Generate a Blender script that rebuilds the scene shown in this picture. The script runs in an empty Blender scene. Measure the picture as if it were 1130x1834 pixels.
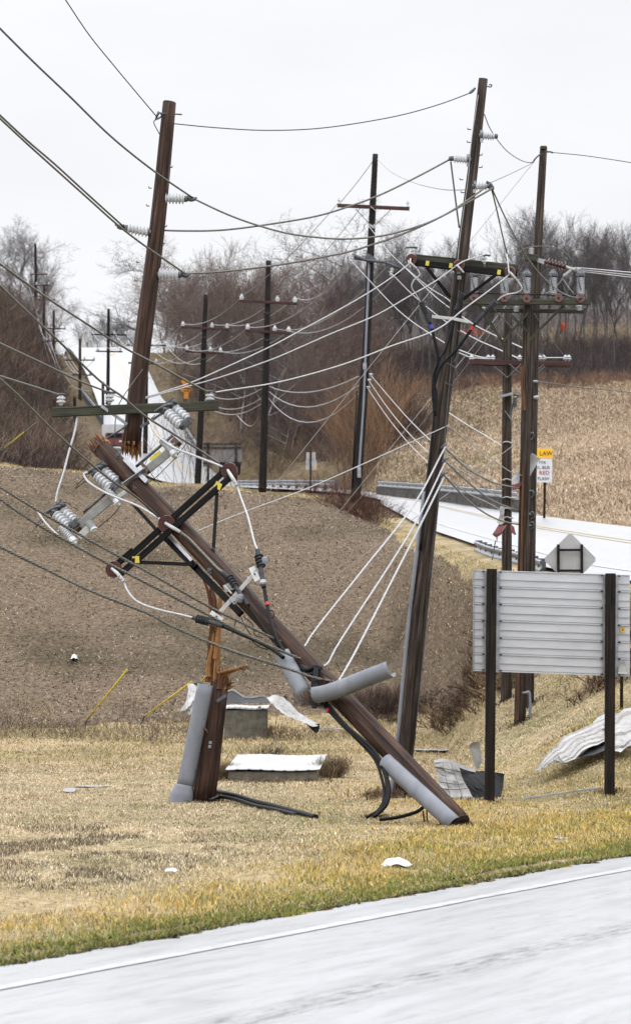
import bpy, math, random
import numpy as np
from mathutils import Vector
R = math.radians
S = bpy.context.scene
COL = S.collection
# ---------------------------------------------------------------- camera
F, CX, HY, CZ = 5400.0, 565.0, 1180.0, 2.2     # focal length in photo pixels, centre column, horizon row, eye height
cd = bpy.data.cameras.new('camera'); cam = bpy.data.objects.new('camera', cd); COL.objects.link(cam)
cd.sensor_fit = 'VERTICAL'; cd.sensor_height = 36; cd.sensor_width = 36
cd.lens = F / 1834 * 36; cd.shift_y = (HY - 917) / 1834
cd.clip_start = 0.5; cd.clip_end = 6000
cam.location = (0, 0, CZ); cam.rotation_euler = (R(90), 0, 0)
cd.dof.use_dof = True; cd.dof.focus_distance = 47; cd.dof.aperture_fstop = 4.5
S.camera = cam
# ---------------------------------------------------------------- sky and sun (overcast)
SUN_EL, SUN_AZ = R(48), R(215)
w = bpy.data.worlds.new('World'); S.world = w; w.use_nodes = True
nt = w.node_tree; nt.nodes.clear()
def wn(t): return nt.nodes.new(t)
out = wn('ShaderNodeOutputWorld'); bg = wn('ShaderNodeBackground')
sky = wn('ShaderNodeTexSky'); sky.sky_type = 'NISHITA'; sky.sun_disc = False
sky.sun_elevation = SUN_EL; sky.sun_rotation = SUN_AZ; sky.air_density = 1; sky.dust_density = 4
SKY_STR = 0.12
tc = wn('ShaderNodeTexCoord'); sep = wn('ShaderNodeSeparateXYZ')
nt.links.new(tc.outputs['Generated'], sep.inputs[0])
ramp = wn('ShaderNodeValToRGB'); el = ramp.color_ramp.elements
el[0].position = 0.0; el[0].color = (0.745, 0.75, 0.768, 1)
el[1].position = 1.0; el[1].color = (2.0, 2.03, 2.1, 1)
e = ramp.color_ramp.elements.new(0.30); e.color = (0.70, 0.706, 0.724, 1)
e = ramp.color_ramp.elements.new(0.45); e.color = (1.35, 1.37, 1.42, 1)
nt.links.new(sep.outputs['Z'], ramp.inputs[0])
cl = wn('ShaderNodeTexNoise'); cl.inputs['Scale'].default_value = 7; cl.inputs['Detail'].default_value = 4
mp = wn('ShaderNodeMapping'); mp.inputs['Scale'].default_value = (1, 1, 3)
nt.links.new(tc.outputs['Generated'], mp.inputs[0]); nt.links.new(mp.outputs[0], cl.inputs['Vector'])
mr = wn('ShaderNodeMapRange'); mr.inputs[1].default_value = .3; mr.inputs[2].default_value = .7
mr.inputs[3].default_value = .955; mr.inputs[4].default_value = 1.045
nt.links.new(cl.outputs['Fac'], mr.inputs[0])
vm = wn('ShaderNodeVectorMath'); vm.operation = 'SCALE'
nt.links.new(ramp.outputs[0], vm.inputs[0]); nt.links.new(mr.outputs[0], vm.inputs['Scale'])
vs = wn('ShaderNodeVectorMath'); vs.operation = 'SCALE'; vs.inputs['Scale'].default_value = 1 / SKY_STR
nt.links.new(vm.outputs[0], vs.inputs[0])
mx = wn('ShaderNodeMix'); mx.data_type = 'RGBA'; mx.inputs[0].default_value = 0.97
nt.links.new(sky.outputs[0], mx.inputs[6]); nt.links.new(vs.outputs[0], mx.inputs[7])
nt.links.new(mx.outputs[2], bg.inputs[0]); bg.inputs[1].default_value = SKY_STR
nt.links.new(bg.outputs[0], out.inputs[0])
sd = bpy.data.lights.new('sun', 'SUN'); so = bpy.data.objects.new('sun', sd); COL.objects.link(so)
sd.energy = 1.5; sd.angle = R(40); sd.color = (1, .97, .93)
# sun behind the camera's right shoulder, high
sdir = Vector((math.sin(SUN_AZ) * math.cos(SUN_EL), math.cos(SUN_AZ) * math.cos(SUN_EL), math.sin(SUN_EL)))
so.rotation_euler = sdir.to_track_quat('Z', 'Y').to_euler()
S.view_settings.view_transform = 'Standard'; S.view_settings.look = 'None'
S.view_settings.exposure = 0.42; S.view_settings.gamma = 1.0
S.cycles.max_bounces = 5; S.cycles.diffuse_bounces = 2; S.cycles.glossy_bounces = 2
S.cycles.transparent_max_bounces = 4; S.cycles.caustics_reflective = False; S.cycles.caustics_refractive = False
S.cycles.use_denoising = True

# ---------------------------------------------------------------- helpers
rnd = random.Random(7)
OFF = {}
def P(px, py, d):
    return Vector(((px - CX) * d / F, d, CZ + (HY - py) * d / F))
def tag(o, label=None, cat=None, group=None, kind=None):
    if label: o['label'] = label
    if cat: o['category'] = cat
    if group: o['group'] = group
    if kind: o['kind'] = kind
    return o
def empty(name, loc, label=None, cat=None, group=None):
    o = bpy.data.objects.new(name, None); COL.objects.link(o); o.location = loc
    o.empty_display_size = .2; OFF[o.name] = Vector(loc)
    return tag(o, label, cat, group)
def smooth(pts, n=8):
    """Catmull-Rom through pts."""
    pts = [Vector(p) for p in pts]
    if len(pts) < 3: 
        return [pts[0].lerp(pts[-1], i / n) for i in range(n + 1)]
    q = [pts[0] * 2 - pts[1]] + pts + [pts[-1] * 2 - pts[-2]]
    o = []
    for i in range(1, len(q) - 2):
        a, b, c, d = q[i - 1], q[i], q[i + 1], q[i + 2]
        for k in range(n):
            t = k / n
            o.append(0.5 * ((2 * b) + (c - a) * t + (2 * a - 5 * b + 4 * c - d) * t * t + (3 * b - a - 3 * c + d) * t ** 3))
    o.append(pts[-1]); return o
def perp(d):
    d = d.normalized()
    u = Vector((0, 0, 1)) if abs(d.z) < .9 else Vector((0, -1, 0))
    s = d.cross(u).normalized(); return s, s.cross(d).normalized()
class MB:
    def __init__(s): s.v = []; s.f = []; s.uv = []; s.sm = []; s.mi = []; s.cur = 0
    def face(s, idx, uv=None, sm=False):
        s.f.append(idx); s.uv.append(uv or [(0, 0)] * len(idx)); s.sm.append(sm); s.mi.append(s.cur)
    def tube(s, pts, r, n=8, cap=True, sm=True, jit=0.0, seed=0, flat=None):
        pts = [Vector(p) for p in pts]; m = len(pts)
        rs = r if isinstance(r, (list, tuple)) else [r] * m
        rg = random.Random(seed); b0 = len(s.v)
        d0 = (pts[1] - pts[0]); S1, S2 = perp(d0); L = 0; Ls = []
        wob = [1 + rg.uniform(-jit, jit) for _ in range(n)]
        for i, p in enumerate(pts):
            d = (pts[min(i + 1, m - 1)] - pts[max(i - 1, 0)]).normalized()
            S1 = (S1 - d * S1.dot(d)).normalized(); S2 = S1.cross(d)
            if i: L += (p - pts[i - 1]).length
            Ls.append(L)
            for k in range(n):
                a = 2 * math.pi * k / n
                rr = rs[i] * wob[k] * (1 + rg.uniform(-jit, jit) * .4)
                s.v.append(p + S1 * (math.cos(a) * rr) + S2 * (math.sin(a) * rr * (flat or 1)))
        for i in range(m - 1):
            for k in range(n):
                k2 = (k + 1) % n
                s.face((b0 + i * n + k, b0 + i * n + k2, b0 + (i + 1) * n + k2, b0 + (i + 1) * n + k),
                       [(k / n, Ls[i]), ((k + 1) / n, Ls[i]), ((k + 1) / n, Ls[i + 1]), (k / n, Ls[i + 1])], sm)
        if cap:
            for i0, rev in ((b0, True), (b0 + (m - 1) * n, False)):
                idx = list(range(i0, i0 + n))
                s.face(tuple(reversed(idx)) if rev else tuple(idx), [(.5 + .5 * math.cos(2 * math.pi * k / n), .5 * math.sin(2 * math.pi * k / n)) for k in range(n)])
        return s
    def bar(s, a, b, w, h, up=None, bev=0.0):
        """box from a to b; h is the size along 'up', w across."""
        a, b = Vector(a), Vector(b); d = (b - a).normalized()
        if up is None: up = Vector((0, 0, 1)) if abs(d.z) < .95 else Vector((0, -1, 0))
        up = Vector(up); side = d.cross(up).normalized(); up = side.cross(d).normalized()
        L = (b - a).length
        c = bev or min(w, h) * .06
        prof = [(-w/2 + c, -h/2), (w/2 - c, -h/2), (w/2, -h/2 + c), (w/2, h/2 - c), (w/2 - c, h/2), (-w/2 + c, h/2), (-w/2, h/2 - c), (-w/2, -h/2 + c)]
        b0 = len(s.v)
        for p in (a, b):
            for x, y in prof: s.v.append(p + side * x + up * y)
        for k in range(8):
            k2 = (k + 1) % 8
            s.face((b0 + k, b0 + k2, b0 + 8 + k2, b0 + 8 + k), [(k * .12, 0), (k * .12 + .12, 0), (k * .12 + .12, L), (k * .12, L)])
        s.face(tuple(range(b0 + 7, b0 - 1, -1))); s.face(tuple(range(b0 + 8, b0 + 16)))
        return s
    def lathe(s, base, axis, prof, n=16):
        base = Vector(base); ax = Vector(axis).normalized(); s1, s2 = perp(ax); b0 = len(s.v); m = len(prof)
        for t, r in prof:
            for k in range(n):
                a = 2 * math.pi * k / n
                s.v.append(base + ax * t + s1 * (math.cos(a) * r) + s2 * (math.sin(a) * r))
        for i in range(m - 1):
            for k in range(n):
                k2 = (k + 1) % n
                s.face((b0 + i * n + k, b0 + i * n + k2, b0 + (i + 1) * n + k2, b0 + (i + 1) * n + k), None, False)
        s.face(tuple(range(b0 + n - 1, b0 - 1, -1))); s.face(tuple(range(b0 + (m - 1) * n, b0 + m * n)))
        return s
    def plate(s, poly, th):
        """flat polygon (list of points, planar) with thickness th."""
        poly = [Vector(p) for p in poly]; n = len(poly)
        nrm = Vector((0, 0, 0))
        for i in range(n): nrm += poly[i].cross(poly[(i + 1) % n])
        nrm.normalize(); b0 = len(s.v)
        for sgn in (.5, -.5):
            for p in poly: s.v.append(p + nrm * (th * sgn))
        s.face(tuple(range(b0, b0 + n)), [(p.x, p.z) for p in poly]); s.face(tuple(range(b0 + 2 * n - 1, b0 + n - 1, -1)), [(p.x, p.z) for p in reversed(poly)])
        for i in range(n):
            j = (i + 1) % n; s.face((b0 + j, b0 + i, b0 + n + i, b0 + n + j))
        return s
    def sheet(s, rows, th=0.004):
        """grid of points bent in space, given a thickness."""
        m, n = len(rows), len(rows[0]); b0 = len(s.v)
        G = [[Vector(p) for p in r] for r in rows]
        for sg in (0, 1):
            for i in range(m):
                for j in range(n):
                    du = G[min(i + 1, m - 1)][j] - G[max(i - 1, 0)][j]; dv = G[i][min(j + 1, n - 1)] - G[i][max(j - 1, 0)]
                    nn = du.cross(dv)
                    if nn.length > 0: nn.normalize()
                    s.v.append(G[i][j] + nn * (th * (.5 - sg)))
        q = lambda sg, i, j: b0 + sg * m * n + i * n + j
        for i in range(m - 1):
            for j in range(n - 1):
                uv = [(j * .2, i * .2), (j * .2 + .2, i * .2), (j * .2 + .2, i * .2 + .2), (j * .2, i * .2 + .2)]
                s.face((q(0, i, j), q(0, i, j + 1), q(0, i + 1, j + 1), q(0, i + 1, j)), uv)
                s.face((q(1, i, j), q(1, i + 1, j), q(1, i + 1, j + 1), q(1, i, j + 1)), uv)
        ring = [(0, j) for j in range(n)] + [(i, n - 1) for i in range(1, m)] + [(m - 1, j) for j in range(n - 2, -1, -1)] + [(i, 0) for i in range(m - 2, 0, -1)]
        for k in range(len(ring)):
            a, b = ring[k], ring[(k + 1) % len(ring)]
            s.face((q(0, *b), q(0, *a), q(1, *a), q(1, *b)))
        return s
    def build(s, name, m, parent=None, label=None, cat=None, group=None, kind=None, origin=None):
        off = Vector((0, 0, 0))
        if parent is not None: off = OFF[parent.name]
        elif origin is not None: off = Vector(origin)
        me = bpy.data.meshes.new(name)
        me.from_pydata([tuple(p - off) for p in s.v], [], s.f)
        uvl = me.uv_layers.new(name='UVMap'); flat = [c for f in s.uv for q in f for c in q]
        uvl.data.foreach_set('uv', flat); me.polygons.foreach_set('use_smooth', s.sm)
        for mm in (m if isinstance(m, (list, tuple)) else [m]): me.materials.append(mm)
        me.polygons.foreach_set('material_index', s.mi); me.update()
        o = bpy.data.objects.new(name, me); COL.objects.link(o)
        if parent is not None: o.parent = parent; OFF[o.name] = off
        else: o.location = off; OFF[o.name] = off
        return tag(o, label, cat, group, kind)
def np_mesh(name, V, Fc, m, col=None, parent=None, off=(0, 0, 0)):
    """fast mesh from numpy arrays; Fc is (k,3) or (k,4); col is per-vertex rgb."""
    me = bpy.data.meshes.new(name); k = Fc.shape[1]
    me.vertices.add(len(V)); me.vertices.foreach_set('co', (V - np.array(off)).astype(np.float32).ravel())
    me.loops.add(Fc.size); me.loops.foreach_set('vertex_index', Fc.astype(np.int32).ravel())
    me.polygons.add(len(Fc)); me.polygons.foreach_set('loop_start', np.arange(0, Fc.size, k, dtype=np.int32))
    try: me.polygons.foreach_set('loop_total', np.full(len(Fc), k, np.int32))
    except Exception: pass
    if col is not None:
        a = me.color_attributes.new('Col', 'FLOAT_COLOR', 'POINT')
        a.data.foreach_set('color', np.c_[col, np.ones(len(col))].astype(np.float32).ravel())
    me.materials.append(m); me.update(calc_edges=True); me.validate()
    o = bpy.data.objects.new(name, me); COL.objects.link(o)
    if parent is not None: o.parent = parent
    else: o.location = off
    OFF[o.name] = Vector(off)
    return o
def kids(o): return [c for c in COL.objects if c.parent == o]
# ---------------------------------------------------------------- materials
def newmat(name):
    m = bpy.data.materials.new(name); m.use_nodes = True
    t = m.node_tree; b = t.nodes['Principled BSDF']; return m, t, b
def noisemat(name, cols, scale=5.0, rough=.6, metal=0.0, coord='Object', stretch=(1, 1, 1), bump=0.0, detail=5, spec=.5, rvar=0.0, coat=0, distort=0.0, bscale=None):
    """colour ramp over noise; cols = [(pos, (r,g,b)), ...]"""
    m, t, b = newmat(name); N = t.nodes.new; L = t.links.new
    c = N('ShaderNodeTexCoord'); mp = N('ShaderNodeMapping'); mp.inputs['Scale'].default_value = stretch
    L(c.outputs[coord], mp.inputs[0])
    n = N('ShaderNodeTexNoise'); n.inputs['Scale'].default_value = scale; n.inputs['Detail'].default_value = detail; n.inputs['Roughness'].default_value = .62
    n.inputs['Distortion'].default_value = distort
    L(mp.outputs[0], n.inputs['Vector'])
    r = N('ShaderNodeValToRGB'); E = r.color_ramp.elements
    while len(E) < len(cols): E.new(.5)
    for e, (p, q) in zip(E, cols): e.position = p; e.color = (*q, 1)
    L(n.outputs['Fac'], r.inputs[0]); L(r.outputs[0], b.inputs['Base Color'])
    b.inputs['Roughness'].default_value = rough; b.inputs['Metallic'].default_value = metal
    b.inputs['Specular IOR Level'].default_value = spec
    if rvar:
        q = N('ShaderNodeMapRange'); q.inputs[3].default_value = rough - rvar; q.inputs[4].default_value = rough + rvar
        L(n.outputs['Fac'], q.inputs[0]); L(q.outputs[0], b.inputs['Roughness'])
    if coat: b.inputs['Coat Weight'].default_value = coat; b.inputs['Coat Roughness'].default_value = .25
    if bump:
        bp = N('ShaderNodeBump'); bp.inputs['Strength'].default_value = bump; bp.inputs['Distance'].default_value = .02
        src = n
        if bscale:
            src = N('ShaderNodeTexNoise'); src.inputs['Scale'].default_value = bscale; src.inputs['Detail'].default_value = 4; L(mp.outputs[0], src.inputs['Vector'])
        L(src.outputs['Fac'], bp.inputs['Height']); L(bp.outputs[0], b.inputs['Normal'])
    return m
def colmat(name, rough=.9, spec=.2, var=0.0):
    m, t, b = newmat(name); a = t.nodes.new('ShaderNodeAttribute'); a.attribute_name = 'Col'
    t.links.new(a.outputs['Color'], b.inputs['Base Color']); b.inputs['Roughness'].default_value = rough
    b.inputs['Specular IOR Level'].default_value = spec; return m
def woodmat(name, cols, rough=.7, spec=.3, crack=1.0):
    """grain runs along v of the uv map (metres)."""
    m = noisemat(name, cols, 1.0, rough, coord='UV', stretch=(15, .8, 1), detail=9, spec=spec, bump=.8 * crack, distort=.6)
    t = m.node_tree; N = t.nodes.new; L = t.links.new; b = t.nodes['Principled BSDF']
    # dark checks (long cracks) and blotches
    c = N('ShaderNodeTexCoord'); mp = N('ShaderNodeMapping'); mp.inputs['Scale'].default_value = (19, .45, 1)
    L(c.outputs['UV'], mp.inputs[0]); n = N('ShaderNodeTexNoise'); n.inputs['Scale'].default_value = 1; n.inputs['Detail'].default_value = 3
    L(mp.outputs[0], n.inputs['Vector'])
    q = N('ShaderNodeMapRange'); q.inputs[1].default_value = .35; q.inputs[2].default_value = .42; q.inputs[3].default_value = .18; q.inputs[4].default_value = 1
    L(n.outputs['Fac'], q.inputs[0])
    mp2 = N('ShaderNodeMapping'); mp2.inputs['Scale'].default_value = (3, 1.3, 1); L(c.outputs['UV'], mp2.inputs[0])
    n2 = N('ShaderNodeTexNoise'); n2.inputs['Scale'].default_value = 1.2; n2.inputs['Detail'].default_value = 6; L(mp2.outputs[0], n2.inputs['Vector'])
    q2 = N('ShaderNodeMapRange'); q2.inputs[1].default_value = .3; q2.inputs[2].default_value = .7; q2.inputs[3].default_value = .55; q2.inputs[4].default_value = 1.35
    L(n2.outputs['Fac'], q2.inputs[0])
    mu = N('ShaderNodeMath'); mu.operation = 'MULTIPLY'; L(q.outputs[0], mu.inputs[0]); L(q2.outputs[0], mu.inputs[1])
    ramp = [x for x in t.nodes if x.type == 'VALTORGB'][0]
    sc = N('ShaderNodeVectorMath'); sc.operation = 'SCALE'; L(ramp.outputs[0], sc.inputs[0]); L(mu.outputs[0], sc.inputs['Scale'])
    L(sc.outputs[0], b.inputs['Base Color'])
    return m
M = {}
M['pole'] = woodmat('pole_wood', [(.28, (.011, .006, .0045)), (.48, (.052, .027, .018)), (.62, (.10, .055, .037)), (.78, (.19, .12, .09))], .6, .22)
M['pole_dark'] = woodmat('pole_wood_dark', [(.25, (.007, .0055, .0055)), (.5, (.021, .0155, .0145)), (.75, (.045, .034, .031))], .65, .2)
M['pole_grey'] = woodmat('pole_wood_grey', [(.28, (.009, .006, .0045)), (.48, (.048, .034, .026)), (.62, (.098, .075, .058)), (.78, (.21, .17, .14))], .65, .2)
M['arm_grey'] = woodmat('weathered_arm', [(.25, (.022, .023, .016)), (.5, (.055, .055, .036)), (.78, (.13, .13, .085))], .7)
M['arm_red'] = woodmat('red_brown_arm', [(.25, (.035, .017, .015)), (.5, (.075, .034, .03)), (.75, (.12, .06, .052))], .7)
M['arm_black'] = woodmat('black_arm', [(.25, (.003, .003, .003)), (.5, (.008, .007, .007)), (.75, (.022, .02, .019))], .6, .2)
M['splint'] = woodmat('split_wood', [(.22, (.055, .02, .008)), (.45, (.30, .13, .042)), (.75, (.55, .32, .14))], .7)
M['heart'] = woodmat('split_wood_red', [(.25, (.05, .02, .01)), (.5, (.13, .055, .028)), (.75, (.3, .14, .065))], .75)
M['galv'] = noisemat('galvanised', [(.3, (.26, .27, .29)), (.7, (.48, .49, .51))], 9, .42, .55)
M['galv_dark'] = noisemat('dull_metal', [(.3, (.06, .065, .075)), (.7, (.16, .165, .18))], 14, .5, .4)
M['alum'] = noisemat('aluminium_bracket', [(.3, (.46, .46, .45)), (.7, (.6, .6, .59))], 8, .5, .25)
M['beam'] = noisemat('grey_beam', [(.3, (.23, .235, .225)), (.7, (.36, .365, .35))], 12, .5)
M['porc'] = noisemat('grey_porcelain', [(.3, (.50, .52, .54)), (.7, (.66, .67, .69))], 5, .22, spec=.6)
M['porc_brown'] = noisemat('brown_porcelain', [(.3, (.07, .018, .013)), (.7, (.12, .032, .022))], 6, .16, spec=.7)
M['rubber'] = noisemat('black_rubber', [(.3, (.005, .005, .006)), (.7, (.014, .014, .016))], 10, .45, spec=.22)
M['rubber_grey'] = noisemat('grey_rubber', [(.3, (.03, .033, .037)), (.7, (.07, .074, .08))], 10, .55, spec=.25)
M['guard'] = noisemat('grey_plastic_guard', [(.28, (.15, .15, .16)), (.4, (.225, .238, .268)), (.6, (.265, .28, .315)), (.8, (.33, .345, .38))], 4, .45, detail=10, spec=.35, bump=.06, stretch=(1, 1, .35))
M['wire'] = noisemat('bare_wire', [(.3, (.10, .095, .082)), (.7, (.22, .21, .185))], 30, .38, .35)
M['wire_pale'] = noisemat('wet_pale_wire', [(.3, (.42, .42, .43)), (.7, (.60, .60, .61))], 20, .35, .3)
M['wire_dark'] = noisemat('dark_wire', [(.3, (.05, .048, .045)), (.7, (.12, .115, .11))], 30, .4, .3)
M['steel'] = noisemat('sign_aluminium', [(.3, (.55, .56, .585)), (.7, (.66, .67, .69))], 2, .42, .25, stretch=(1, 1, 3), bump=.04)
M['white_sheet'] = noisemat('scuffed_white_sheet', [(.3, (.17, .145, .125)), (.42, (.38, .365, .35)), (.6, (.50, .495, .49)), (.8, (.6, .6, .6))], 3.5, .5, detail=9, bump=.3)
M['dark_sheet'] = noisemat('dark_sheet_back', [(.3, (.008, .0085, .01)), (.7, (.03, .031, .034))], 4, .5, bump=.2, spec=.25)
M['grey_sheet'] = noisemat('grey_sheet', [(.3, (.30, .295, .285)), (.5, (.46, .46, .455)), (.75, (.6, .6, .6))], 5, .45, detail=8, bump=.3)
M['red_sheet'] = noisemat('red_sheet', [(.3, (.13, .03, .03)), (.7, (.26, .075, .075))], 4, .5)
M['yellow'] = noisemat('yellow_plastic', [(.3, (.68, .52, .02)), (.7, (.8, .64, .05))], 6, .5)
M['yellow_tag'] = noisemat('yellow_tag', [(.3, (.62, .5, .05)), (.7, (.75, .62, .1))], 9, .5)
M['orange'] = noisemat('orange_sign', [(.3, (.75, .26, .02)), (.7, (.85, .34, .03))], 3, .5)
M['amber'] = noisemat('amber_sign', [(.3, (.88, .47, .01)), (.7, (.92, .53, .015))], 3, .5)
M['white_sign'] = noisemat('white_sign', [(.3, (.66, .67, .69)), (.7, (.76, .77, .79))], 3, .5)
M['ink'] = noisemat('sign_ink', [(.3, (.02, .02, .022)), (.7, (.035, .035, .04))], 5, .5)
M['ink_red'] = noisemat('sign_ink_red', [(.3, (.38, .03, .04)), (.7, (.48, .05, .06))], 5, .5)
M['red_tape'] = noisemat('red_tape', [(.3, (.5, .02, .03)), (.7, (.65, .03, .05))], 5, .4)
M['blue_tape'] = noisemat('blue_tape', [(.3, (.03, .05, .4)), (.7, (.05, .08, .5))], 5, .4)
M['concrete'] = noisemat('old_concrete', [(.25, (.075, .066, .05)), (.5, (.16, .145, .115)), (.75, (.25, .23, .19))], 6, .85, bump=.4, detail=8)
M['post'] = woodmat('dark_post', [(.25, (.006, .0045, .004)), (.5, (.018, .013, .010)), (.8, (.055, .042, .03))], .65, .2)
M['bark'] = noisemat('bark', [(.3, (.085, .075, .075)), (.7, (.18, .162, .16))], 3, .9, spec=.1)
M['bark_brown'] = noisemat('bark_brown', [(.3, (.14, .102, .088)), (.7, (.25, .19, .165))], 3, .9, spec=.1)
M['bark_pale'] = noisemat('bark_pale', [(.35, (.22, .20, .18)), (.6, (.46, .44, .41))], 1.2, .85, spec=.1)
M['blade'] = colmat('grass_blades', .75, .25)
M['twig'] = colmat('twigs', .9, .1)
M['bag'] = noisemat('white_clean_sheet', [(.3, (.6, .6, .61)), (.7, (.74, .74, .75))], 4, .45, bump=.15)
# ---------------------------------------------------------------- terrain
def hash2(ix, iy, s):
    h = (ix.astype(np.int64) * 374761393 + iy.astype(np.int64) * 668265263 + s * 974711) & 0x7fffffff
    h = ((h ^ (h >> 13)) * 1274126177) & 0x7fffffff
    return ((h ^ (h >> 16)) & 0xffff) / 65535.0
def vnoise(x, y, s=0):
    ix = np.floor(x); iy = np.floor(y); fx = x - ix; fy = y - iy
    fx = fx * fx * (3 - 2 * fx); fy = fy * fy * (3 - 2 * fy)
    a = hash2(ix, iy, s); b = hash2(ix + 1, iy, s); c = hash2(ix, iy + 1, s); d = hash2(ix + 1, iy + 1, s)
    return (a * (1 - fx) + b * fx) * (1 - fy) + (c * (1 - fx) + d * fx) * fy
def fbm(x, y, s=0, o=4):
    t = 0; A = .5
    for k in range(o): t = t + A * vnoise(x * 2 ** k, y * 2 ** k, s + k * 17); A *= .5
    return t / (1 - .5 ** o)
def sstep(a, b, x):
    t = np.clip((x - a) / (b - a), 0, 1); return t * t * (3 - 2 * t)
COLS = [(-2500, [(0, 0), (50, .2), (70, .8), (90, 4), (112, 9), (150, 12), (250, 30), (400, 50), (600, 60), (900, 70)]),
        (-300, [(0, 0), (60, 0), (70, .2), (76, .4), (82, 1.8), (90, 4.2), (100, 6.9), (112, 9.9), (125, 10.4), (145, 11.5), (165, 13), (205, 17), (250, 26), (300, 36), (400, 54), (600, 60), (900, 60)]),
        (0, [(0, 0), (60, 0), (70, .2), (76, .4), (82, 1.7), (90, 4.0), (100, 6.6), (112, 9.5), (125, 10.0), (145, 11), (165, 12.5), (205, 16.5), (250, 24), (300, 33), (400, 50), (600, 54), (900, 54)]),
        (110, [(0, 0), (60, 0), (70, .2), (76, .4), (82, 1.7), (90, 4.0), (100, 6.5), (112, 9.3), (125, 9.8), (145, 10.6), (165, 11.8), (205, 15), (250, 21.5), (300, 29), (400, 43.6), (450, 46), (600, 47), (900, 47)]),
        (300, [(0, 0), (60, 0), (70, .2), (76, .4), (82, 1.6), (90, 3.8), (100, 6.2), (112, 8.85), (125, 9.2), (145, 10.2), (165, 11.4), (205, 14), (250, 20.8), (300, 28.3), (400, 43.2), (450, 45), (600, 45), (900, 45)]),
        (565, [(0, 0), (58, 0), (70, .2), (76, .4), (82, 1.5), (90, 3.6), (100, 5.9), (112, 8.42), (125, 8.6), (145, 9.8), (165, 11.2), (185, 12.4), (205, 14.8), (220, 16.6), (250, 21), (300, 29), (400, 41), (600, 56), (900, 70)]),
        (700, [(0, 0), (58, 0), (70, .25), (76, .5), (82, 1.1), (90, 3.1), (100, 5.6), (112, 8.1), (125, 8.6), (146, 9.7), (167, 11.4), (185, 14), (205, 17), (250, 23.2), (260, 24.8), (300, 31), (400, 45), (600, 68), (900, 90)]),
        (800, [(0, 0), (62, 0), (68, .12), (72, .45), (76, 1.3), (84, 3.2), (92, 4.8), (100, 5.9), (112, 7.4), (120, 8.1), (130, 8.8), (145, 10.1), (165, 12.4), (185, 15), (205, 18), (250, 23.8), (260, 25.2), (300, 31.2), (400, 46), (600, 70), (900, 92)]),
        (900, [(0, 0), (50, 0), (54, .35), (58, .85), (62, 1.25), (66, 2.0), (72, 3.4), (80, 4.7), (97, 6.2), (120, 8.2), (130, 9), (145, 10.6), (165, 13), (185, 15.8), (205, 18.7), (250, 24.2), (260, 25.6), (300, 31.6), (330, 37.6), (400, 46.5), (420, 49), (600, 72), (900, 95)]),
        (1130, [(0, 0), (45, 0), (50, .65), (54, 1.3), (58, 2.2), (62, 3.2), (75, 4.5), (99, 6.5), (112, 7.9), (125, 9.3), (145, 11.6), (165, 14), (185, 16.5), (205, 19.3), (250, 24.4), (260, 25.8), (300, 31.8), (330, 37.6), (400, 46.5), (420, 49), (600, 72), (900, 95)]),
        (1500, [(0, 0), (36, 0), (45, 1.5), (50, 2.3), (75, 5), (100, 7), (125, 9.5), (165, 14.5), (205, 20), (260, 28), (330, 38), (420, 50), (600, 72), (900, 95)]),
        (3600, [(0, 0), (30, .2), (45, 1.5), (75, 4.5), (125, 9), (205, 20), (330, 38), (600, 70), (900, 95)])]
CU = np.array([c[0] for c in COLS], float)
def base_z(x, y):
    y = np.maximum(y, 1e-3); px = np.clip(x / y * F + CX, CU[0], CU[-1] - 1e-6)
    prof = np.array([np.interp(y, [q[0] for q in c[1]], [q[1] for q in c[1]]) for c in COLS])
    # soften the kinks of the profiles
    for dy in (-2.5, 2.5):
        prof = prof + np.array([np.interp(y + dy * np.clip(y / 70, .3, 4), [q[0] for q in c[1]], [q[1] for q in c[1]]) for c in COLS])
    prof /= 3
    k = np.clip(np.searchsorted(CU, px, side='right') - 1, 0, len(CU) - 2)
    t = (px - CU[k]) / (CU[k + 1] - CU[k]); t = t * t * (3 - 2 * t) * .5 + t * .5
    i = np.arange(len(y))
    return prof[k, i] * (1 - t) + prof[k + 1, i] * t
# hill road: left and right edges as (x, y, z), going away from the camera
def pz(x, y): return -1.4 + .05 * x + .075 * y
Ledge = [(13, 22, .1), (12.6, 34, .9), (11, 46, 2.3)] + [(x, y, pz(x, y)) for x, y in [(8.0, 60), (5.85, 73), (5.16, 84), (4.5, 97), (3.9, 110), (3.55, 128), (3.2, 146)]]
Redge = [(19, 20, .2), (19.5, 34, 1.3), (18, 52, 3.2)] + [(x, y, pz(x, y)) for x, y in [(15, 68), (13, 80), (11.6, 90), (10.3, 99), (9.2, 109), (8.1, 120), (6.9, 135), (5.7, 148)]]
n0 = len(Redge) - len(Ledge)
Ledge = Ledge + [(3.0, 152, 10.3)]
for (lx, ly, ld), (rx, ry, rd) in [((585, 880, 170), (640, 879, 186)), ((440, 873, 190), (480, 868, 210)), ((330, 868, 205), (415, 862, 222)), ((262, 850, 216), (376, 838, 232)), ((205, 803, 238), (350, 800, 246)),
                                   ((186, 760, 262), (316, 738, 275)), ((177, 725, 290), (289, 710, 300)), ((152, 663, 348), (265, 662, 350)), ((128, 627, 400), (241, 625, 400)), ((118, 627, 425), (236, 627, 425)), ((112, 660, 460), (232, 660, 460))]:
    Ledge.append(tuple(P(lx, ly, ld))); Redge.append(tuple(P(rx, ry, rd)))
def resample(pts, n):
    pts = [Vector(p) for p in smooth(pts, 10)]; L = [0]
    for a, b in zip(pts, pts[1:]): L.append(L[-1] + (b - a).length)
    t = np.linspace(0, L[-1], n); A = np.array([tuple(p) for p in pts])
    return np.c_[[np.interp(t, L, A[:, k]) for k in range(3)]].T
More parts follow.
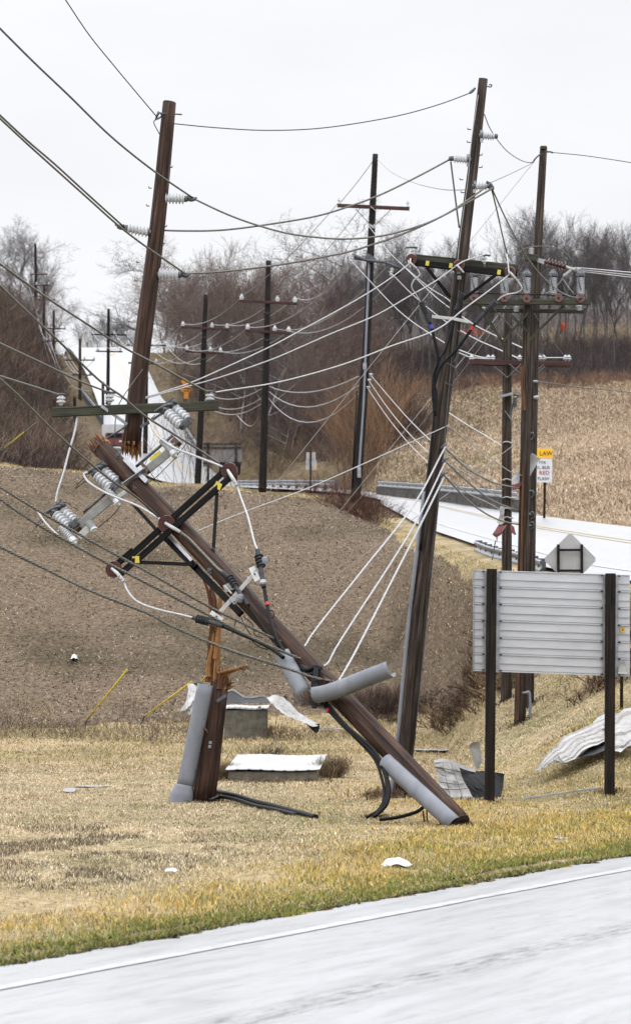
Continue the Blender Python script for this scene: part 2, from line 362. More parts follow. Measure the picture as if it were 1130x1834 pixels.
# match stations between the two edges control by control so that the ribbon stays square
def station(Lp, Rp, n=16):
    a, b = smooth(Lp, n), smooth(Rp, n)
    return np.array([tuple(p) for p in a]), np.array([tuple(p) for p in b])
RL, RR = station(Ledge, Redge)
RC = (RL + RR) / 2; RH = np.linalg.norm((RR - RL)[:, :2], axis=1) / 2
# near road: flat, along a straight edge
EA, ED = np.array([-2.26, 21.6]), np.array([5.81, 12.3]) / math.hypot(5.81, 12.3)
EN = np.array([ED[1], -ED[0]])          # towards the camera side
def near_s(x, y): return (x - EA[0]) * EN[0] + (y - EA[1]) * EN[1]     # >0 is on the near road
from mathutils import kdtree
_T = np.linspace(0, 1, 15); _S = (RL[:, None, :] + (RR - RL)[:, None, :] * _T[None, :, None]).reshape(-1, 3)
_TT = np.tile(_T, len(RL)); _kd = kdtree.KDTree(len(_S))
for _i, _p in enumerate(_S): _kd.insert((_p[0], _p[1], 0), _i)
_kd.balance()
GX = np.arange(-46, 34, .4); GY = np.r_[np.arange(8, 130, .4), np.arange(130, 480, 1.0)]
_D = np.empty((len(GY), len(GX))); _ZR = np.empty_like(_D); _TG = np.empty_like(_D)
for _j, _y in enumerate(GY):
    for _k, _x in enumerate(GX):
        _c, _i, _d = _kd.find((_x, _y, 0)); _D[_j, _k] = _d; _ZR[_j, _k] = _S[_i, 2]; _TG[_j, _k] = _TT[_i]
def carve(x, y, z):
    """level the ground along the hill road; returns height, metres from the road, side (0 left, 1 right)."""
    fx = np.clip((x - GX[0]) / .4, 0, len(GX) - 1.001); kx = fx.astype(int); fx = fx - kx
    ky = np.clip(np.searchsorted(GY, y, side='right') - 1, 0, len(GY) - 2); fy = np.clip((y - GY[ky]) / (GY[ky + 1] - GY[ky]), 0, 1)
    def lk(G): return (G[ky, kx] * (1 - fx) + G[ky, kx + 1] * fx) * (1 - fy) + (G[ky + 1, kx] * (1 - fx) + G[ky + 1, kx + 1] * fx) * fy
    dd = lk(_D) - np.interp(y, [40, 130, 300], [.25, .4, .6]); W = sstep(.15, np.interp(y, [70, 95], [2.2, 3.6]), dd)
    outx = (x < GX[0]) | (x > GX[-1]); W = np.where(outx, 1, W)
    return (lk(_ZR) - np.interp(y, [60, 150, 300, 400], [.09, .14, .4, .9])) * (1 - W) + z * W, np.where(outx, 50, np.maximum(dd, -1)), lk(_TG)
def gz(x, y, bumps=True):
    x = np.asarray(x, float).ravel(); y = np.asarray(y, float).ravel()
    z = base_z(x, y)
    if bumps:
        A = np.interp(y, [15, 60, 80, 130, 300], [.05, .07, .12, .25, .8])
        z = z + (fbm(x * .5 + 50, y * .25 + 9, 3) - .5) * 2 * A + (fbm(x * 2.3, y * 1.2, 5, 3) - .5) * np.interp(y, [15, 70, 90, 300], [.05, .05, .12, .3])
    s = near_s(x, y)
    z = np.where(s > -.3, np.minimum(z, -.02), z)
    z = np.where(s > .1, -.06, z)
    zz, dd, t = carve(x, y, z)
    far = (y > 44)
    return np.where(far, zz, z)
def gz1(x, y): return float(gz([x], [y], False)[0])
cols = np.unique(np.r_[np.linspace(-2500, -160, 26), np.arange(-160, 1296, 5.0), np.linspace(1296, 3600, 26)])
rows = np.r_[np.linspace(2, 14.8, 12), np.arange(15, 40, .35), np.arange(40, 80, .3), np.arange(80, 126, .4), np.arange(126, 300, 1.6), np.arange(300, 470, 4), np.linspace(475, 900, 14)]
GU, GD = np.meshgrid((cols - CX) / F, rows); X = (GU * GD).ravel(); Y = GD.ravel()
Z = gz(X, Y)
nr, nc = len(rows), len(cols)
I = (np.arange(nr - 1)[:, None] * nc + np.arange(nc - 1)[None, :]).ravel()
Q = np.c_[I, I + 1, I + nc + 1, I + nc]
cx_, cy_ = X[Q].mean(1), Y[Q].mean(1); cpx = cx_ / cy_ * F + CX
def soil_mask(x, y):
    px = x / y * F + CX; j = (fbm(x * .6, y * .3, 21) - .5)
    lo = np.interp(px, [-400, 0, 330, 560, 700, 840, 900], [75, 75, 76.5, 78, 78, 72, 69]) + j * 5
    hi = np.interp(px, [-400, 0, 300, 600, 690, 900], [114, 115, 113, 114, 116, 118])
    # right limit: verge of the hill road
    rx = np.interp(y, [66, 74, 84, 97, 110, 118], [4.0, 4.35, 4.0, 3.0, 2.4, 2.2]) + j * .9
    return (y > lo) & (y < hi) & (x < rx)
def stubble_mask(x, y):
    px = x / y * F + CX; j = (fbm(x * .3, y * .1, 31) - .5)
    zz, dd, t = carve(x, y, np.zeros(len(x)))
    right = (t > .5) & (dd > .6)
    return right & (y > 60) & (y < 259 + j * 14) & (px > np.interp(y, [100, 150, 180, 230, 260], [600, 640, 655, 735, 720]) + j * 60)
so_, st_ = soil_mask(cx_, cy_), stubble_mask(cx_, cy_)
VV = np.c_[X, Y, Z]
def groundmat(name, cols1, cols2, sc1, sc2, bump, rough=.95):
    m = noisemat(name, cols1, sc1, rough, detail=9, spec=.15, bump=bump)
    t = m.node_tree; N = t.nodes.new; L = t.links.new; b = t.nodes['Principled BSDF']
    c = N('ShaderNodeTexCoord'); n = N('ShaderNodeTexNoise'); n.inputs['Scale'].default_value = sc2; n.inputs['Detail'].default_value = 5; L(c.outputs['Object'], n.inputs['Vector'])
    r = N('ShaderNodeValToRGB')
    for e, (p, q) in zip(r.color_ramp.elements, cols2): e.position = p; e.color = (*q, 1)
    L(n.outputs['Fac'], r.inputs[0])
    ramp = [x for x in t.nodes if x.type == 'VALTORGB'][0]
    mxn = N('ShaderNodeMix'); mxn.data_type = 'RGBA'; mxn.blend_type = 'MULTIPLY'; mxn.inputs[0].default_value = 1
    L(ramp.outputs[0], mxn.inputs[6]); L(r.outputs[0], mxn.inputs[7]); L(mxn.outputs[2], b.inputs['Base Color']); return m
M['ground'] = groundmat('thatch_ground', [(.3, (.20, .145, .085)), (.5, (.40, .305, .18)), (.7, (.56, .45, .29))], [(.35, (.55, .6, .5)), (.62, (1, 1, 1))], 7, .35, .5)
M['soil'] = groundmat('bare_soil', [(.32, (.085, .06, .042)), (.5, (.185, .137, .10)), (.64, (.27, .205, .15)), (.75, (.42, .34, .26))], [(.3, (.42, .44, .36)), (.47, (.8, .79, .73)), (.64, (1.12, 1.06, 1.0))], 8, .17, 1.0)
M['stub'] = groundmat('corn_stubble', [(.3, (.19, .13, .085)), (.5, (.36, .26, .17)), (.7, (.52, .40, .275))], [(.33, (.55, .54, .5)), (.6, (1, 1, 1))], 2.2, .05, .9)
def sub(mask, name, m, label, cat):
    q = Q[mask]; u, inv = np.unique(q, return_inverse=True)
    o = np_mesh(name, VV[u], inv.reshape(q.shape), m); o.data.polygons.foreach_set('use_smooth', np.ones(len(q), bool))
    return tag(o, label, cat, kind='structure')
M['hill'] = groundmat('hillside_cover', [(.3, (.075, .055, .04)), (.5, (.15, .112, .075)), (.7, (.25, .19, .125))], [(.35, (.72, .72, .52)), (.6, (1, .97, .95))], 1.6, .06, .6)
hl_ = (cy_ > 125) & ~so_ & ~st_
sub(~so_ & ~st_ & ~hl_, 'ground', M['ground'], 'grassy ground with pale winter thatch around the road', 'ground')
sub(hl_, 'hillside', M['hill'], 'olive brown winter hillside on both sides of the far road', 'hillside')
sub(so_, 'bare_field', M['soil'], 'brown bare field rising behind the broken pole', 'field')
sub(st_ & ~so_, 'stubble_field', M['stub'], 'tan corn stubble field on the slope beyond the hill road', 'field')

# ---------------------------------------------------------------- roads
def wetroad(name, dry=None):
    m, t, b = newmat(name); N = t.nodes.new; L = t.links.new
    c = N('ShaderNodeTexCoord')
    n = N('ShaderNodeTexNoise'); n.inputs['Scale'].default_value = 60; n.inputs['Detail'].default_value = 6; L(c.outputs['Object'], n.inputs['Vector'])
    mp = N('ShaderNodeMapping'); mp.inputs['Rotation'].default_value = (0, 0, -math.atan2(ED[1], ED[0])); mp.vector_type = 'POINT'
    L(c.outputs['Object'], mp.inputs[0])
    mp2 = N('ShaderNodeMapping'); mp2.inputs['Scale'].default_value = (.35, 3.5, 1); L(mp.outputs[0], mp2.inputs[0])
    n2 = N('ShaderNodeTexNoise'); n2.inputs['Scale'].default_value = 1.6; n2.inputs['Detail'].default_value = 7; L(mp2.outputs[0], n2.inputs['Vector'])
    rg = N('ShaderNodeMapRange'); rg.inputs[1].default_value = .35; rg.inputs[2].default_value = .7; rg.inputs[3].default_value = .28; rg.inputs[4].default_value = .42
    L(n2.outputs['Fac'], rg.inputs[0])
    cr = N('ShaderNodeValToRGB'); cr.color_ramp.elements[0].color = (.40, .405, .418, 1); cr.color_ramp.elements[1].color = (.54, .545, .555, 1)
    L(n.outputs['Fac'], cr.inputs[0])
    bp = N('ShaderNodeBump'); bp.inputs['Strength'].default_value = .06; bp.inputs['Distance'].default_value = .01
    L(n.outputs['Fac'], bp.inputs['Height']); L(bp.outputs[0], b.inputs['Normal'])
    L(cr.outputs[0], b.inputs['Base Color']); L(rg.outputs[0], b.inputs['Roughness'])
    b.inputs['IOR'].default_value = 1.5; b.inputs['Specular IOR Level'].default_value = .9
    b.inputs['Coat Weight'].default_value = .8; b.inputs['Coat Roughness'].default_value = .3
    if dry:
        # a drier, rougher wheel track where the film of water has drained off: a band of noise beside the lane centre
        sp = N('ShaderNodeSeparateXYZ'); L(mp.outputs[0], sp.inputs[0])
        y0 = dry
        a = N('ShaderNodeMath'); a.operation = 'SUBTRACT'; a.inputs[1].default_value = y0; L(sp.outputs['Y'], a.inputs[0])
        ab = N('ShaderNodeMath'); ab.operation = 'ABSOLUTE'; L(a.outputs[0], ab.inputs[0])
        mr = N('ShaderNodeMapRange'); mr.inputs[1].default_value = .06; mr.inputs[2].default_value = .34; mr.inputs[3].default_value = 1; mr.inputs[4].default_value = 0; mr.interpolation_type = 'SMOOTHSTEP'
        L(ab.outputs[0], mr.inputs[0])
        mp3 = N('ShaderNodeMapping'); mp3.inputs['Scale'].default_value = (1.1, 6, 1); L(mp.outputs[0], mp3.inputs[0])
        n3 = N('ShaderNodeTexNoise'); n3.inputs['Scale'].default_value = 2.2; n3.inputs['Detail'].default_value = 8; n3.inputs['Roughness'].default_value = .7; L(mp3.outputs[0], n3.inputs['Vector'])
        q = N('ShaderNodeMapRange'); q.inputs[1].default_value = .42; q.inputs[2].default_value = .66; L(n3.outputs['Fac'], q.inputs[0])
        mu = N('ShaderNodeMath'); mu.operation = 'MULTIPLY'; L(mr.outputs[0], mu.inputs[0]); L(q.outputs[0], mu.inputs[1])
        iv = N('ShaderNodeMath'); iv.operation = 'MULTIPLY_ADD'; iv.inputs[1].default_value = -.8; iv.inputs[2].default_value = .8; L(mu.outputs[0], iv.inputs[0])
        L(iv.outputs[0], b.inputs['Coat Weight'])
        base2 = N('ShaderNodeMix'); base2.data_type = 'RGBA'; base2.blend_type = 'MIX'; L(mu.outputs[0], base2.inputs[0]); L(cr.outputs[0], base2.inputs[6]); base2.inputs[7].default_value = (.10, .10, .105, 1)
        n4 = N('ShaderNodeTexNoise'); n4.inputs['Scale'].default_value = 1.3; n4.inputs['Detail'].default_value = 9; n4.inputs['Roughness'].default_value = .72; L(mp3.outputs[0], n4.inputs['Vector'])
        q4 = N('ShaderNodeMapRange'); q4.inputs[1].default_value = .5; q4.inputs[2].default_value = .8; q4.inputs[3].default_value = 1.05; q4.inputs[4].default_value = .5; L(n4.outputs['Fac'], q4.inputs[0])
        sc4 = N('ShaderNodeVectorMath'); sc4.operation = 'SCALE'; L(base2.outputs[2], sc4.inputs[0]); L(q4.outputs[0], sc4.inputs['Scale']); L(sc4.outputs[0], b.inputs['Base Color'])
        sp2 = N('ShaderNodeMath'); sp2.operation = 'MULTIPLY_ADD'; sp2.inputs[1].default_value = -.85; sp2.inputs[2].default_value = .9; L(mu.outputs[0], sp2.inputs[0])
        L(sp2.outputs[0], b.inputs['Specular IOR Level'])
    return m
def yrot(p):   # same rotated coordinate as in the material
    a = -math.atan2(ED[1], ED[0]); return math.sin(a) * p[0] + math.cos(a) * p[1]
M['road'] = wetroad('wet_asphalt', dry=yrot((1.1, 21.6)))
M['hroad'] = wetroad('wet_asphalt_hill')
M['paint_w'] = noisemat('white_road_paint', [(.3, (.44, .44, .45)), (.65, (.70, .70, .70))], 6, .42, coat=.5, detail=9)
M['paint_y'] = noisemat('yellow_road_paint', [(.35, (.46, .40, .30)), (.6, (.62, .5, .3))], 9, .4, coat=.4, detail=8)
b = MB(); stx = np.arange(-30, 62, .07)
def epos(s, o, z):
    p = EA + ED * s + EN * o; return Vector((p[0], p[1], z))
for k, s in enumerate(stx):
    o0 = (vnoise(np.array([s * 3.1]), np.array([0.0]), 9)[0] - .5) * .16 + (vnoise(np.array([s * 9.0]), np.array([3.0]), 4)[0] - .5) * .10
    for o in (o0, 1.0, 3.0, 9.0): b.v.append(epos(s, o, .0 if o != o0 else -.012))
    if k:
        q = len(b.v) - 8
        for j in range(3): b.face((q + j, q + j + 1, q + 5 + j, q + 4 + j), None, True)
b.build('road', M['road'], label='wet grey road across the foreground', cat='road', kind='structure')
b = MB()
for i, s in enumerate(np.arange(-30, 61, 1.0)):
    j = .018
    for o in (.69, .83): b.v.append(epos(s, o + rnd.uniform(-j, j), .005))
    if i: q = len(b.v) - 4; b.face((q, q + 1, q + 3, q + 2))
b.build('edge_line', M['paint_w'], label='white edge line on the foreground road', cat='road marking', kind='structure')
def ribbon(name, m, a, bb, lift, label, cat, sel=slice(None), dash=None):
    mb = MB(); A = RL[sel] + (RR - RL)[sel] * np.asarray(a)[:, None] if np.ndim(a) else RL[sel] + (RR - RL)[sel] * a
    B_ = RL[sel] + (RR - RL)[sel] * (np.asarray(bb)[:, None] if np.ndim(bb) else bb)
    for i in range(len(A)):
        for t in ((0, 1 / 3, 2 / 3, 1) if bb - a > .5 else (0, 1)): mb.v.append(Vector(A[i] * (1 - t) + B_[i] * t) + Vector((0, 0, lift)))
        k = 4 if bb - a > .5 else 2
        if i:
            q = len(mb.v) - 2 * k
            for j in range(k - 1): mb.face((q + j, q + j + 1, q + k + j + 1, q + k + j), None, True)
    return mb.build(name, m, label=label, cat=cat, kind='structure')
ribbon('hill_road', M['hroad'], 0, 1, .0, 'wet road curving up the far hill', 'road')
ribbon('centre_line', M['paint_y'], .565, .59, .012, 'double yellow line on the hill road', 'road marking')
ribbon('centre_line', M['paint_y'], .615, .64, .012, 'double yellow line on the hill road', 'road marking')
ribbon('edge_line', M['paint_w'], .13, .15, .012, 'white edge line of the hill road', 'road marking')
# puddles
M['puddle'] = noisemat('puddle_water', [(.3, (.38, .37, .36)), (.7, (.5, .5, .5))], 6, .35, spec=1, coat=.6, bump=.15)
def puddle(px, py, d, rx, ry, sd, label):
    mb = MB(); c = P(px, py, d); c.z = gz1(c.x, c.y) + .008; n = 48; rg = random.Random(sd); ph = [rg.uniform(0, 6.28) for _ in range(5)]
    mb.v.append(c)
    for k in range(n):
        a = 2 * math.pi * k / n; r = 1 + sum(.22 / (q + 1) * math.sin((q + 2) * a + ph[q]) for q in range(5)) + rg.uniform(-.06, .06)
        x, y = c.x + math.cos(a) * rx * r, c.y + math.sin(a) * ry * r; mb.v.append(Vector((x, y, c.z)))
    for k in range(n): mb.face((0, 1 + k, 1 + (k + 1) % n))
    mb.build('puddle', M['puddle'], label=label, cat='puddle', kind='structure')
puddle(788, 1334, 68, .55, 2.0, 3, 'shallow puddle behind the foot of the leaning pole')
puddle(126, 1419, 50.5, .13, .7, 5, 'small puddle in the grass left of the pole stump')
puddle(168, 1409, 52, .24, .35, 8, 'thin streak of water in the grass left of the pole stump')
puddle(1003, 1500, 37, .08, .25, 9, 'tiny puddle near the road edge')

# ---------------------------------------------------------------- grass and litter (stuff)
NR = np.random.default_rng(11)
def in_frame(n, d0, d1, px0=-60, px1=1190, power=1.0):
    """points spread evenly over the ground wedge the camera looks over."""
    y = np.sqrt(NR.uniform(d0 ** 2, d1 ** 2, n)); u = NR.uniform(px0, px1, n); return (u - CX) / F * y, y
def blades(name, x, y, h, wd, col, lean, m, label, cat):
    n = len(x); z = gz(x, y) - .01
    a = NR.uniform(0, 2 * np.pi, n); la = NR.uniform(0, 2 * np.pi, n); ln = np.abs(NR.normal(0, 1, n)) * lean * h
    hx, hy = np.cos(a) * wd / 2, np.sin(a) * wd / 2
    tip = np.c_[x + np.cos(la) * ln, y + np.sin(la) * ln, z + h]
    mid = np.c_[x + np.cos(la) * ln * .35, y + np.sin(la) * ln * .35, z + h * .6]
    V = np.stack([np.c_[x - hx, y - hy, z], np.c_[x + hx, y + hy, z], mid + np.c_[hx, hy, 0 * hx] * .8, tip, mid - np.c_[hx, hy, 0 * hx] * .8], 1).reshape(-1, 3)
    b0 = np.arange(n)[:, None] * 5
    T = np.concatenate([b0 + [0, 1, 2], b0 + [0, 2, 4], b0 + [4, 2, 3]])
    o = np_mesh(name, V, T, m, np.repeat(col, 5, 0)); return tag(o, label, cat, kind='stuff')
def mixcol(*args):
    """args: (weight array, rgb)"""
    W = np.stack([np.maximum(a[0], 0) for a in args], 1); W /= W.sum(1, keepdims=True)
    k = (W.cumsum(1) > NR.uniform(0, 1, len(W))[:, None]).argmax(1)
    C = np.array([a[1] for a in args])[k]
    return C * np.exp(NR.normal(0, .2, len(W)))[:, None]
def offroad(x, y, m=.15):
    zz, dd, t = carve(x, y, np.zeros(len(x))); return (near_s(x, y) < -.02) & ((dd > m) | (y < 46))
x, y = in_frame(520000, 20, 62); 
k = offroad(x, y) & ~soil_mask(x, y); x, y = x[k], y[k]
edge = -near_s(x, y); px = x / y * F + CX
g1 = fbm(x * .55, y * .22, 41); g2 = fbm(x * 1.7, y * .8, 43); g3 = fbm(x * .3 + 7, y * .12, 47)
g4 = fbm(x * 2.6 + 3, y * 1.5, 45)
dead = np.exp(-(((x + 3.3) / 1.7) ** 2 + ((y - 35.5) / 3.2) ** 2) * .8) * np.clip((g2 * .5 + g4 * .5 - .42) * 9, 0, 1) * .72
dead = dead + .8 * np.exp(-(((x + 2.4) / .8) ** 2 + ((y - 30.5) / 1.6) ** 2)) * np.clip((g4 - .45) * 8, 0, 1) * .7
gold = np.clip(np.clip(1.35 - edge / (2.0 + 2.2 * g1), 0, 1) + np.clip((px - 480) / 420, 0, .75) * (y < 54) * (.4 + 1.1 * g3) + np.clip((g3 - .55) * 3, 0, 1) * .2, 0, 1)
fr = np.clip(1.25 - edge / (.35 + .5 * g4), 0, 1)
green = fr * 4.2 + np.clip((g1 - .52) * 7, 0, 1) * .8 + .08 + gold * .13 + np.clip((px - 820) / 200, 0, 1) * np.clip((g3 - .42) * 6, 0, 1) * .9 * (y > 44)
st1 = (1 - gold) * (1 - fr * .8)
c = mixcol((st1 * 1.3, (.68, .545, .36)), (st1 * 1.0, (.86, .74, .55)), (gold * 1.5 * (1 - fr * .8), (.62, .435, .11)), (gold * .9, (.74, .575, .26)), (green, (.165, .225, .045)), (dead * 6, (.13, .098, .07)), (dead * 3, (.24, .19, .14)), (dead * 1.2, (.13, .17, .07)), (.22 + np.clip((g4 - .52) * 5, 0, 1.4), (.22, .15, .075)))
h = NR.uniform(.015, .06, len(x)) * (.5 + 1.0 * g2) * (.8 + .5 * (gold > .7)) * np.where(edge < .6, .75, 1) + dead * .03
keep = NR.uniform(0, 1, len(x)) < np.clip(.35 + 1.3 * (g2 - .2), .3, 1) * np.clip(edge / .12, .25, 1)
blades('grass', x[keep], y[keep], h[keep], NR.uniform(.004, .011, keep.sum()) * np.interp(y[keep], [20, 60], [.8, 1.5]), c[keep], .75, M['blade'], 'short dry golden winter grass beside the road', 'grass')
# greener fringe where water runs off the road
t_ = NR.uniform(-6, 36, 60000); o_ = -np.abs(NR.normal(.0, .42, 60000)) - .04; o_ = o_ * (.5 + fbm(t_ * .8, t_ * 0 + 2, 79))
pts_ = EA + ED * t_[:, None] + EN * o_[:, None]; x, y = pts_[:, 0], pts_[:, 1]
c = mixcol((.4 + 2.2 * fbm(t_ * .9, o_ * 2, 78), (.15, .215, .04)), (np.ones(len(x)) * .6, (.30, .31, .07)), (np.ones(len(x)) * .7, (.50, .37, .12)), (.35 + 0 * x, (.14, .10, .055)))
blades('fringe_grass', x, y, NR.uniform(.02, .06, len(x)), NR.uniform(.005, .011, len(x)), c, .7, M['blade'], 'greener grass fringe right along the foreground road', 'grass')
# crumbled dirt and gravel where the grass meets the road
t_ = NR.uniform(-6, 34, 26000); o_ = NR.normal(-.07, .12, 26000); o_ = o_ + (vnoise(t_ * 2.1, t_ * 0, 9) - .5) * .2
pts_ = EA + ED * t_[:, None] + EN * o_[:, None]; x, y = pts_[:, 0], pts_[:, 1]
k = (np.abs(o_ + .07) < .3) & (fbm(t_ * 1.2, o_ * 0, 77) > .36); x, y, o_ = x[k], y[k], o_[k]
c = mixcol((np.ones(len(x)), (.10, .075, .055)), (np.ones(len(x)) * .6, (.05, .038, .03)), (np.ones(len(x)) * .4, (.26, .22, .18)), (.35 + 0 * x, (.16, .17, .05)))
blades('road_edge_dirt', x, y, NR.uniform(.012, .04, len(x)) * np.where(o_ > 0, .5, 1), NR.uniform(.012, .035, len(x)), c, 1.2, M['blade'], 'dark crumbled dirt and gravel along the edge of the foreground road', 'dirt')
# coarser grass between 58 m and the fields, on the banks and verges
x, y = in_frame(260000, 58, 128); px = x / y * F + CX; k = offroad(x, y, .5) & (~soil_mask(x, y) | (NR.uniform(0, 1, len(x)) < np.clip((px - 690) / 150, 0, .85) + .55 * np.clip((81 - y) / 5, 0, 1) * (fbm(x * .7, y * .4, 57) > .42))) & ~stubble_mask(x, y); x, y = x[k], y[k]
g1 = fbm(x * .45, y * .2, 51); g2 = fbm(x * 1.3, y * .6, 53); px = x / y * F + CX
zz, dd, t = carve(x, y, np.zeros(len(x)))
verge = np.clip(1 - dd / 2.2, 0, 1) * (y > 70)
c = mixcol((np.ones(len(x)) * 1.2, (.56, .45, .27)), ((px > 690) * .8, (.27, .17, .085)), (.45 + verge * 1.6, (.46, .34, .10)), (np.clip((g1 - .55) * 6, 0, 1) * .8 + verge * .5, (.20, .25, .06)), (.3 + 0 * x, (.17, .11, .065)))
h = NR.uniform(.04, .15, len(x)) * (.4 + 1.0 * g2) * np.where(verge > .3, .6, 1) * np.interp(y, [58, 66, 80], [.45, .6, 1])
blades('bank_grass', x, y, h, NR.uniform(.008, .02, len(x)), c, 1.0, M['blade'], 'tan and brown dead grass covering the road bank', 'grass')
# soil litter
x, y = in_frame(110000, 66, 117); k = soil_mask(x, y); x, y = x[k], y[k]
c = mixcol((np.ones(len(x)), (.36, .27, .2)), (.3 + np.clip((fbm(x * .35, y * .12, 64) - .45) * 5, 0, 1.1), (.11, .08, .06)), (.35 + 0 * x, (.56, .47, .37)), (np.clip(fbm(x * .4, y * .14, 61) - .56, 0, 1) * 5, (.16, .18, .06)))
blades('field_litter', x, y, NR.uniform(.012, .06, len(x)) * (.5 + fbm(x * .8, y * .3, 65)), NR.uniform(.012, .045, len(x)), c, 2.2, M['blade'], 'broken stalks and clods scattered over the brown field', 'litter')
# corn stubble
x, y = in_frame(420000, 84, 268, 600, 1190); k = stubble_mask(x, y); x, y = x[k], y[k]
g1 = fbm(x * .16, y * .04, 71); g2 = fbm(x * .7, y * .16, 73); px = x / y * F + CX; py_ = HY - (gz(x, y, False) - CZ) / y * F
rowp = np.sin((x * .93 + y * .36) * 2 * np.pi / 2.6)
c = mixcol((1.0 + .9 * np.clip(1.5 - y / 160, 0, 1), (.68, .55, .40)), (.9 + 0 * x, (.46, .345, .24)), (np.clip((g1 - .45) * 6, 0, 1.6) + np.clip((y - 165) / 50, 0, 1.3), (.25, .175, .12)), (np.clip(fbm(x * .1, y * .03, 75) - .5, 0, 1) * 9 * (px < 930) * (y > 160), (.17, .19, .07)))
h = NR.uniform(.05, .20, len(x)) * (.4 + 1.2 * g2) * np.interp(y, [90, 200, 268], [1., 1, 1.5])
k = NR.uniform(0, 1, len(x)) < .55 + .4 * (rowp > -.2)
blades('corn_stalks', x[k], y[k], h[k], NR.uniform(.02, .05, k.sum()) * np.interp(y[k], [90, 260], [.9, 1.5]), c[k], .8, M['blade'], 'tan broken corn stalks standing in the stubble field', 'stubble')

# ---------------------------------------------------------------- brush, shrubs, trees
def prisms(name, A, B, ra, rb, col, m, parent=None, off=(0, 0, 0)):
    """three-sided tapered sticks."""
    n = len(A); d = B - A; d /= np.maximum(np.linalg.norm(d, axis=1, keepdims=True), 1e-9)
    ref = np.where(np.abs(d[:, 2:3]) < .9, np.array([[0, 0, 1.]]), np.array([[1., 0, 0]]))
    s = np.cross(d, ref); s /= np.linalg.norm(s, axis=1, keepdims=True); u = np.cross(s, d)
    V = np.empty((n, 6, 3))
    for k in range(3):
        a = 2 * math.pi * k / 3; q = s * math.cos(a) + u * math.sin(a)
        V[:, k] = A + q * ra[:, None]; V[:, 3 + k] = B + q * rb[:, None]
    b0 = np.arange(n)[:, None] * 6
    T = np.concatenate([b0 + [0, 1, 4, 3], b0 + [1, 2, 5, 4], b0 + [2, 0, 3, 5]])
    return np_mesh(name, V.reshape(-1, 3), T, m, None if col is None else np.repeat(col, 6, 0), parent, off)
def stems(x, y, z, h, lean, r, forks=3, seg=3, fan=.5):
    """curved stems that fork: returns sticks."""
    A, B, RA, RB, K = [], [], [], [], []
    n = len(x); p = np.c_[x, y, z]; dr = np.c_[NR.normal(0, lean, n), NR.normal(0, lean, n), np.ones(n)]; dr /= np.linalg.norm(dr, axis=1, keepdims=True)
    rr = np.full(n, 1.) * r; idx = np.arange(n); L = h / seg
    for s in range(seg):
        q = p + dr * L[idx][:, None]; A.append(p); B.append(q); RA.append(rr); RB.append(rr * .75); K.append(idx)
        rep = forks if s < seg - 1 else 1
        p = np.repeat(q, rep, 0); idx = np.repeat(idx, rep); rr = np.repeat(rr * .68, rep)
        dr = np.repeat(dr, rep, 0) + NR.normal(0, fan, (len(p), 3)) * [1, 1, .5]; dr[:, 2] = np.abs(dr[:, 2]); dr /= np.linalg.norm(dr, axis=1, keepdims=True)
    return np.concatenate(A), np.concatenate(B), np.concatenate(RA), np.concatenate(RB), np.concatenate(K)
def thicket(name, n, d0, d1, px0, px1, hfun, lean, r, cols_, label, cat='brush', forks=2, seg=3, keep=None, fan=.5, kind='stuff', xy=None):
    if xy is None: x, y = in_frame(n, d0, d1, px0, px1)
    else: x, y = xy
    k = offroad(x, y, .8)
    if keep is not None: k &= keep(x, y)
    x, y = x[k], y[k]; h = hfun(x, y)
    c = mixcol(*[(w(x, y) if callable(w) else np.full(len(x), float(w)), q) for w, q in cols_])
    A, B, RA, RB, K = stems(x, y, gz(x, y, False) - .05, h, lean, r, forks, seg, fan)
    o = prisms(name, A, B, RA, RB, c[K], M['twig']); return tag(o, label, cat, kind=kind)
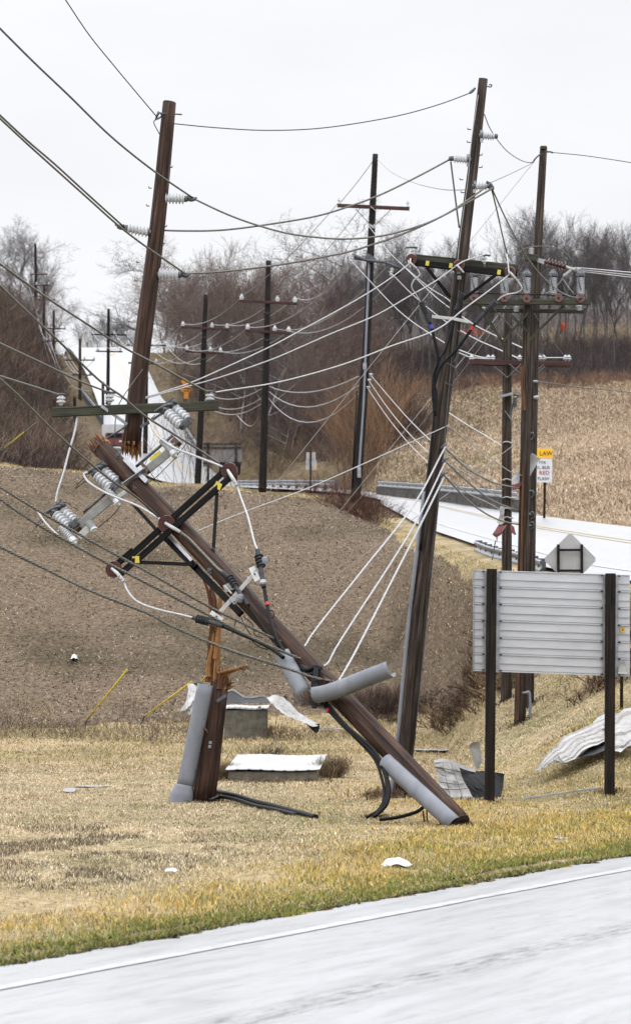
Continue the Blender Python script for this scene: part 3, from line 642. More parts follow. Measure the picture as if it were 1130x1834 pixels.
def gen_tree(seed, H, trunk_h, nlimb, spread, droop=0.0, thin=1.0, depth=4, up=.35):
    rg = random.Random(seed); T = []; Cn = []
    def grow(p, d, L, r, lv):
        n = 4 if lv < 2 else 3; pts = [p]; q = p
        for i in range(n):
            d = (d + Vector((rg.gauss(0, .11), rg.gauss(0, .11), rg.gauss(0, .08) + up * .13 - droop * .12 * lv))).normalized()
            q = q + d * (L / n); ra = r * (1 - .55 * i / n); rb = r * (1 - .55 * (i + 1) / n)
            (T if lv <= 1 else Cn).append((pts[-1], q, ra, rb)); pts.append(q)
            if lv < depth:
                k = rg.choice((1, 2, 2)) if lv else 0
                if lv == depth - 1: k = 2
                for _ in range(k):
                    a = Vector((rg.gauss(0, 1), rg.gauss(0, 1), rg.gauss(0, .6))); a = (a - d * a.dot(d)).normalized()
                    nd = (d * rg.uniform(.55, 1.1) + a * rg.uniform(.5, 1.0) * spread).normalized()
                    grow(q, nd, L * rg.uniform(.42, .66), max(rb * .6, .0085 * thin), lv + 1)
    d0 = Vector((rg.gauss(0, .05), rg.gauss(0, .05), 1)).normalized()
    q = Vector((0, 0, -.3)); r = H * .0125; n = 5
    for i in range(n):
        d0 = (d0 + Vector((rg.gauss(0, .05), rg.gauss(0, .05), 0))).normalized()
        q2 = q + d0 * (trunk_h + .3) / n; T.append((q, q2, r * (1.25 if i == 0 else 1 - .07 * i), r * (1 - .07 * (i + 1)))); q = q2
    # leader with limbs
    m = nlimb; Lz = H - trunk_h
    for i in range(m):
        t = i / m; d0 = (d0 + Vector((rg.gauss(0, .12), rg.gauss(0, .12), .1))).normalized()
        q2 = q + d0 * Lz * .8 / m; ra = r * .62 * (1 - .8 * t); rb = r * .62 * (1 - .8 * (t + 1 / m)); T.append((q, q2, ra, max(rb, .015)))
        for _ in range(rg.choice((1, 2, 2))):
            a = rg.uniform(0, 6.283); nd = Vector((math.cos(a) * spread, math.sin(a) * spread, rg.uniform(.25, .9) + up)).normalized()
            grow(q2, nd, Lz * rg.uniform(.34, .6) * (1 - .45 * t), max(ra * .72, .03), 1)
        q = q2
    return T, Cn
def seg_np(T):
    A = np.array([tuple(t[0]) for t in T]); B = np.array([tuple(t[1]) for t in T]); return A, B, np.array([t[2] for t in T]), np.array([t[3] for t in T])
PROTO = {}
def tree_proto(key, *a, **k):
    T, Cn = gen_tree(*a, **k); PROTO[key] = (T, Cn)
MESHES = {}
def tree(key, px, d, topy, m, name, label, group, wid=1.0, cat='tree', basepy=None):
    while d < 430 and carve(np.array([(px - CX) * d / F]), np.array([float(d)]), np.zeros(1))[1][0] < 3: d += 5
    x = (px - CX) * d / F; z0 = gz1(x, d); H = CZ + (HY - topy) * d / F - z0
    H0 = PROTO_H[key]; root = empty(name, (x, d, z0 - .1), label, cat, group)
    kk = (key, m.name)
    if kk not in MESHES:
        T, Cn = PROTO[key]; A = seg_np(T); B = seg_np(Cn)
        a = prisms('trunk', *A, None, m, root); c = prisms('crown', *B, None, M['bark'] if m.name == 'bark_pale' else m, root); MESHES[kk] = (a.data, c.data)
        for o in (a, c): o.location = (0, 0, 0)
    else:
        for nm, me in zip(('trunk', 'crown'), MESHES[kk]):
            o = bpy.data.objects.new(nm, me); COL.objects.link(o); o.parent = root
    s = H / H0; root.scale = (s * wid, s * wid, s); root.rotation_euler = (0, 0, rnd.uniform(0, 6.28))
    return root
PROTO_H = {}
def tp(key, seed, H, *a, **k):
    tree_proto(key, seed, H, *a, **k); T, Cn = PROTO[key]; PROTO_H[key] = max(t[1].z for t in T + Cn)
for i in range(4): tp('tall%d' % i, 100 + i, 18, 6.0, 7, .62, thin=1.35, up=.6)
for i in range(3): tp('oak%d' % i, 200 + i, 18, 4.0, 6, 1.25, thin=1.5, up=.25)
for i in range(2): tp('wide%d' % i, 300 + i, 12, 1.6, 6, 1.35, thin=1.2, up=.1)
for i in range(3): tp('bushy%d' % i, 400 + i, 10, 1.0, 7, .8, thin=1.0, up=.8)
print('proto sizes', {k: len(v[0]) + len(v[1]) for k, v in PROTO.items()})
LT = lambda s: s
# wood along the top of the stubble field
px = 612
i = 0
while px < 1260:
    d = rnd.uniform(268, 320)
    top = float(np.interp(px, [612, 660, 700, 760, 800, 860, 920, 990, 1040, 1100, 1150, 1300], [410, 420, 395, 440, 430, 410, 392, 375, 400, 385, 395, 400])) + rnd.uniform(-25, 60)
    tree('tall%d' % rnd.randrange(4), px, d, top, M['bark'], 'bare_tree', 'slender bare grey tree in the wood along the top of the tan stubble field', 'bare trees in the hilltop wood', rnd.uniform(.75, 1.05))
    px += rnd.uniform(7, 14); i += 1
for px in range(630, 1240, 27):
    d = rnd.uniform(335, 420); px2 = px + rnd.uniform(-12, 12)
    tree('tall%d' % rnd.randrange(4), px2, d, rnd.uniform(430, 490), M['bark'], 'bare_tree', 'faint bare tree standing deep in the wood behind the front row', 'far trees deep in the hilltop wood', .95)
# oaks behind the brown thicket
tree('oak0', 558, 300, 345, M['bark'], 'bare_tree', 'tallest broad bare oak on the skyline between the middle poles', None, 1.1)
tree('oak1', 690, 305, 402, M['bark'], 'bare_tree', 'broad bare oak right behind the middle pole with the conduit', None, .95)
tree('oak2', 625, 330, 420, M['bark'], 'bare_tree', 'smaller bare oak between the tall skyline oak and the middle pole', None)
tree('wide0', 268, 255, 430, M['bark'], 'bare_tree', 'wide spreading bare tree at the left end of the middle wood above the hill road', None, 1.5)
for px, d, top, k in [(315, 250, 410, 'oak1'), (340, 270, 430, 'oak2'), (385, 245, 415, 'tall1'), (430, 262, 418, 'oak0'), (470, 250, 432, 'tall2'), (500, 270, 425, 'oak2'), (525, 255, 455, 'tall0'), (590, 275, 440, 'tall3')]:
    tree(k, px, d, top, M['bark_brown'], 'bare_tree', 'bare brown tree in the dense middle wood right of the hill road', 'bare trees in the middle wood', rnd.uniform(.9, 1.2))
for px, d, top, k in [(295, 238, 500, 'bushy0'), (330, 232, 478, 'bushy1'), (362, 240, 470, 'bushy2'), (400, 248, 485, 'bushy0'), (436, 246, 465, 'bushy1'), (470, 245, 500, 'bushy2'), (505, 244, 490, 'bushy0'), (540, 240, 510, 'bushy1'), (575, 235, 525, 'bushy2'), (610, 240, 540, 'bushy0'), (640, 245, 560, 'bushy2'), (318, 222, 560, 'bushy2'), (380, 250, 560, 'bushy1'), (450, 250, 570, 'bushy0'), (520, 222, 575, 'bushy1'), (585, 225, 600, 'bushy2')]:
    tree(k, px, d, top, M['bark_brown'], 'young_tree', 'dense twiggy young tree in the reddish brown thicket right of the hill road', 'young trees in the brown thicket', rnd.uniform(1.0, 1.35))
tree('oak1', 432, 230, 520, M['bark_pale'], 'sycamore', 'pale white limbed sycamore in front of the brown thicket, left one', None, 1.25)
tree('oak0', 472, 224, 560, M['bark_pale'], 'sycamore', 'pale white limbed sycamore behind the pole with two red crossarms, right one', None, 1.15)
tree('wide1', 505, 214, 690, M['bark_pale'], 'sycamore', 'low pale leaning sycamore branches over the far guardrail', None, 1.2)
for px in range(300, 670, 33):
    d = rnd.uniform(250, 305); tree('bushy%d' % rnd.randrange(3), px + rnd.uniform(-8, 8), d, rnd.uniform(440, 540), M['bark_brown'], 'young_tree', 'dense twiggy young tree in the reddish brown thicket right of the hill road', 'young trees in the brown thicket', rnd.uniform(1.2, 1.7))
# left hilltop
for px, d, top, k in [(8, 400, 405, 'oak0'), (52, 405, 378, 'oak1'), (30, 420, 400, 'tall0'), (-20, 400, 395, 'oak2'), (75, 415, 425, 'tall2'), (-50, 410, 400, 'tall1'), (95, 425, 470, 'oak2'), (18, 380, 450, 'tall3'), (60, 395, 470, 'bushy1'), (92, 410, 510, 'wide1')]:
    tree(k, px, d, top, M['bark'], 'bare_tree', 'bare grey tree on the left hilltop beside the road crest', 'bare trees on the left hilltop', rnd.uniform(.95, 1.2))
for px, d, top, k in [(160, 440, 575, 'bushy0'), (178, 450, 562, 'bushy1'), (195, 445, 553, 'bushy2'), (214, 450, 556, 'bushy0'), (232, 440, 566, 'bushy1'), (250, 445, 585, 'bushy2')]:
    tree(k, px, d, top, M['bark'], 'bare_tree', 'small round bare tree beyond the crest of the hill road', 'round bare trees beyond the road crest', 1.25)
for px, d, top in [(20, 335, 505), (55, 342, 500), (85, 350, 520), (-5, 330, 495), (40, 318, 545)]:
    tree('bushy%d' % rnd.randrange(3), px, d, top, M['bark_brown'], 'young_tree', 'dense reddish brown twiggy tree on the left hillside', 'reddish trees on the left hillside', 1.4)
# brush masses
RB_ = [(1.0, (.125, .09, .078)), (.8, (.195, .138, .112)), (.5, (.085, .065, .06)), (.35, (.27, .195, .145))]
thicket('hillside_brush', 12000, 128, 395, -90, 190, lambda x, y: NR.uniform(1.2, 4.2, len(x)) * np.interp(y, [128, 160, 390], [.5, 1, 1.2]) * np.clip((np.interp(y, [128, 262, 400], [165, 150, 100]) - (x / y * F + CX)) / 70, .12, 1) * (.45 + 1.1 * fbm(x * .35, y * .12, 97)), .42, .017, [(lambda x, y: .2 + 2.5 * np.clip(fbm(x * .12, y * .035, 95) - .45, 0, 1) * 4, (.075, .052, .048)), (lambda x, y: .15 + 2.5 * np.clip(.55 - fbm(x * .12, y * .035, 95), 0, 1) * 4, (.16, .11, .085)), (.5, (.05, .04, .04)), (.3, (.25, .19, .14)), (lambda x, y: np.clip(fbm(x * .15 + 9, y * .05, 96) - .55, 0, 1) * 7, (.075, .085, .045))], 'dark brown bare thicket covering the left hillside', keep=lambda x, y: (x / y * F + CX < np.interp(y, [128, 262, 400], [190, 150, 92])) & (carve(x, y, np.zeros(len(x)))[1] > 2.2) & (carve(x, y, np.zeros(len(x)))[2] < .5))
thicket('middle_brush', 15000, 198, 320, 262, 690, lambda x, y: NR.uniform(1.5, 5.5, len(x)) * (.5 + fbm(x * .25, y * .1, 98)) * np.clip(carve(x, y, np.zeros(len(x)))[1] / 9, .3, 1), .3, .022, RB_, 'reddish brown bare thicket right of the hill road', keep=lambda x, y: (carve(x, y, np.zeros(len(x)))[1] > 3.5) & (carve(x, y, np.zeros(len(x)))[2] > .5) & ((x / y * F + CX < np.interp(y, [198, 215, 240], [560, 640, 690]))))
thicket('slope_brush', 8000, 208, 335, 285, 560, lambda x, y: NR.uniform(.5, 2.3, len(x)) * (.4 + 1.1 * fbm(x * .3, y * .1, 99)), .45, .017, [(1, (.12, .085, .07)), (.8, (.2, .14, .105)), (.4, (.30, .22, .15)), (.3, (.12, .125, .06))], 'low mottled brown brush on the slope right of the hill road', keep=lambda x, y: (carve(x, y, np.zeros(len(x)))[1] > 1.6) & (carve(x, y, np.zeros(len(x)))[2] > .5) & (fbm(x * .2, y * .07, 101) > .38))
thicket('hillside_saplings', 1800, 140, 390, -90, 150, lambda x, y: NR.uniform(1.5, 4.5, len(x)) * fbm(x * .2, y * .08, 102) * 1.6, .35, .018, [(1, (.27, .19, .14)), (.6, (.2, .14, .11)), (.3, (.34, .25, .18))], 'lighter tan saplings scattered through the left hillside thicket', forks=3, keep=lambda x, y: (fbm(x * .16, y * .06, 103) > .47) & (x / y * F + CX < np.interp(y, [128, 262, 400], [110, 110, 85])))
thicket('wood_floor_brush', 7500, 258, 318, 600, 1230, lambda x, y: NR.uniform(.8, 2.2, len(x)) + 2.2 * NR.uniform(0, 1, len(x)) ** 6, .35, .018, [(1, (.09, .072, .072)), (.8, (.14, .11, .105)), (.5, (.06, .053, .055))], 'dark brush along the edge of the hilltop wood')
thicket('deep_wood_brush', 4500, 318, 430, 590, 1240, lambda x, y: NR.uniform(2.0, 7.0, len(x)), .28, .022, [(1, (.22, .195, .195)), (.8, (.28, .25, .25)), (.4, (.14, .125, .125))], 'grey brown saplings and brush deep inside the hilltop wood', keep=lambda x, y: fbm(x * .06, y * .02, 93) > .36)
thicket('roadside_weeds', 9000, 180, 400, 90, 640, lambda x, y: NR.uniform(.12, .5, len(x)) * np.interp(y, [180, 400], [.8, 1.6]), .6, .016, [(1, (.30, .22, .13)), (.8, (.19, .13, .085)), (.6, (.15, .16, .06)), (.3, (.08, .06, .045))], 'tan and olive weeds along both sides of the far hill road')
thicket('field_edge_weeds', 1500, 256, 266, 680, 1200, lambda x, y: NR.uniform(.5, 1.5, len(x)) * (.5 + fbm(x * .1, y * .1, 81)), .4, .02, [(1, (.36, .23, .15)), (.7, (.25, .15, .1))], 'reddish tan weeds along the top edge of the stubble field')
thicket('field_foot_weeds', 1500, 71, 79, -40, 640, lambda x, y: NR.uniform(.15, .55, len(x)) * (.3 + 1.2 * fbm(x * .8, y * .3, 83)), .5, .006, [(1, (.13, .09, .07)), (.8, (.28, .2, .13))], 'dark weeds along the foot of the brown field', keep=lambda x, y: fbm(x * .5, y * .3, 85) > .45)
thicket('creek_brush', 5000, 64, 82, 640, 890, lambda x, y: NR.uniform(.12, .42, len(x)), .8, .007, [(1, (.10, .065, .055)), (.8, (.17, .115, .09)), (.5, (.28, .2, .13)), (.3, (.05, .036, .034))], 'low purplish brown brush at the foot of the bank', forks=3, keep=lambda x, y: np.abs(y - np.interp(x / y * F + CX, [640, 700, 800, 890], [78, 77.3, 74, 67])) < 1.7 * fbm(x * .6, y * .4, 91) * np.interp(x / y * F + CX, [640, 720], [.6, 1.6]))
thicket('bank_weeds', 7000, 54, 76, 760, 1180, lambda x, y: NR.uniform(.15, .7, len(x)) * fbm(x, y * .5, 87) * 1.6, .8, .011, [(1, (.13, .085, .06)), (.8, (.3, .21, .13)), (.5, (.07, .045, .038))], 'tangled brown weeds on the bank behind the big sign', forks=3, keep=lambda x, y: (fbm(x * .5, y * .25, 88) > np.interp(x / y * F + CX, [760, 880, 940], [.62, .56, .42])) & (y > np.interp(x / y * F + CX, [760, 860, 960, 1040, 1130], [70, 64, 57.6, 56, 56])))
def shrub(px, d, topy, n, cols_, label, spread=.25, lean=.35, r=.02, forks=3, name='shrub', group=None):
    x0 = (px - CX) * d / F; z0 = gz1(x0, d); H = CZ + (HY - topy) * d / F - z0
    H = max(H, .12)
    x = x0 + NR.normal(0, spread * H, n); y = d + NR.normal(0, spread * H, n)
    o = thicket(name, 0, 0, 0, 0, 0, lambda x, y: NR.uniform(.6, 1.05, len(x)) * H, lean, r, cols_, label, 'shrub', forks, 3, xy=(x, y), fan=.35, kind=None)
    if group: o['group'] = group
    return o
OR_ = [(1, (.34, .205, .12)), (.8, (.26, .16, .10)), (.5, (.17, .115, .085))]
shrub(588, 192, 655, 260, OR_, 'large orange brown willow shrub left of the middle pole, by the road bend', .22, .22, .015)
shrub(640, 196, 690, 160, OR_, 'orange brown willow shrub directly behind the middle pole', .22, .25, .015)
shrub(520, 196, 720, 130, OR_, 'small orange brown shrub between the two poles at the road bend', .3, .3, .015)
shrub(700, 200, 680, 220, RB_, 'dark brown bare shrub just right of the middle pole', .35, .4, .018)
shrub(740, 205, 735, 120, RB_, 'low brown shrub at the left edge of the stubble field', .5, .5, .016)
shrub(438, 192, 700, 150, RB_, 'brown bare shrub behind the far dark sign back', .35, .35, .016)
shrub(540, 190, 745, 140, RB_, 'brown shrub on the mound above the small sign back', .45, .45, .014)
DW = [(1, (.33, .25, .15)), (.6, (.22, .14, .09)), (.4, (.10, .07, .05))]
shrub(660, 112, 868, 420, [(1, (.15, .075, .055)), (.6, (.1, .055, .045))], 'reddish brown weed clump at the foot of the middle pole', .9, 1.0, .006, 3, 'weed_clump')
shrub(680, 78, 1218, 260, RB_, 'purplish brown bush behind the crossing of the grey conduit and the fallen pole', .35, .5, .005, 3, 'weed_clump')
shrub(575, 79, 1225, 260, RB_, 'brown bush behind the sheet metal right of the far concrete box', .35, .5, .005, 3, 'weed_clump')
shrub(597, 55.2, 1345, 150, DW, 'dry weeds at the right end of the near concrete box', .25, .4, .004, 3, 'weed_clump')
shrub(396, 55.0, 1352, 120, DW, 'dry weeds at the left end of the near concrete box', .25, .4, .004, 3, 'weed_clump')
shrub(478, 58.2, 1320, 50, [(1, (.05, .035, .03))], 'dark branching weed behind the near concrete box', .3, .5, .004, 3, 'weed_clump')
xw = NR.uniform((400 - CX) / F * 54, (600 - CX) / F * 54, 150); yw = NR.normal(53.85, .09, 150)
o = thicket('weed_clump', 0, 0, 0, 0, 0, lambda x, y: NR.uniform(.05, .2, len(x)), .8, .0035, DW, 'low dry grass along the front of the near concrete box', 'shrub', 3, 3, xy=(xw, yw), fan=.4, kind=None)
shrub(472, 73.0, 1290, 90, DW, 'dry weeds in front of the far concrete box', .8, .6, .005, 3, 'weed_clump')
shrub(372, 46.3, 1408, 60, DW, 'dry weeds at the foot of the broken pole stump', .5, .5, .003, 3, 'weed_clump')
shrub(690, 47.9, 1400, 110, [(1, (.11, .07, .05)), (.6, (.3, .2, .12))], 'dead brown weeds at the foot of the leaning pole', 1.0, .8, .004, 3, 'weed_clump')
# ---------------------------------------------------------------- utility poles
def shaft_mb(pts, r, n=20, seed=0, step=.35, jit=.02, knots=0):
    """pts/r are control points of a tapered trunk; resampled finely so that the wood is not perfectly straight."""
    pts = smooth(pts, 10) if len(pts) > 2 else [Vector(p) for p in pts]
    L = [0]
    for a, b in zip(pts, pts[1:]): L.append(L[-1] + (b - a).length)
    k = max(6, int(L[-1] / step)); A = np.array([tuple(p) for p in pts]); t = np.linspace(0, L[-1], k)
    Q = [Vector([np.interp(q, L, A[:, c]) for c in range(3)]) for q in t]
    rr = [float(np.interp(q / L[-1], np.linspace(0, 1, len(r)), r)) for q in t]
    return MB().tube(Q, rr, n, True, True, jit, seed)
def ribs(n, r0, r1, L, t0=0.0):
    """profile with n sheds."""
    p = [(t0, r0 * .9)]; s = L / n
    for i in range(n):
        a = t0 + i * s; p += [(a + s * .12, r0), (a + s * .42, r1), (a + s * .58, r1), (a + s * .72, r0)]
    p.append((t0 + L, r0 * .9)); return p
def post_ins(a, b, R, n, m, parent, name='insulator', cap=True, capm='galv_dark'):
    a, b = Vector(a), Vector(b); d = (b - a).normalized(); L = (b - a).length
    o = MB().lathe(a, d, ribs(n, R * .62, R, L), 16).build(name, M[m], parent)
    if cap:
        c = MB().lathe(a - d * .07, d, [(0, R * .5), (.01, R * .72), (.06, R * .72), (.075, R * .5)], 12)
        c.lathe(b - d * .005, d, [(0, R * .5), (.01, R * .6), (.05, R * .55), (.06, R * .35)], 12)
        c.build('end_cap', M[capm], o)
    return o
def bell(c, R, m, parent, ax=(0, -1, 0), clamp=None):
    """disc insulator seen face on, with rings and a metal clamp."""
    ax = Vector(ax).normalized(); c = Vector(c)
    prof = [(-.10, R * .3), (-.08, R * .9), (-.05, R), (-.03, R * .97)]
    for k in range(4):
        r = R * (.86 - k * .19); prof += [(-.028, r + .02), (-.012, r + .012), (-.012, r), (-.028, r - .008)]
    prof += [(.0, R * .2), (.05, R * .17)]
    o = MB().lathe(c, ax, prof, 28).build('disc_insulator', M[m], parent)
    if clamp:
        p = [c + ax * .06] + [Vector(q) for q in clamp]
        k = MB().tube(p, [R * .16, R * .22, R * .2][:len(p)] if len(p) <= 3 else R * .18, 8)
        for i in range(3):
            q = p[-1].lerp(p[-2], i * .3); k.lathe(q + ax * .05, -ax, [(0, R * .14), (.1, R * .17), (.14, R * .1)], 8)
        k.build('clamp', M['alum'], o)
    return o
def bolts(pts, parent, s=.035, m='galv_dark', ax=(0, -1, 0), name='bolt'):
    for p in pts:
        MB().plate([p + Vector((-s, 0, -s)), p + Vector((s, 0, -s)), p + Vector((s, 0, s)), p + Vector((-s, 0, s))], .012).lathe(p, ax, [(0, s * .5), (.03, s * .5), (.04, s * .3)], 6).build(name, M[m], parent)
def steps_mb(p, dx, L=.12):
    return MB().tube([p, p + Vector((dx * L, -.01, 0)), p + Vector((dx * (L + .005), -.01, .025))], .009, 6)

# --- 1. the hanging pole top
d0 = 46.0
T1 = empty('hanging_pole_top', P(236, 822, d0), 'snapped upper half of a reddish brown pole hanging in the wires above the fallen trunk', 'utility pole')
sh = shaft_mb([P(236, 800, d0), P(253, 640, d0), P(283, 400, d0), P(304, 184, d0)], [.138, .132, .118, .102], seed=3).build('shaft', M['pole'], T1)
MB().lathe(P(304, 184, d0), P(304, 184, d0) - P(303, 190, d0), [(0, .101), (.012, .098), (.02, .085)], 20).build('mossy_top', M['arm_grey'], T1)
# splintered lower end
rg = random.Random(5); b = MB(); b2 = MB()
ax = (P(236, 800, d0) - P(240, 760, d0)).normalized()
for k in range(46):
    a = rg.uniform(0, 6.283); r = .132 * math.sqrt(rg.uniform(.05, 1)); base = P(236, 797, d0) + Vector((math.cos(a) * r, math.sin(a) * r, 0)) - ax * .05
    L = rg.uniform(.06, .27) * (1.25 if math.cos(a) > .2 else .8); tip = base + ax * L + Vector((rg.gauss(0, .012), rg.gauss(0, .01), 0))
    (b if rg.random() < .62 else b2).tube([base, base.lerp(tip, .6), tip], [rg.uniform(.016, .034), rg.uniform(.012, .024), .003], 5, True, False)
b.build('splinters', M['splint'], sh); b2.build('splinters', M['heart'], sh)
arm = MB().bar(P(95, 735, d0 - .22), P(392, 723, d0 - .22), .11, .145, (0, 0, 1), .008)
arm.v = [p + Vector((0, 0, .035 * math.cos((p.x - P(95, 735, d0).x) / (P(392, 723, d0).x - P(95, 735, d0).x) * 3.14 - 1.57) - .03)) for p in arm.v]
cross = arm.build('crossarm', M['arm_grey'], T1)
def pin_ins(p, R, H, parent, m='porc', tie=True):
    o = MB().lathe(p, (0, 0, 1), [(0, R * .35), (H * .15, R * .45), (H * .25, R * .98), (H * .36, R), (H * .46, R * .62), (H * .5, R * .55), (H * .58, R * .95), (H * .7, R * .92), (H * .8, R * .5), (H * .86, R * .44), (H, R * .36)], 18).build('pin_insulator', M[m], parent)
    q = MB().lathe(p - Vector((0, 0, .09)), (0, 0, 1), [(0, .016), (.1, .016)], 8)
    if tie: q.tube([p + Vector((-.09, -.03, H * .95)), p + Vector((0, -.05, H)), p + Vector((.09, -.03, H * .93))], .017, 6)
    q.build('pin', M['galv_dark'], o); return o
for q in [(110, 718), (197, 715), (376, 713)]: pin_ins(P(q[0], q[1] + 8, d0 - .22), .07, .17, T1)
MB().bar(P(182, 727, d0 - .31), P(228, 760, d0 - .16), .008, .045).build('brace', M['galv'], T1)
MB().bar(P(320, 722, d0 - .31), P(252, 765, d0 - .16), .008, .04).build('brace', M['galv_dark'], T1)
MB().tube(smooth([P(228, 763, d0 - .1), P(200, 780, d0 - .1), P(160, 800, d0 - .05)], 6), .016, 6).build('loose_brace', M['galv_dark'], T1)
MB().tube(smooth([P(256, 661, d0 - .16), P(219, 714, d0 - .2), P(208, 745, d0 - .1), P(206, 800, d0)], 8), .008, 5).build('ground_wire', M['wire'], T1)
for (x0, y0, x1, y1, ri, n) in [(296, 355, 331, 356, .085, 6), (266, 416, 229, 409, .088, 6), (284, 491, 320, 492, .092, 6)]:
    a, bb = P(x0, y0, d0 - .03), P(x1, y1, d0 - .06); o = post_ins(a, bb, ri, n, 'porc', T1, 'line_post_insulator')
    dd = (bb - a).normalized(); k = MB()
    k.tube([bb + dd * .03, bb + dd * .10, bb + dd * .16], [.028, .045, .03], 8); k.tube([bb + dd * .05 + Vector((0, -.05, .04)), bb + dd * .12 + Vector((0, -.05, -.03)), bb + dd * .19 + Vector((0, -.04, .02))], .016, 6)
    k.build('line_clamp', M['galv_dark'], o)
    MB().bar(a - dd * .05 + Vector((0, -.02, -.12)), a - dd * .05 + Vector((0, -.02, .13)), .06, .03, dd).build('bracket', M['galv_dark'], o)
hw = MB(); hw.tube(smooth([P(279, 214, d0 - .1), P(286, 202, d0 - .16), P(290, 208, d0 - .1), P(280, 213, d0 - .12), P(284, 200, d0 - .08)], 6), .014, 6)
hw.tube([P(288, 203, d0 - .12), P(326, 205, d0 + .02)], .012, 6); hw.tube(smooth([P(280, 214, d0 - .1), P(276, 220, d0 - .1), P(286, 240, d0 - .1)], 6), .009, 6)
hw.build('static_wire_clamp', M['galv_dark'], T1)
for i, (x, y) in enumerate([(272, 337), (268, 369), (294, 406), (290, 437), (250, 470), (247, 503), (304, 300)]): steps_mb(P(x, y, d0 - .06), -1 if x < 280 else 1, .04).build('step_bolt', M['galv_dark'], T1)
MB().tube([P(304, 295, d0 - .08), P(302, 330, d0 - .1), P(298, 352, d0 - .1)], .006, 5).build('bond_wire', M['galv_dark'], T1)

# --- 2. the fallen pole and its hardware
def FA(px, py, off=0.0):   # a point on the plane of the fallen pole: deeper at the broken end, off metres towards the camera
    t = ((px - 170) * .696 + (py - 795) * .718) / 945.0
    return P(px, py, 45.4 - 5.35 * t - off)
T2 = empty('fallen_pole', FA(824, 1478), 'fallen brown utility pole lying on a slant with its crossarms, switches and grey cable guards', 'utility pole')
T2.location.z = 0; OFF[T2.name].z = 0
rsh = [.135, .137, .14, .145, .15, .155]
fs = shaft_mb([FA(178, 798), FA(330, 955), FA(500, 1136), FA(660, 1302), FA(822, 1474)], rsh, 24, seed=9, jit=.025).build('shaft', M['pole'], T2)
rg = random.Random(8); b = MB(); b2 = MB(); ax = (FA(178, 798) - FA(215, 836)).normalized(); s1, s2 = perp(ax)
for k in range(60):
    a = rg.uniform(0, 6.283); r = .128 * math.sqrt(rg.uniform(.05, 1)); base = FA(182, 802) + s1 * math.cos(a) * r + s2 * math.sin(a) * r - ax * .04
    side = (s1 * math.cos(a) + s2 * math.sin(a)).dot(Vector((1, 0, 1)).normalized()); L = rg.uniform(.05, .22) * (1 + .5 * abs(side)); tip = base + ax * L + Vector((rg.gauss(0, .015), rg.gauss(0, .012), rg.gauss(0, .015)))
    (b if rg.random() < .4 else b2).tube([base, base.lerp(tip, .55), tip], [rg.uniform(.018, .036), rg.uniform(.014, .026), .003], 5, True, False)
b.build('splinters', M['splint'], fs); b2.build('splinters', M['heart'], fs)
# pole-end cut at the ground
MB().lathe(FA(822, 1474), FA(830, 1482) - FA(822, 1474), [(0, .153), (.03, .148), (.05, .10), (.045, .02)], 24).build('cut_end', M['pole_grey'], fs)
bolts([FA(212, 816, .15), FA(244, 874, .13), FA(328, 957, .15), FA(376, 1022, .15)], T2, .04)
# double black crossarm
for (a, c) in [((226, 1003), (404, 842)), ((238, 1010), (418, 850))]: MB().bar(FA(*a, .24), FA(*c, .24), .09, .10, (0, -1, 0)).build('crossarm', M['arm_black'], T2)
MB().bar(FA(196, 1022, .24), FA(240, 985, .24), .09, .10, (0, -1, 0)).bar(FA(213, 1031, .24), FA(246, 1001, .24), .09, .10, (0, -1, 0)).build('crossarm_end', M['arm_black'], T2)
MB().bar(FA(396, 838, .23), FA(428, 840, .23), .16, .10, (0, -1, 0)).build('arm_plate', M['arm_black'], T2)
MB().bar(FA(238, 1003, .30), FA(250, 1002, .30), .008, .10, (0, 0, 1)).bar(FA(386, 867, .31), FA(396, 873, .31), .008, .10, (0, 0, 1)).build('yellow_tag', M['yellow_tag'], T2)
MB().bar(FA(389, 884, .20), FA(382, 992, .05), .05, .055, (0, -1, 0)).build('brace', M['arm_black'], T2)
MB().bar(FA(250, 1007, .22), FA(346, 1011, .10), .05, .05, (0, -1, 0)).build('brace', M['arm_black'], T2)
bell(FA(410, 843, .34), .125, 'porc_brown', T2, (-.25, -1, .1), [FA(414, 852, .44), FA(424, 868, .46)])
bell(FA(298, 938, .36), .13, 'porc_brown', T2, (-.1, -1, .1), [FA(308, 944, .47), FA(322, 952, .49)])
bell(FA(203, 1019, .34), .125, 'porc_brown', T2, (-.25, -1, .1), [FA(210, 1026, .44), FA(222, 1040, .46)])
# second beam under the pole
MB().bar(FA(296, 962, -.05), FA(352, 1018, -.05), .10, .12, (0, -1, 0)).build('beam', M['arm_black'], T2)
MB().bar(FA(303, 960, .06), FA(344, 1004, .06), .05, .02, (0, -1, 0)).build('beam_plate', M['galv'], T2)
MB().bar(FA(238, 902, -.02), FA(292, 962, -.02), .05, .05, (0, -1, 0)).build('brace', M['arm_black'], T2)
MB().bar(FA(350, 1016, -.08), FA(432, 1100, -.1), .10, .07, (0, -1, 0)).build('beam', M['arm_black'], T2)
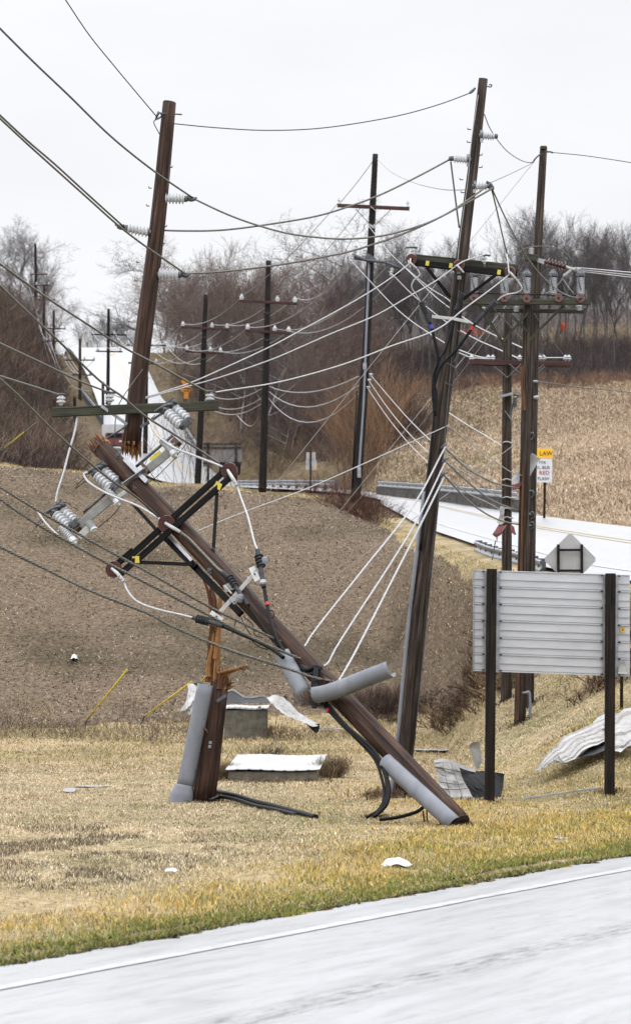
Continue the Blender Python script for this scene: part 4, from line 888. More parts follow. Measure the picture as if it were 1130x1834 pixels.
# grey fibreglass beam across the pole with three cutout switches
MB().bar(FA(137, 945, .05), FA(212, 884, .08), .12, .10, (0, -1, 0)).bar(FA(254, 850, .1), FA(318, 798, .12), .12, .10, (0, -1, 0)).build('switch_beam', M['beam'], T2)
MB().bar(FA(134, 940, .12), FA(142, 950, .12), .1, .12, (0, -1, 0)).bar(FA(255, 831, .2), FA(267, 846, .2), .05, .06, (0, -1, 0)).bar(FA(311, 789, .14), FA(320, 797, .14), .1, .1, (0, -1, 0)).build('beam_end_clip', noisemat('rusty_clip', [(.3, (.05, .025, .016)), (.7, (.11, .06, .04))], 20, .7), T2)
MB().bar(FA(271, 826, .175), FA(290, 811, .175), .10, .008, (0, -1, 0)).build('warning_label', M['yellow_tag'], T2)
MB().bar(FA(222, 868, .2), FA(262, 840, .2), .012, .09, (0, -1, .9)).bar(FA(224, 822, .17), FA(264, 863, .17), .07, .03, (0, -1, 0)).build('mounting_bracket', M['galv'], T2)
MB().tube([FA(244, 836, .1), FA(310, 780, .1)], .022, 8).build('support_rod', M['galv_dark'], T2)
MB().tube([FA(150, 918, .08), FA(192, 882, .08)], .02, 8).build('support_rod', M['galv_dark'], T2)
def cutout(x, y, s, name='fuse_cutout'):
    """ribbed grey body pairs with a hinge, lying along the slant of the pole."""
    q = lambda dx, dy, o=.2: FA(x + dx * s, y + dy * s, o)
    o = post_ins(q(-10, -12, .22), q(18, 14, .22), .088, 5, 'porc', T2, name, True, 'rubber_grey')
    post_ins(q(4, -22, .12), q(30, 0, .12), .075, 4, 'porc', T2, name, True, 'rubber_grey')
    k = MB(); k.bar(q(-28, -16), q(4, -40), .05, .05, (0, -1, 0)); k.tube(smooth([q(-34, -14, .25), q(-14, -26, .3), q(2, -30, .25)], 5), .025, 6)
    k.tube([q(-20, -24, .28), q(-8, -16, .28)], .03, 6); k.tube([q(0, -36, .28), q(10, -30, .2)], .03, 6); k.bar(q(18, 16), q(36, 2), .10, .1, (0, -1, 0))
    k.build('hinge', M['galv_dark'], o)
    f = MB(); f.tube(smooth([q(-34, -8, .2), q(-46, 4, .2), q(-52, 14, .2), q(-44, 8, .2), q(-30, -2, .2)], 5), .006, 5); f.build('arcing_horn', M['rubber'], o)
    return o
cutout(309, 750, .9); cutout(183, 862, .9); cutout(109, 932, .85)
def arrester(x0, y0, x1, y1, off=.22):
    o = post_ins(FA(x0, y0, off), FA(x0 + (x1 - x0) * .68, y0 + (y1 - y0) * .68, off), .056, 7, 'porc', T2, 'surge_arrester', False)
    a, c = FA(x0 + (x1 - x0) * .68, y0 + (y1 - y0) * .68, off), FA(x1, y1, off); dd = (c - a).normalized(); L = (c - a).length
    MB().lathe(a, dd, [(0, .05), (.02, .06), (L * .7, .058), (L * .8, .03), (L, .012)], 12).build('arrester_body', M['porc'], o)
arrester(290, 788, 317, 818); arrester(190, 874, 216, 905, .24); arrester(110, 944, 137, 974, .26); arrester(160, 936, 171, 952, .2)
MB().bar(FA(142, 962, .16), FA(164, 941, .16), .10, .03, (0, -1, 0)).bar(FA(212, 890, .18), FA(226, 880, .18), .06, .06, (0, -1, 0)).build('arrester_bracket', M['alum'], T2)
def cable(name, pts, r, m, parent, off=None, n=7, **k):
    return MB().tube(smooth(pts, 8), r, n).build(name, M[m], parent, **k)
for pts in [[(317, 818), (300, 835), (283, 852), (262, 868)], [(217, 905), (200, 925), (176, 945)], [(318, 815), (330, 800), (336, 790)], [(107, 900), (122, 901), (130, 908), (140, 912)]]:
    cable('lead_wire', [FA(*p, .22) for p in pts], .006, 'rubber', T2)
cable('jumper', [FA(*p, .3) for p in [(158, 846), (151, 850), (160, 864), (185, 880), (214, 893), (245, 905), (278, 924), (300, 940)]], .018, 'wire_pale', T2)
cable('jumper', [FA(*p, .3) for p in [(268, 752), (278, 774), (290, 787), (315, 803), (345, 815), (379, 828), (404, 838)]], .017, 'wire_pale', T2)
cable('jumper', [FA(*p, .3) for p in [(66, 912), (72, 922), (84, 938), (104, 958), (124, 972), (150, 984)]], .017, 'wire_pale', T2)
cable('down_lead', [FA(*p, .4) for p in [(424, 868), (433, 895), (443, 922), (450, 948), (456, 972), (461, 984)]], .016, 'wire_pale', T2)
c1 = cable('cable_head', [FA(*p, .36) for p in [(461, 984), (465, 1005), (469, 1030), (473, 1052)]], .036, 'rubber_grey', T2)
MB().lathe(FA(463, 994, .36), FA(472, 1030, .36) - FA(463, 994, .36), ribs(4, .04, .068, .22), 12).build('sheds', M['rubber_grey'], c1)
MB().lathe(FA(470, 1040, .36), FA(473, 1052, .36) - FA(470, 1040, .36), [(0, .04), (.01, .055), (.06, .055), (.08, .04)], 12).build('clamp', M['galv'], c1)
MB().lathe(FA(474, 1010, .33), (0, -.1, 1), [(0, .05), (.05, .05), (.09, .04), (.1, .02)], 12).build('cap', M['guard'], c1)
cable('riser_cable', [FA(*p, .34 - .012 * i) for i, p in enumerate([(473, 1050), (477, 1075), (482, 1100), (488, 1122), (497, 1146), (508, 1166)])], .026, 'rubber', T2)
MB().lathe(FA(478, 1079, .335), FA(481, 1089, .335) - FA(478, 1079, .335), [(0, .0275), (.05, .0275)], 12).build('phase_tape', M['red_tape'], T2)
cable('down_lead', [FA(*p, .42) for p in [(222, 1040), (228, 1056), (241, 1073), (258, 1083), (285, 1092), (320, 1100), (345, 1106)]], .016, 'wire_pale', T2)
c2 = cable('cable_head', [FA(*p, .36) for p in [(343, 1105), (360, 1111), (380, 1115), (400, 1122)]], .034, 'rubber_grey', T2)
MB().lathe(FA(352, 1108, .36), FA(380, 1115, .36) - FA(352, 1108, .36), ribs(5, .04, .064, .22), 12).build('sheds', M['rubber_grey'], c2)
cable('riser_cable', [FA(*p, .34) for p in [(398, 1121), (430, 1135), (460, 1148), (488, 1163), (508, 1178)]], .028, 'rubber', T2)
cable('down_lead', [FA(*p, .30) for p in [(320, 951), (340, 966), (365, 992), (388, 1016), (400, 1026)]], .02, 'wire', T2)
c3 = cable('cable_head', [FA(*p, .30) for p in [(400, 1024), (415, 1042), (430, 1062), (445, 1084)]], .03, 'rubber_grey', T2)
MB().lathe(FA(410, 1032, .30), FA(430, 1062, .30) - FA(410, 1032, .30), ribs(4, .034, .058, .22), 12).build('sheds', M['rubber_grey'], c3)
cable('riser_cable', [FA(*p, .26) for p in [(444, 1082), (460, 1106), (480, 1134), (500, 1160)]], .014, 'rubber', T2)
cable('ground_wire', [FA(*p, .19) for p in [(262, 835), (300, 888), (345, 945), (400, 1000), (440, 1042), (480, 1096)]], .006, 'galv_dark', T2)
# terminator bracket across the pole
k = MB().bar(FA(394, 1097, .22), FA(466, 1016, .22), .06, .05, (0, -1, 0)); k.bar(FA(377, 1098, .25), FA(398, 1112, .25), .09, .012, (0, -1, 0)); k.bar(FA(451, 1016, .25), FA(462, 1040, .25), .09, .012, (0, -1, 0)); k.bar(FA(415, 1078, .25), FA(432, 1062, .25), .11, .012, (0, -1, 0))
k.build('terminator_bracket', M['alum'], T2)
k = MB().bar(FA(402, 1055, .2), FA(418, 1048, .2), .11, .012, (0, -1, 0)); k.bar(FA(404, 1050, .22), FA(416, 1064, .22), .02, .05, (0, -1, 0)); k.build('angle_bracket', M['alum'], T2)
MB().lathe(FA(428, 1078, .3), (.3, -.3, 1), [(0, .045), (.02, .055), (.07, .055), (.11, .035), (.12, .01)], 14).build('cap', M['guard'], T2)
bolts([FA(417, 1068, .265), FA(420, 1078, .265), FA(388, 1104, .265), FA(456, 1028, .265), FA(408, 1056, .22)], T2, .012)
for pts in [[(432, 1105), (438, 1120), (446, 1132), (452, 1142)], [(436, 1104), (452, 1118), (456, 1136), (470, 1142)], [(424, 1108), (420, 1124), (428, 1132)], [(446, 1140), (456, 1152), (468, 1160), (480, 1163)], [(475, 1092), (488, 1094), (491, 1103), (486, 1108)], [(470, 1046), (474, 1068), (482, 1082)], [(440, 1050), (462, 1090), (478, 1120), (500, 1150)]]:
    cable('loose_lead', [FA(*p, .24) for p in pts], .008, 'rubber', T2, n=5)
# black tie wrap and junction under the guard
MB().bar(FA(566, 1196, .3), FA(563, 1268, .3), .07, .035, (0, -1, 0)).bar(FA(559, 1200, .28), FA(558, 1262, .28), .03, .03, (0, -1, 0)).build('tie_wrap', M['rubber'], T2)
k = MB(); k.tube(smooth([FA(540, 1194, .24), FA(552, 1200, .3), FA(564, 1194, .28), FA(576, 1198, .2)], 5), .04, 7); k.tube(smooth([FA(546, 1202, .24), FA(556, 1208, .28), FA(566, 1204, .28)], 5), .035, 7); k.build('cable_bundle', M['rubber'], T2)
for pts in [[(572, 1196), (578, 1210), (580, 1224), (574, 1230)], [(566, 1200), (588, 1212), (596, 1222)]]: cable('loose_lead', [FA(*p, .28) for p in pts], .007, 'rubber', T2, n=5)
# grey cable guards: half-round channels
def channel(path, R, parent, facing, th=.008, arc=200, flare=None, name='cable_guard'):
    pts = smooth(path, 8) if len(path) > 2 else [Vector(path[0]).lerp(Vector(path[1]), i / 10) for i in range(11)]
    rows = []; f = Vector(facing).normalized(); n = 15; m = len(pts)
    for i, p in enumerate(pts):
        d = (pts[min(i + 1, m - 1)] - pts[max(i - 1, 0)]).normalized(); c = (f - d * f.dot(d)).normalized(); s = d.cross(c)
        r = R if not flare else R * flare(i / (m - 1))
        rows.append([p + c * (r * math.cos(a)) + s * (r * math.sin(a)) for a in [R_(-arc / 2 + arc * j / (n - 1)) for j in range(n)]])
    o = MB().sheet(rows, th); o.sm = [True] * len(o.sm); return o.build(name, M['guard'], parent)
R_ = math.radians
channel([FA(509, 1174, .10), FA(549, 1246, .10)], .135, T2, (-.75, -.75, -.25), arc=190)
channel([FA(692, 1364, .12), FA(816, 1477, .12)], .118, T2, (-.42, -1, -.35), arc=185)
MB().tube([FA(690, 1362, .0), FA(820, 1480, .0)], .012, 5).build('guard_edge', M['galv_dark'], T2)
BG = channel([FA(566, 1242, .36), FA(588, 1238, .40), FA(620, 1227, .43), FA(660, 1211, .46), FA(700, 1196, .5)], .132, T2, (-.05, -.62, -.75), arc=190, name='bent_cable_guard')
MB().plate([FA(697, 1191, .45), FA(706, 1193, .44), FA(702, 1198, .44)], .006).build('torn_edge', M['galv_dark'], BG)
# cables leaving the pole
for i, pts in enumerate([[(572, 1255), (600, 1285), (640, 1325), (670, 1358), (683, 1392), (688, 1425), (678, 1450), (656, 1464)],
                         [(580, 1262), (615, 1300), (655, 1336), (680, 1365), (692, 1400), (691, 1432), (676, 1456), (668, 1463)],
                         [(584, 1258), (622, 1302), (664, 1338), (684, 1368), (696, 1408), (692, 1440), (672, 1462)]]):
    o = cable('underground_cable', [FA(*p, .16 + .02 * i) for p in pts], .026 if i else .022, 'rubber', T2)
    if i == 1: MB().lathe(FA(586, 1270, .185), FA(592, 1276, .185) - FA(586, 1270, .185), [(0, .028), (.05, .028)], 10).build('phase_tape', M['red_tape'], o)
cable('underground_cable', [FA(*p, -.22) for p in [(650, 1285), (690, 1315), (726, 1348), (750, 1376), (762, 1394), (766, 1420), (755, 1448), (720, 1462), (680, 1468)]], .026, 'rubber', T2)

# --- 3. the stump
d0 = 46.2
T3 = empty('pole_stump', P(364, 1437, d0), 'broken dark brown pole stump with orange splinters and a grey cable guard', 'utility pole')
T3.location.z = 0; OFF[T3.name].z = 0
shaft_mb([P(363, 1446, d0), P(378, 1340, d0), P(394, 1222, d0)], [.185, .165, .14], 24, seed=13, jit=.03).build('shaft', M['pole'], T3)
rg = random.Random(18); b = MB(); b2 = MB()
for k in range(60):
    a = rg.uniform(0, 6.283); r = .135 * math.sqrt(rg.uniform(0, 1)); base = P(394, 1228, d0) + Vector((math.cos(a) * r, math.sin(a) * r, -.05))
    lf = .5 - .5 * math.cos(a); L = rg.uniform(.05, .2) + .28 * lf * rg.random(); tip = base + Vector((rg.gauss(.02, .02), rg.gauss(0, .015), L))
    (b if rg.random() < .35 else b2).tube([base, base.lerp(tip, .6), tip], [rg.uniform(.018, .04), rg.uniform(.014, .03), .004], 5, True, False)
b.build('splinters', M['splint'], T3); b2.build('splinters', M['heart'], T3)
def slab(pts, w, m, th=.03, name='splinter'):
    """long torn sliver: a flat tapering strip."""
    pts = smooth(pts, 6); mb = MB(); n = len(pts); rg = random.Random(len(w) * 7 + int(pts[0].x * 100))
    mb.tube(pts, [float(np.interp(i / (n - 1), np.linspace(0, 1, len(w)), w)) * rg.uniform(.9, 1.12) for i in range(n)], 7, True, False, .12, 3, .55)
    return mb.build(name, M[m], T3)
q = lambda x, y, o=0.: P(x, y, d0 - o)
slab([q(378, 1222, .02), q(380, 1170, .03), q(383, 1120, .04), q(384, 1075, .04), q(378, 1050, .04)], [.085, .08, .066, .04, .012], 'heart')
slab([q(388, 1216, .06), q(390, 1160, .07), q(392, 1110, .07), q(396, 1060, .06), q(399, 1030, .05)], [.055, .05, .045, .03, .008], 'splint')
slab([q(374, 1212, .08), q(374, 1190, .08), q(380, 1160, .08), q(384, 1120, .08)], [.045, .04, .03, .01], 'splint')
slab([q(386, 1180, .1), q(389, 1150, .1), q(391, 1125, .1)], [.04, .042, .01], 'splint')
slab([q(378, 1090, .04), q(373, 1060, .05), q(364, 1035, .06), q(352, 1005, .06)], [.03, .024, .02, .006], 'heart')
slab([q(380, 1094, .02), q(377, 1070, .02), q(377, 1050, .02)], [.022, .02, .006], 'heart')
slab([q(392, 1206, .08), q(410, 1201, .11), q(428, 1197, .13), q(443, 1195, .14)], [.055, .05, .03, .008], 'splint')
slab([q(396, 1212, .06), q(414, 1204, .08), q(430, 1200, .09)], [.05, .038, .008], 'splint')
slab([q(400, 1228, .05), q(412, 1224, .07), q(420, 1222, .08)], [.05, .035, .01], 'heart')
slab([q(406, 1232, .04), q(415, 1230, .05), q(421, 1228, .06)], [.04, .028, .01], 'splint')
slab([q(366, 1302, .17), q(370, 1308, .18), q(373, 1313, .18)], [.012, .014, .004], 'splint')
channel([q(331, 1412, .10), q(369, 1226, .05)], .125, T3, (-.35, -1, .1), arc=215)
channel([q(330, 1406, .115), q(322, 1444, .14)], .15, T3, (-.35, -1, .1), arc=215, flare=lambda t: .86 + .3 * min(1, t * 2.2), name='guard_foot')
for i in range(7):
    t = i / 6; p = q(348 + (374 - 348) * t if False else 346 + 28 * t, 1408 - 180 * t, .155); MB().lathe(p, (0, -1, 0), [(0, .013), (.01, .013), (.016, .006)], 6).build('screw', M['galv_dark'], T3)
MB().tube([q(326, 1432, .30), q(344, 1434, .24)], .012, 5).tube([q(325, 1438, .30), q(344, 1440, .24)], .012, 5).build('guard_ring', M['guard'], T3)
bolts([q(377, 1330, .17), q(376, 1337, .18)], T3, .022, 'galv')
MB().bar(q(388, 1257, .16), q(405, 1245, .13), .05, .02, (0, -1, 0)).build('strap', M['galv_dark'], T3)
def lay(x, y, d, up):
    p = P(x, y, d); p.z = gz1(p.x, p.y) + up; return p
T = cable('cable', [lay(x, y, 5400 * 2.2 / (y - 1180) * k, u) for x, y, k, u in [(372, 1437, 1.0, .10), (392, 1435, 1., .14), (420, 1440, 1., .13), (455, 1446, 1., .09), (490, 1452, 1., .07), (530, 1460, 1., .05), (566, 1466, 1, .02)]], .04, 'rubber', None)
lay2 = MB().tube(smooth([lay(x, y, 5400 * 2.2 / (y - 1180), u) for x, y, u in [(374, 1440, .05), (395, 1438, .09), (422, 1442.5, .09), (456, 1448.5, .05), (492, 1454.5, .04), (532, 1462, .02)]], 6), .03, 7).build('second_strand', M['rubber'], T)
tag(T, 'thick black cable lying in the grass right of the broken pole stump', 'cable')

def fibres(c, ax, r, n, l0, l1, seed, parent, bias=None):
    """fine torn fibres standing out of a break."""
    rg = random.Random(seed); ax = ax.normalized(); s1, s2 = perp(ax); A, B = MB(), MB()
    for k in range(n):
        a = rg.uniform(0, 6.283); rr = r * math.sqrt(rg.uniform(.1, 1.05)); p = c + s1 * (math.cos(a) * rr) + s2 * (math.sin(a) * rr) - ax * rg.uniform(0, .06)
        L = rg.uniform(l0, l1) * rg.uniform(.4, 1); t = p + ax * L + s1 * rg.gauss(0, .16 * L) + s2 * rg.gauss(0, .16 * L)
        m = p.lerp(t, .55) + s1 * rg.gauss(0, .012); (A if rg.random() < .6 else B).tube([p, m, t], [rg.uniform(.004, .010), rg.uniform(.003, .007), .0015], 4, False)
    for m_, mb in (('splint', A), ('heart', B)): mb.build('splinters', M[m_], parent)
fibres(P(394, 1226, 46.2), Vector((.12, 0, 1)), .13, 130, .08, .42, 3, T3); fibres(P(385, 1130, 46.15), Vector((.0, -.1, 1)), .05, 50, .1, .5, 4, T3); fibres(P(436, 1196, 46.06), Vector((1, 0, .12)), .03, 24, .04, .16, 5, T3)
fibres(P(236, 800, 46.0), P(236, 800, 46) - P(240, 760, 46), .13, 110, .05, .24, 6, T1); fibres(FA(184, 804), FA(178, 798) - FA(215, 836), .125, 120, .05, .26, 7, T2)
# dark soil blades painting contact shade round whatever stands or lies in the ground
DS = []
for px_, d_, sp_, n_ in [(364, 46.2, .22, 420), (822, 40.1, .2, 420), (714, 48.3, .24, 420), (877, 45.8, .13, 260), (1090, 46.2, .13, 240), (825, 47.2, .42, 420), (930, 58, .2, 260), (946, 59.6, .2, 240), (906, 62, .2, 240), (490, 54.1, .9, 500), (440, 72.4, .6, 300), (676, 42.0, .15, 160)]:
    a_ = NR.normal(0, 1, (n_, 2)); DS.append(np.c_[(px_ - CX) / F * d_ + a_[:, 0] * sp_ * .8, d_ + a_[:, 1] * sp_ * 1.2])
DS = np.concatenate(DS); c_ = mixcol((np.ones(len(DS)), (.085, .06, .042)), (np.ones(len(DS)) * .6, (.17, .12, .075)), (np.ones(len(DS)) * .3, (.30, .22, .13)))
blades('contact_shade_soil', DS[:, 0], DS[:, 1], NR.uniform(.015, .07, len(DS)), NR.uniform(.012, .035, len(DS)), c_, 1.1, M['blade'], 'dark soil blades put in as contact shade round the feet of poles and posts', 'soil')

# --- 4. the leaning pole
d0 = 48.3
T4 = empty('leaning_pole', P(714, 1428, d0), 'tall leaning brown pole right of the fallen one, with brown disc insulators and black cables', 'utility pole')
T4.location.z = 0; OFF[T4.name].z = 0
L4 = [(714, 1432), (727, 1326), (749, 1100), (790, 740), (808, 620), (832, 420), (848, 290), (865, 141)]
shaft_mb([P(x, y, d0) for x, y in L4], [.145, .142, .135, .125, .12, .105, .085, .074], 22, seed=21).build('shaft', M['pole_grey'], T4)
q = lambda x, y, o=0.: P(x, y, d0 - o)
MB().tube(smooth([q(700, 1425, .06), q(712, 1326, .06), q(733, 1105, .06), (q(760, 880, .06))], 8), .035, 8).build('conduit', M['guard'], T4)
cable('ground_wire', [q(856, 170, .08), q(843, 260, .1), q(838, 320, .1), q(824, 420, .11), q(818, 480, .11)], .007, 'galv', T4)
cable('ground_wire', [q(822, 520, .12), q(812, 600, .13), q(803, 700, .13), q(790, 850, .14), q(765, 1100, .14), q(742, 1330, .14)], .008, 'galv_dark', T4)
hw = MB(); hw.tube(smooth([q(850, 158, .05), q(845, 164, .1), q(841, 166, .1), q(848, 160, .1)], 5), .02, 6); hw.tube(smooth([q(870, 154, 0), q(878, 156, 0), q(880, 152, 0), q(875, 152, 0)], 4), .01, 5); hw.build('static_wire_clamp', M['galv_dark'], T4)
for (x0, y0, x1, y1, ri, n) in [(864, 243, 885, 244, .07, 5), (836, 286, 812, 284, .07, 5), (851, 334, 872, 333, .068, 4)]:
    o = post_ins(q(x0, y0, .05), q(x1, y1, .05), ri, n, 'porc', T4, 'line_post_insulator')
    MB().bar(q(x0 - (2 if x1 > x0 else -2), y0 - 10, .06), q(x0 - (2 if x1 > x0 else -2), y0 + 12, .06), .05, .03).build('bracket', M['galv'], o)
MB().tube(smooth([q(872, 334, .05), q(882, 338, .06), q(878, 330, .06), q(870, 326, .06)], 5), .028, 6).tube([q(807, 281, .05), q(805, 288, .05)], .03, 6).build('line_clamp', M['galv_dark'], T4)
for x, y in [(843, 232), (842, 255), (857, 278), (829, 322), (857, 300), (831, 345)]: steps_mb(q(x, y, .05), -1 if x < 845 else 1, .05).build('step_bolt', M['galv_dark'], T4)
# crossarm pair
MB().bar(q(731, 460, -.16), q(927, 480, -.16), .10, .10, (0, 0, 1)).build('crossarm', M['arm_grey'], T4)
MB().bar(q(742, 470, .17), q(925, 492, .17), .10, .10, (0, 0, 1)).build('crossarm', M['arm_black'], T4)
for (x, y, c) in [(736, 464, [(734, 470), (745, 480)]), (821, 475, [(819, 476), (829, 487)]), (912, 487, [(914, 489), (926, 502)])]:
    bell(q(x, y, .28), .085, 'porc_brown', T4, (-.2, -1, 0), [q(*c[0], .36), q(*c[1], .38)])
MB().bar(q(762, 471, .23), q(768, 472, .23), .006, .075, (0, 0, 1)).bar(q(804, 475, .23), q(810, 476, .23), .006, .075, (0, 0, 1)).bar(q(890, 487, .23), q(896, 488, .23), .006, .075, (0, 0, 1)).build('yellow_tag', M['yellow_tag'], T4)
MB().bar(q(763, 478, .2), q(806, 533, .1), .05, .05, (0, -1, 0)).build('brace', M['arm_black'], T4)
MB().bar(q(888, 492, .2), q(829, 536, .1), .05, .05, (0, -1, 0)).build('brace', M['arm_black'], T4)
for x, y in [(737, 453), (867, 467)]: pin_ins(q(x, y + 6, .0), .045, .14, T4)
bolts([q(821, 487, .13), q(822, 497, .13)], T4, .03, 'galv')
# terminator bracket and the black cables
MB().bar(q(773, 567, .16), q(812, 571, .16), .05, .05, (0, -1, 0)).bar(q(812, 571, .17), q(840, 577, .17), .05, .05, (0, -1, 0)).build('terminator_bracket', M['alum'], T4)
def head(pts, r, lead, sheds=6, tape=None):
    o = cable('cable_head', pts, r * 1.5, 'rubber_grey', T4); d = (pts[1] - pts[0]); L = d.length
    MB().lathe(pts[0], d, ribs(sheds, r * 1.6, r * 2.4, L), 10).build('sheds', M['rubber_grey'], o)
    k = cable('riser_cable', lead, r, 'rubber', T4)
    if tape: MB().lathe(lead[0], lead[1] - lead[0], [(.05, r * 1.08), (.12, r * 1.08)], 10).build('phase_tape', M[tape], k)
head([q(753, 540, .25), q(763, 562, .22), q(769, 578, .2)], .026, [q(769, 576, .2), q(774, 592, .2), q(779, 614, .2), q(784, 645, .18), q(777, 670, .16), q(775, 700, .15), q(778, 740, .15)], 6, 'blue_tape')
head([q(888, 540, .26), q(868, 560, .24), q(850, 580, .22)], .024, [q(850, 580, .22), q(838, 598, .22), q(818, 625, .2), q(790, 655, .18), q(778, 690, .16), q(776, 720, .15)], 6, 'red_tape')
head([q(829, 525, .2), q(822, 540, .18), q(816, 556, .16)], .022, [q(816, 556, .16), q(808, 590, .16), q(798, 624, .15), q(783, 650, .16), q(775, 680, .16), q(781, 706, .15), q(779, 745, .15)], 5)
cable('riser_cable', [q(779, 700, .15), q(776, 760, .15), q(766, 860, .14), q(752, 985, .14)], .02, 'rubber', T4)
cable('down_lead', [q(747, 482, .36), q(751, 492, .36), q(741, 502, .34), q(737, 514, .32), q(745, 528, .28), q(752, 540, .25)], .011, 'wire_pale', T4)
cable('down_lead', [q(926, 502, .36), q(934, 516, .36), q(925, 524, .32), q(905, 528, .3), q(890, 538, .26)], .012, 'wire_pale', T4)
cable('jumper', [q(735, 480, .3), q(731, 466, .25), q(735, 448, .1)], .0115, 'wire_pale', T4)
cable('jumper', [q(815, 477, .38), q(830, 468, .3), q(848, 462, .2), q(867, 456, .06)], .0115, 'wire_pale', T4)
cable('jumper', [q(911, 490, .38), q(909, 470, .3), q(907, 455, .2)], .0115, 'wire_pale', T4)
cable('jumper', [q(807, 290, .05), q(812, 330, .1), q(817, 370, .14), q(822, 408, .14)], .014, 'wire_dark', T4)
for pts in [[(768, 498), (790, 520), (800, 560)], [(817, 590), (826, 600), (822, 625), (812, 650)], [(800, 650), (815, 660), (818, 680), (808, 690), (796, 684)]]: cable('loose_lead', [q(*p, .2) for p in pts], .007, 'galv_dark', T4, n=5)
for x0, y0 in [(793, 800), (795, 825), (793, 851)]: MB().tube(smooth([q(x0 + 6, y0 - 4, .0), q(x0 + 2, y0 - 3, .14), q(x0 - 4, y0 + 4, .16)], 5), .022, 6).build('line_clamp', M['galv_dark'], T4)
bolts([q(768, 790, .14), q(764, 832, .14), q(783, 860, .14)], T4, .018)

# --- 5. the poles at the foot of the bank
dF, dB, dL = 58.0, 59.6, 62.0
def pole(name, pts, r, d, label, mat='pole_dark', seed=0, z=None, n=16, group=None):
    root = empty(name, P(*pts[0], d), label, 'utility pole', group)
    shaft_mb([P(x, y, d) for x, y in pts], r, n, seed).build('shaft', M[mat], root); return root
T5 = pole('utility_pole', [(930, 1312), (936, 1000), (941, 760), (945, 523)], [.115, .105, .098, .092], dF, 'shorter dark pole in front of the tall one, carrying the mossy double crossarm', 'pole_grey', 31)
T6 = pole('utility_pole', [(946, 1290), (951, 900), (957, 600), (963, 440), (973, 263)], [.105, .1, .095, .088, .072], dB, 'tallest dark pole on the right, its mossy top above the treeline', 'pole_grey', 32)
T7 = pole('utility_pole', [(906, 1275), (907, 1000), (907, 760), (909, 556)], [.115, .105, .1, .09], dL, 'left pole of the close group behind the big sign, with the red crossarm', 'pole_grey', 33)
qF = lambda x, y, o=0.: P(x, y, dF - o); qB = lambda x, y, o=0.: P(x, y, dB - o); qL = lambda x, y, o=0.: P(x, y, dL - o)
MB().bar(qF(829, 541, .16), qF(1057, 541, .16), .10, .105, (0, 0, 1)).build('crossarm', M['arm_grey'], T5)
MB().bar(qF(868, 556, -.18), qF(1045, 558, -.18), .10, .07, (0, 0, 1)).build('crossarm', M['arm_grey'], T5)
for x, y in [(849, 533), (903, 533), (943, 534), (1000, 533), (1039, 534)]: bell(qF(x, y, .24), .083, 'porc_brown', T5, (.1, -1, .2))
MB().bar(qF(845, 525, .18), qF(1045, 530, .18), .02, .02).build('bus_bar', M['arm_black'], T5)
for x, w_ in [(849, 1), (903, 1.05), (943, 1), (990, 1), (1039, 1)]:
    o = post_ins(qF(x, 527, .1), qF(x, 497, .1), .078 * w_, 9, 'porc', T5, 'surge_arrester', False)
    MB().lathe(qF(x, 497, .1), (0, 0, 1), [(0, .05), (.03, .09), (.08, .085), (.12, .05), (.16, .03)], 10).tube(smooth([qF(x - 4, 493, .16), qF(x - 3, 505, .2), qF(x + 1, 520, .2)], 5), .014, 5).build('cap', M['galv_dark'], o)
for x, y in [(866, 552), (924, 551), (1037, 549)]: post_ins(qF(x, y - 2, .0), qF(x, y + 7, .0), .06, 3, 'porc', T5, 'insulator', False)
for a, c in [((1008, 548), (946, 610)), ((858, 548), (903, 618)), ((900, 612), (945, 560)), ((915, 565), (946, 595))]: MB().bar(qF(*a, .1), qF(*c, .06), .05, .06, (0, -1, 0)).build('brace', M['arm_grey'], T5)
MB().bar(qF(934, 655, .12), qF(938, 735, .12), .08, .01, (0, -1, 0)).build('bare_patch', M['heart'], T5)
MB().bar(qF(926, 1290, .13), qF(937, 830, .115), .045, .02, (0, -1, 0)).build('wood_moulding', M['heart'], T5)
# tall pole
MB().bar(qB(940, 460, .1), qB(962, 464, .1), .16, .14, (0, 0, 1)).build('arm_block', M['arm_grey'], T6)
o = MB().lathe(qB(972, 468, .05), qB(1016, 480, .05) - qB(972, 468, .05), [(0, .04), (.02, .05), (.06, .035)] + ribs(6, .035, .095, .40, .07), 14).build('strain_insulator', M['porc_brown'], T6)
MB().bar(qB(962, 466, .06), qB(974, 470, .06), .07, .09).build('clevis', M['galv'], o)
MB().tube(smooth([qB(1012, 478, .05), qB(1026, 482, .05), qB(1040, 483, .05)], 5), [.03] * 11, 8).tube(smooth([qB(1008, 494, .05), qB(1016, 488, .05), qB(1022, 483, .05)], 5), .026, 7).build('strain_clamp', M['alum'], o)
cable('jumper', [qB(913, 462, .2), q(930, 452, 0) if False else qB(930, 451, .2), qB(946, 443, .2), qB(972, 441, .1), qB(1000, 446, .05), qB(1015, 455, .05), qB(1024, 472, .05)], .01, 'wire', T6)
post_ins(qB(951, 456, .15), qB(951, 444, .15), .06, 4, 'porc', T6, 'insulator', False)
post_ins(qB(1024, 474, .05), qB(1024, 464, .05), .04, 3, 'galv_dark', T6, 'insulator', False)
hw = MB(); hw.tube(smooth([qB(966, 277, .06), qB(958, 284, .08), qB(953, 292, .08), qB(960, 282, .1), qB(968, 276, .1)], 5), .016, 6); hw.tube(smooth([qB(976, 272, 0), qB(985, 272, .02), qB(990, 274, .02)], 4), .018, 6); hw.build('static_wire_clamp', M['galv_dark'], T6)
MB().bar(qB(968, 264, .075), qB(978, 264, .075), .05, .06).build('mossy_top', M['arm_grey'], T6)
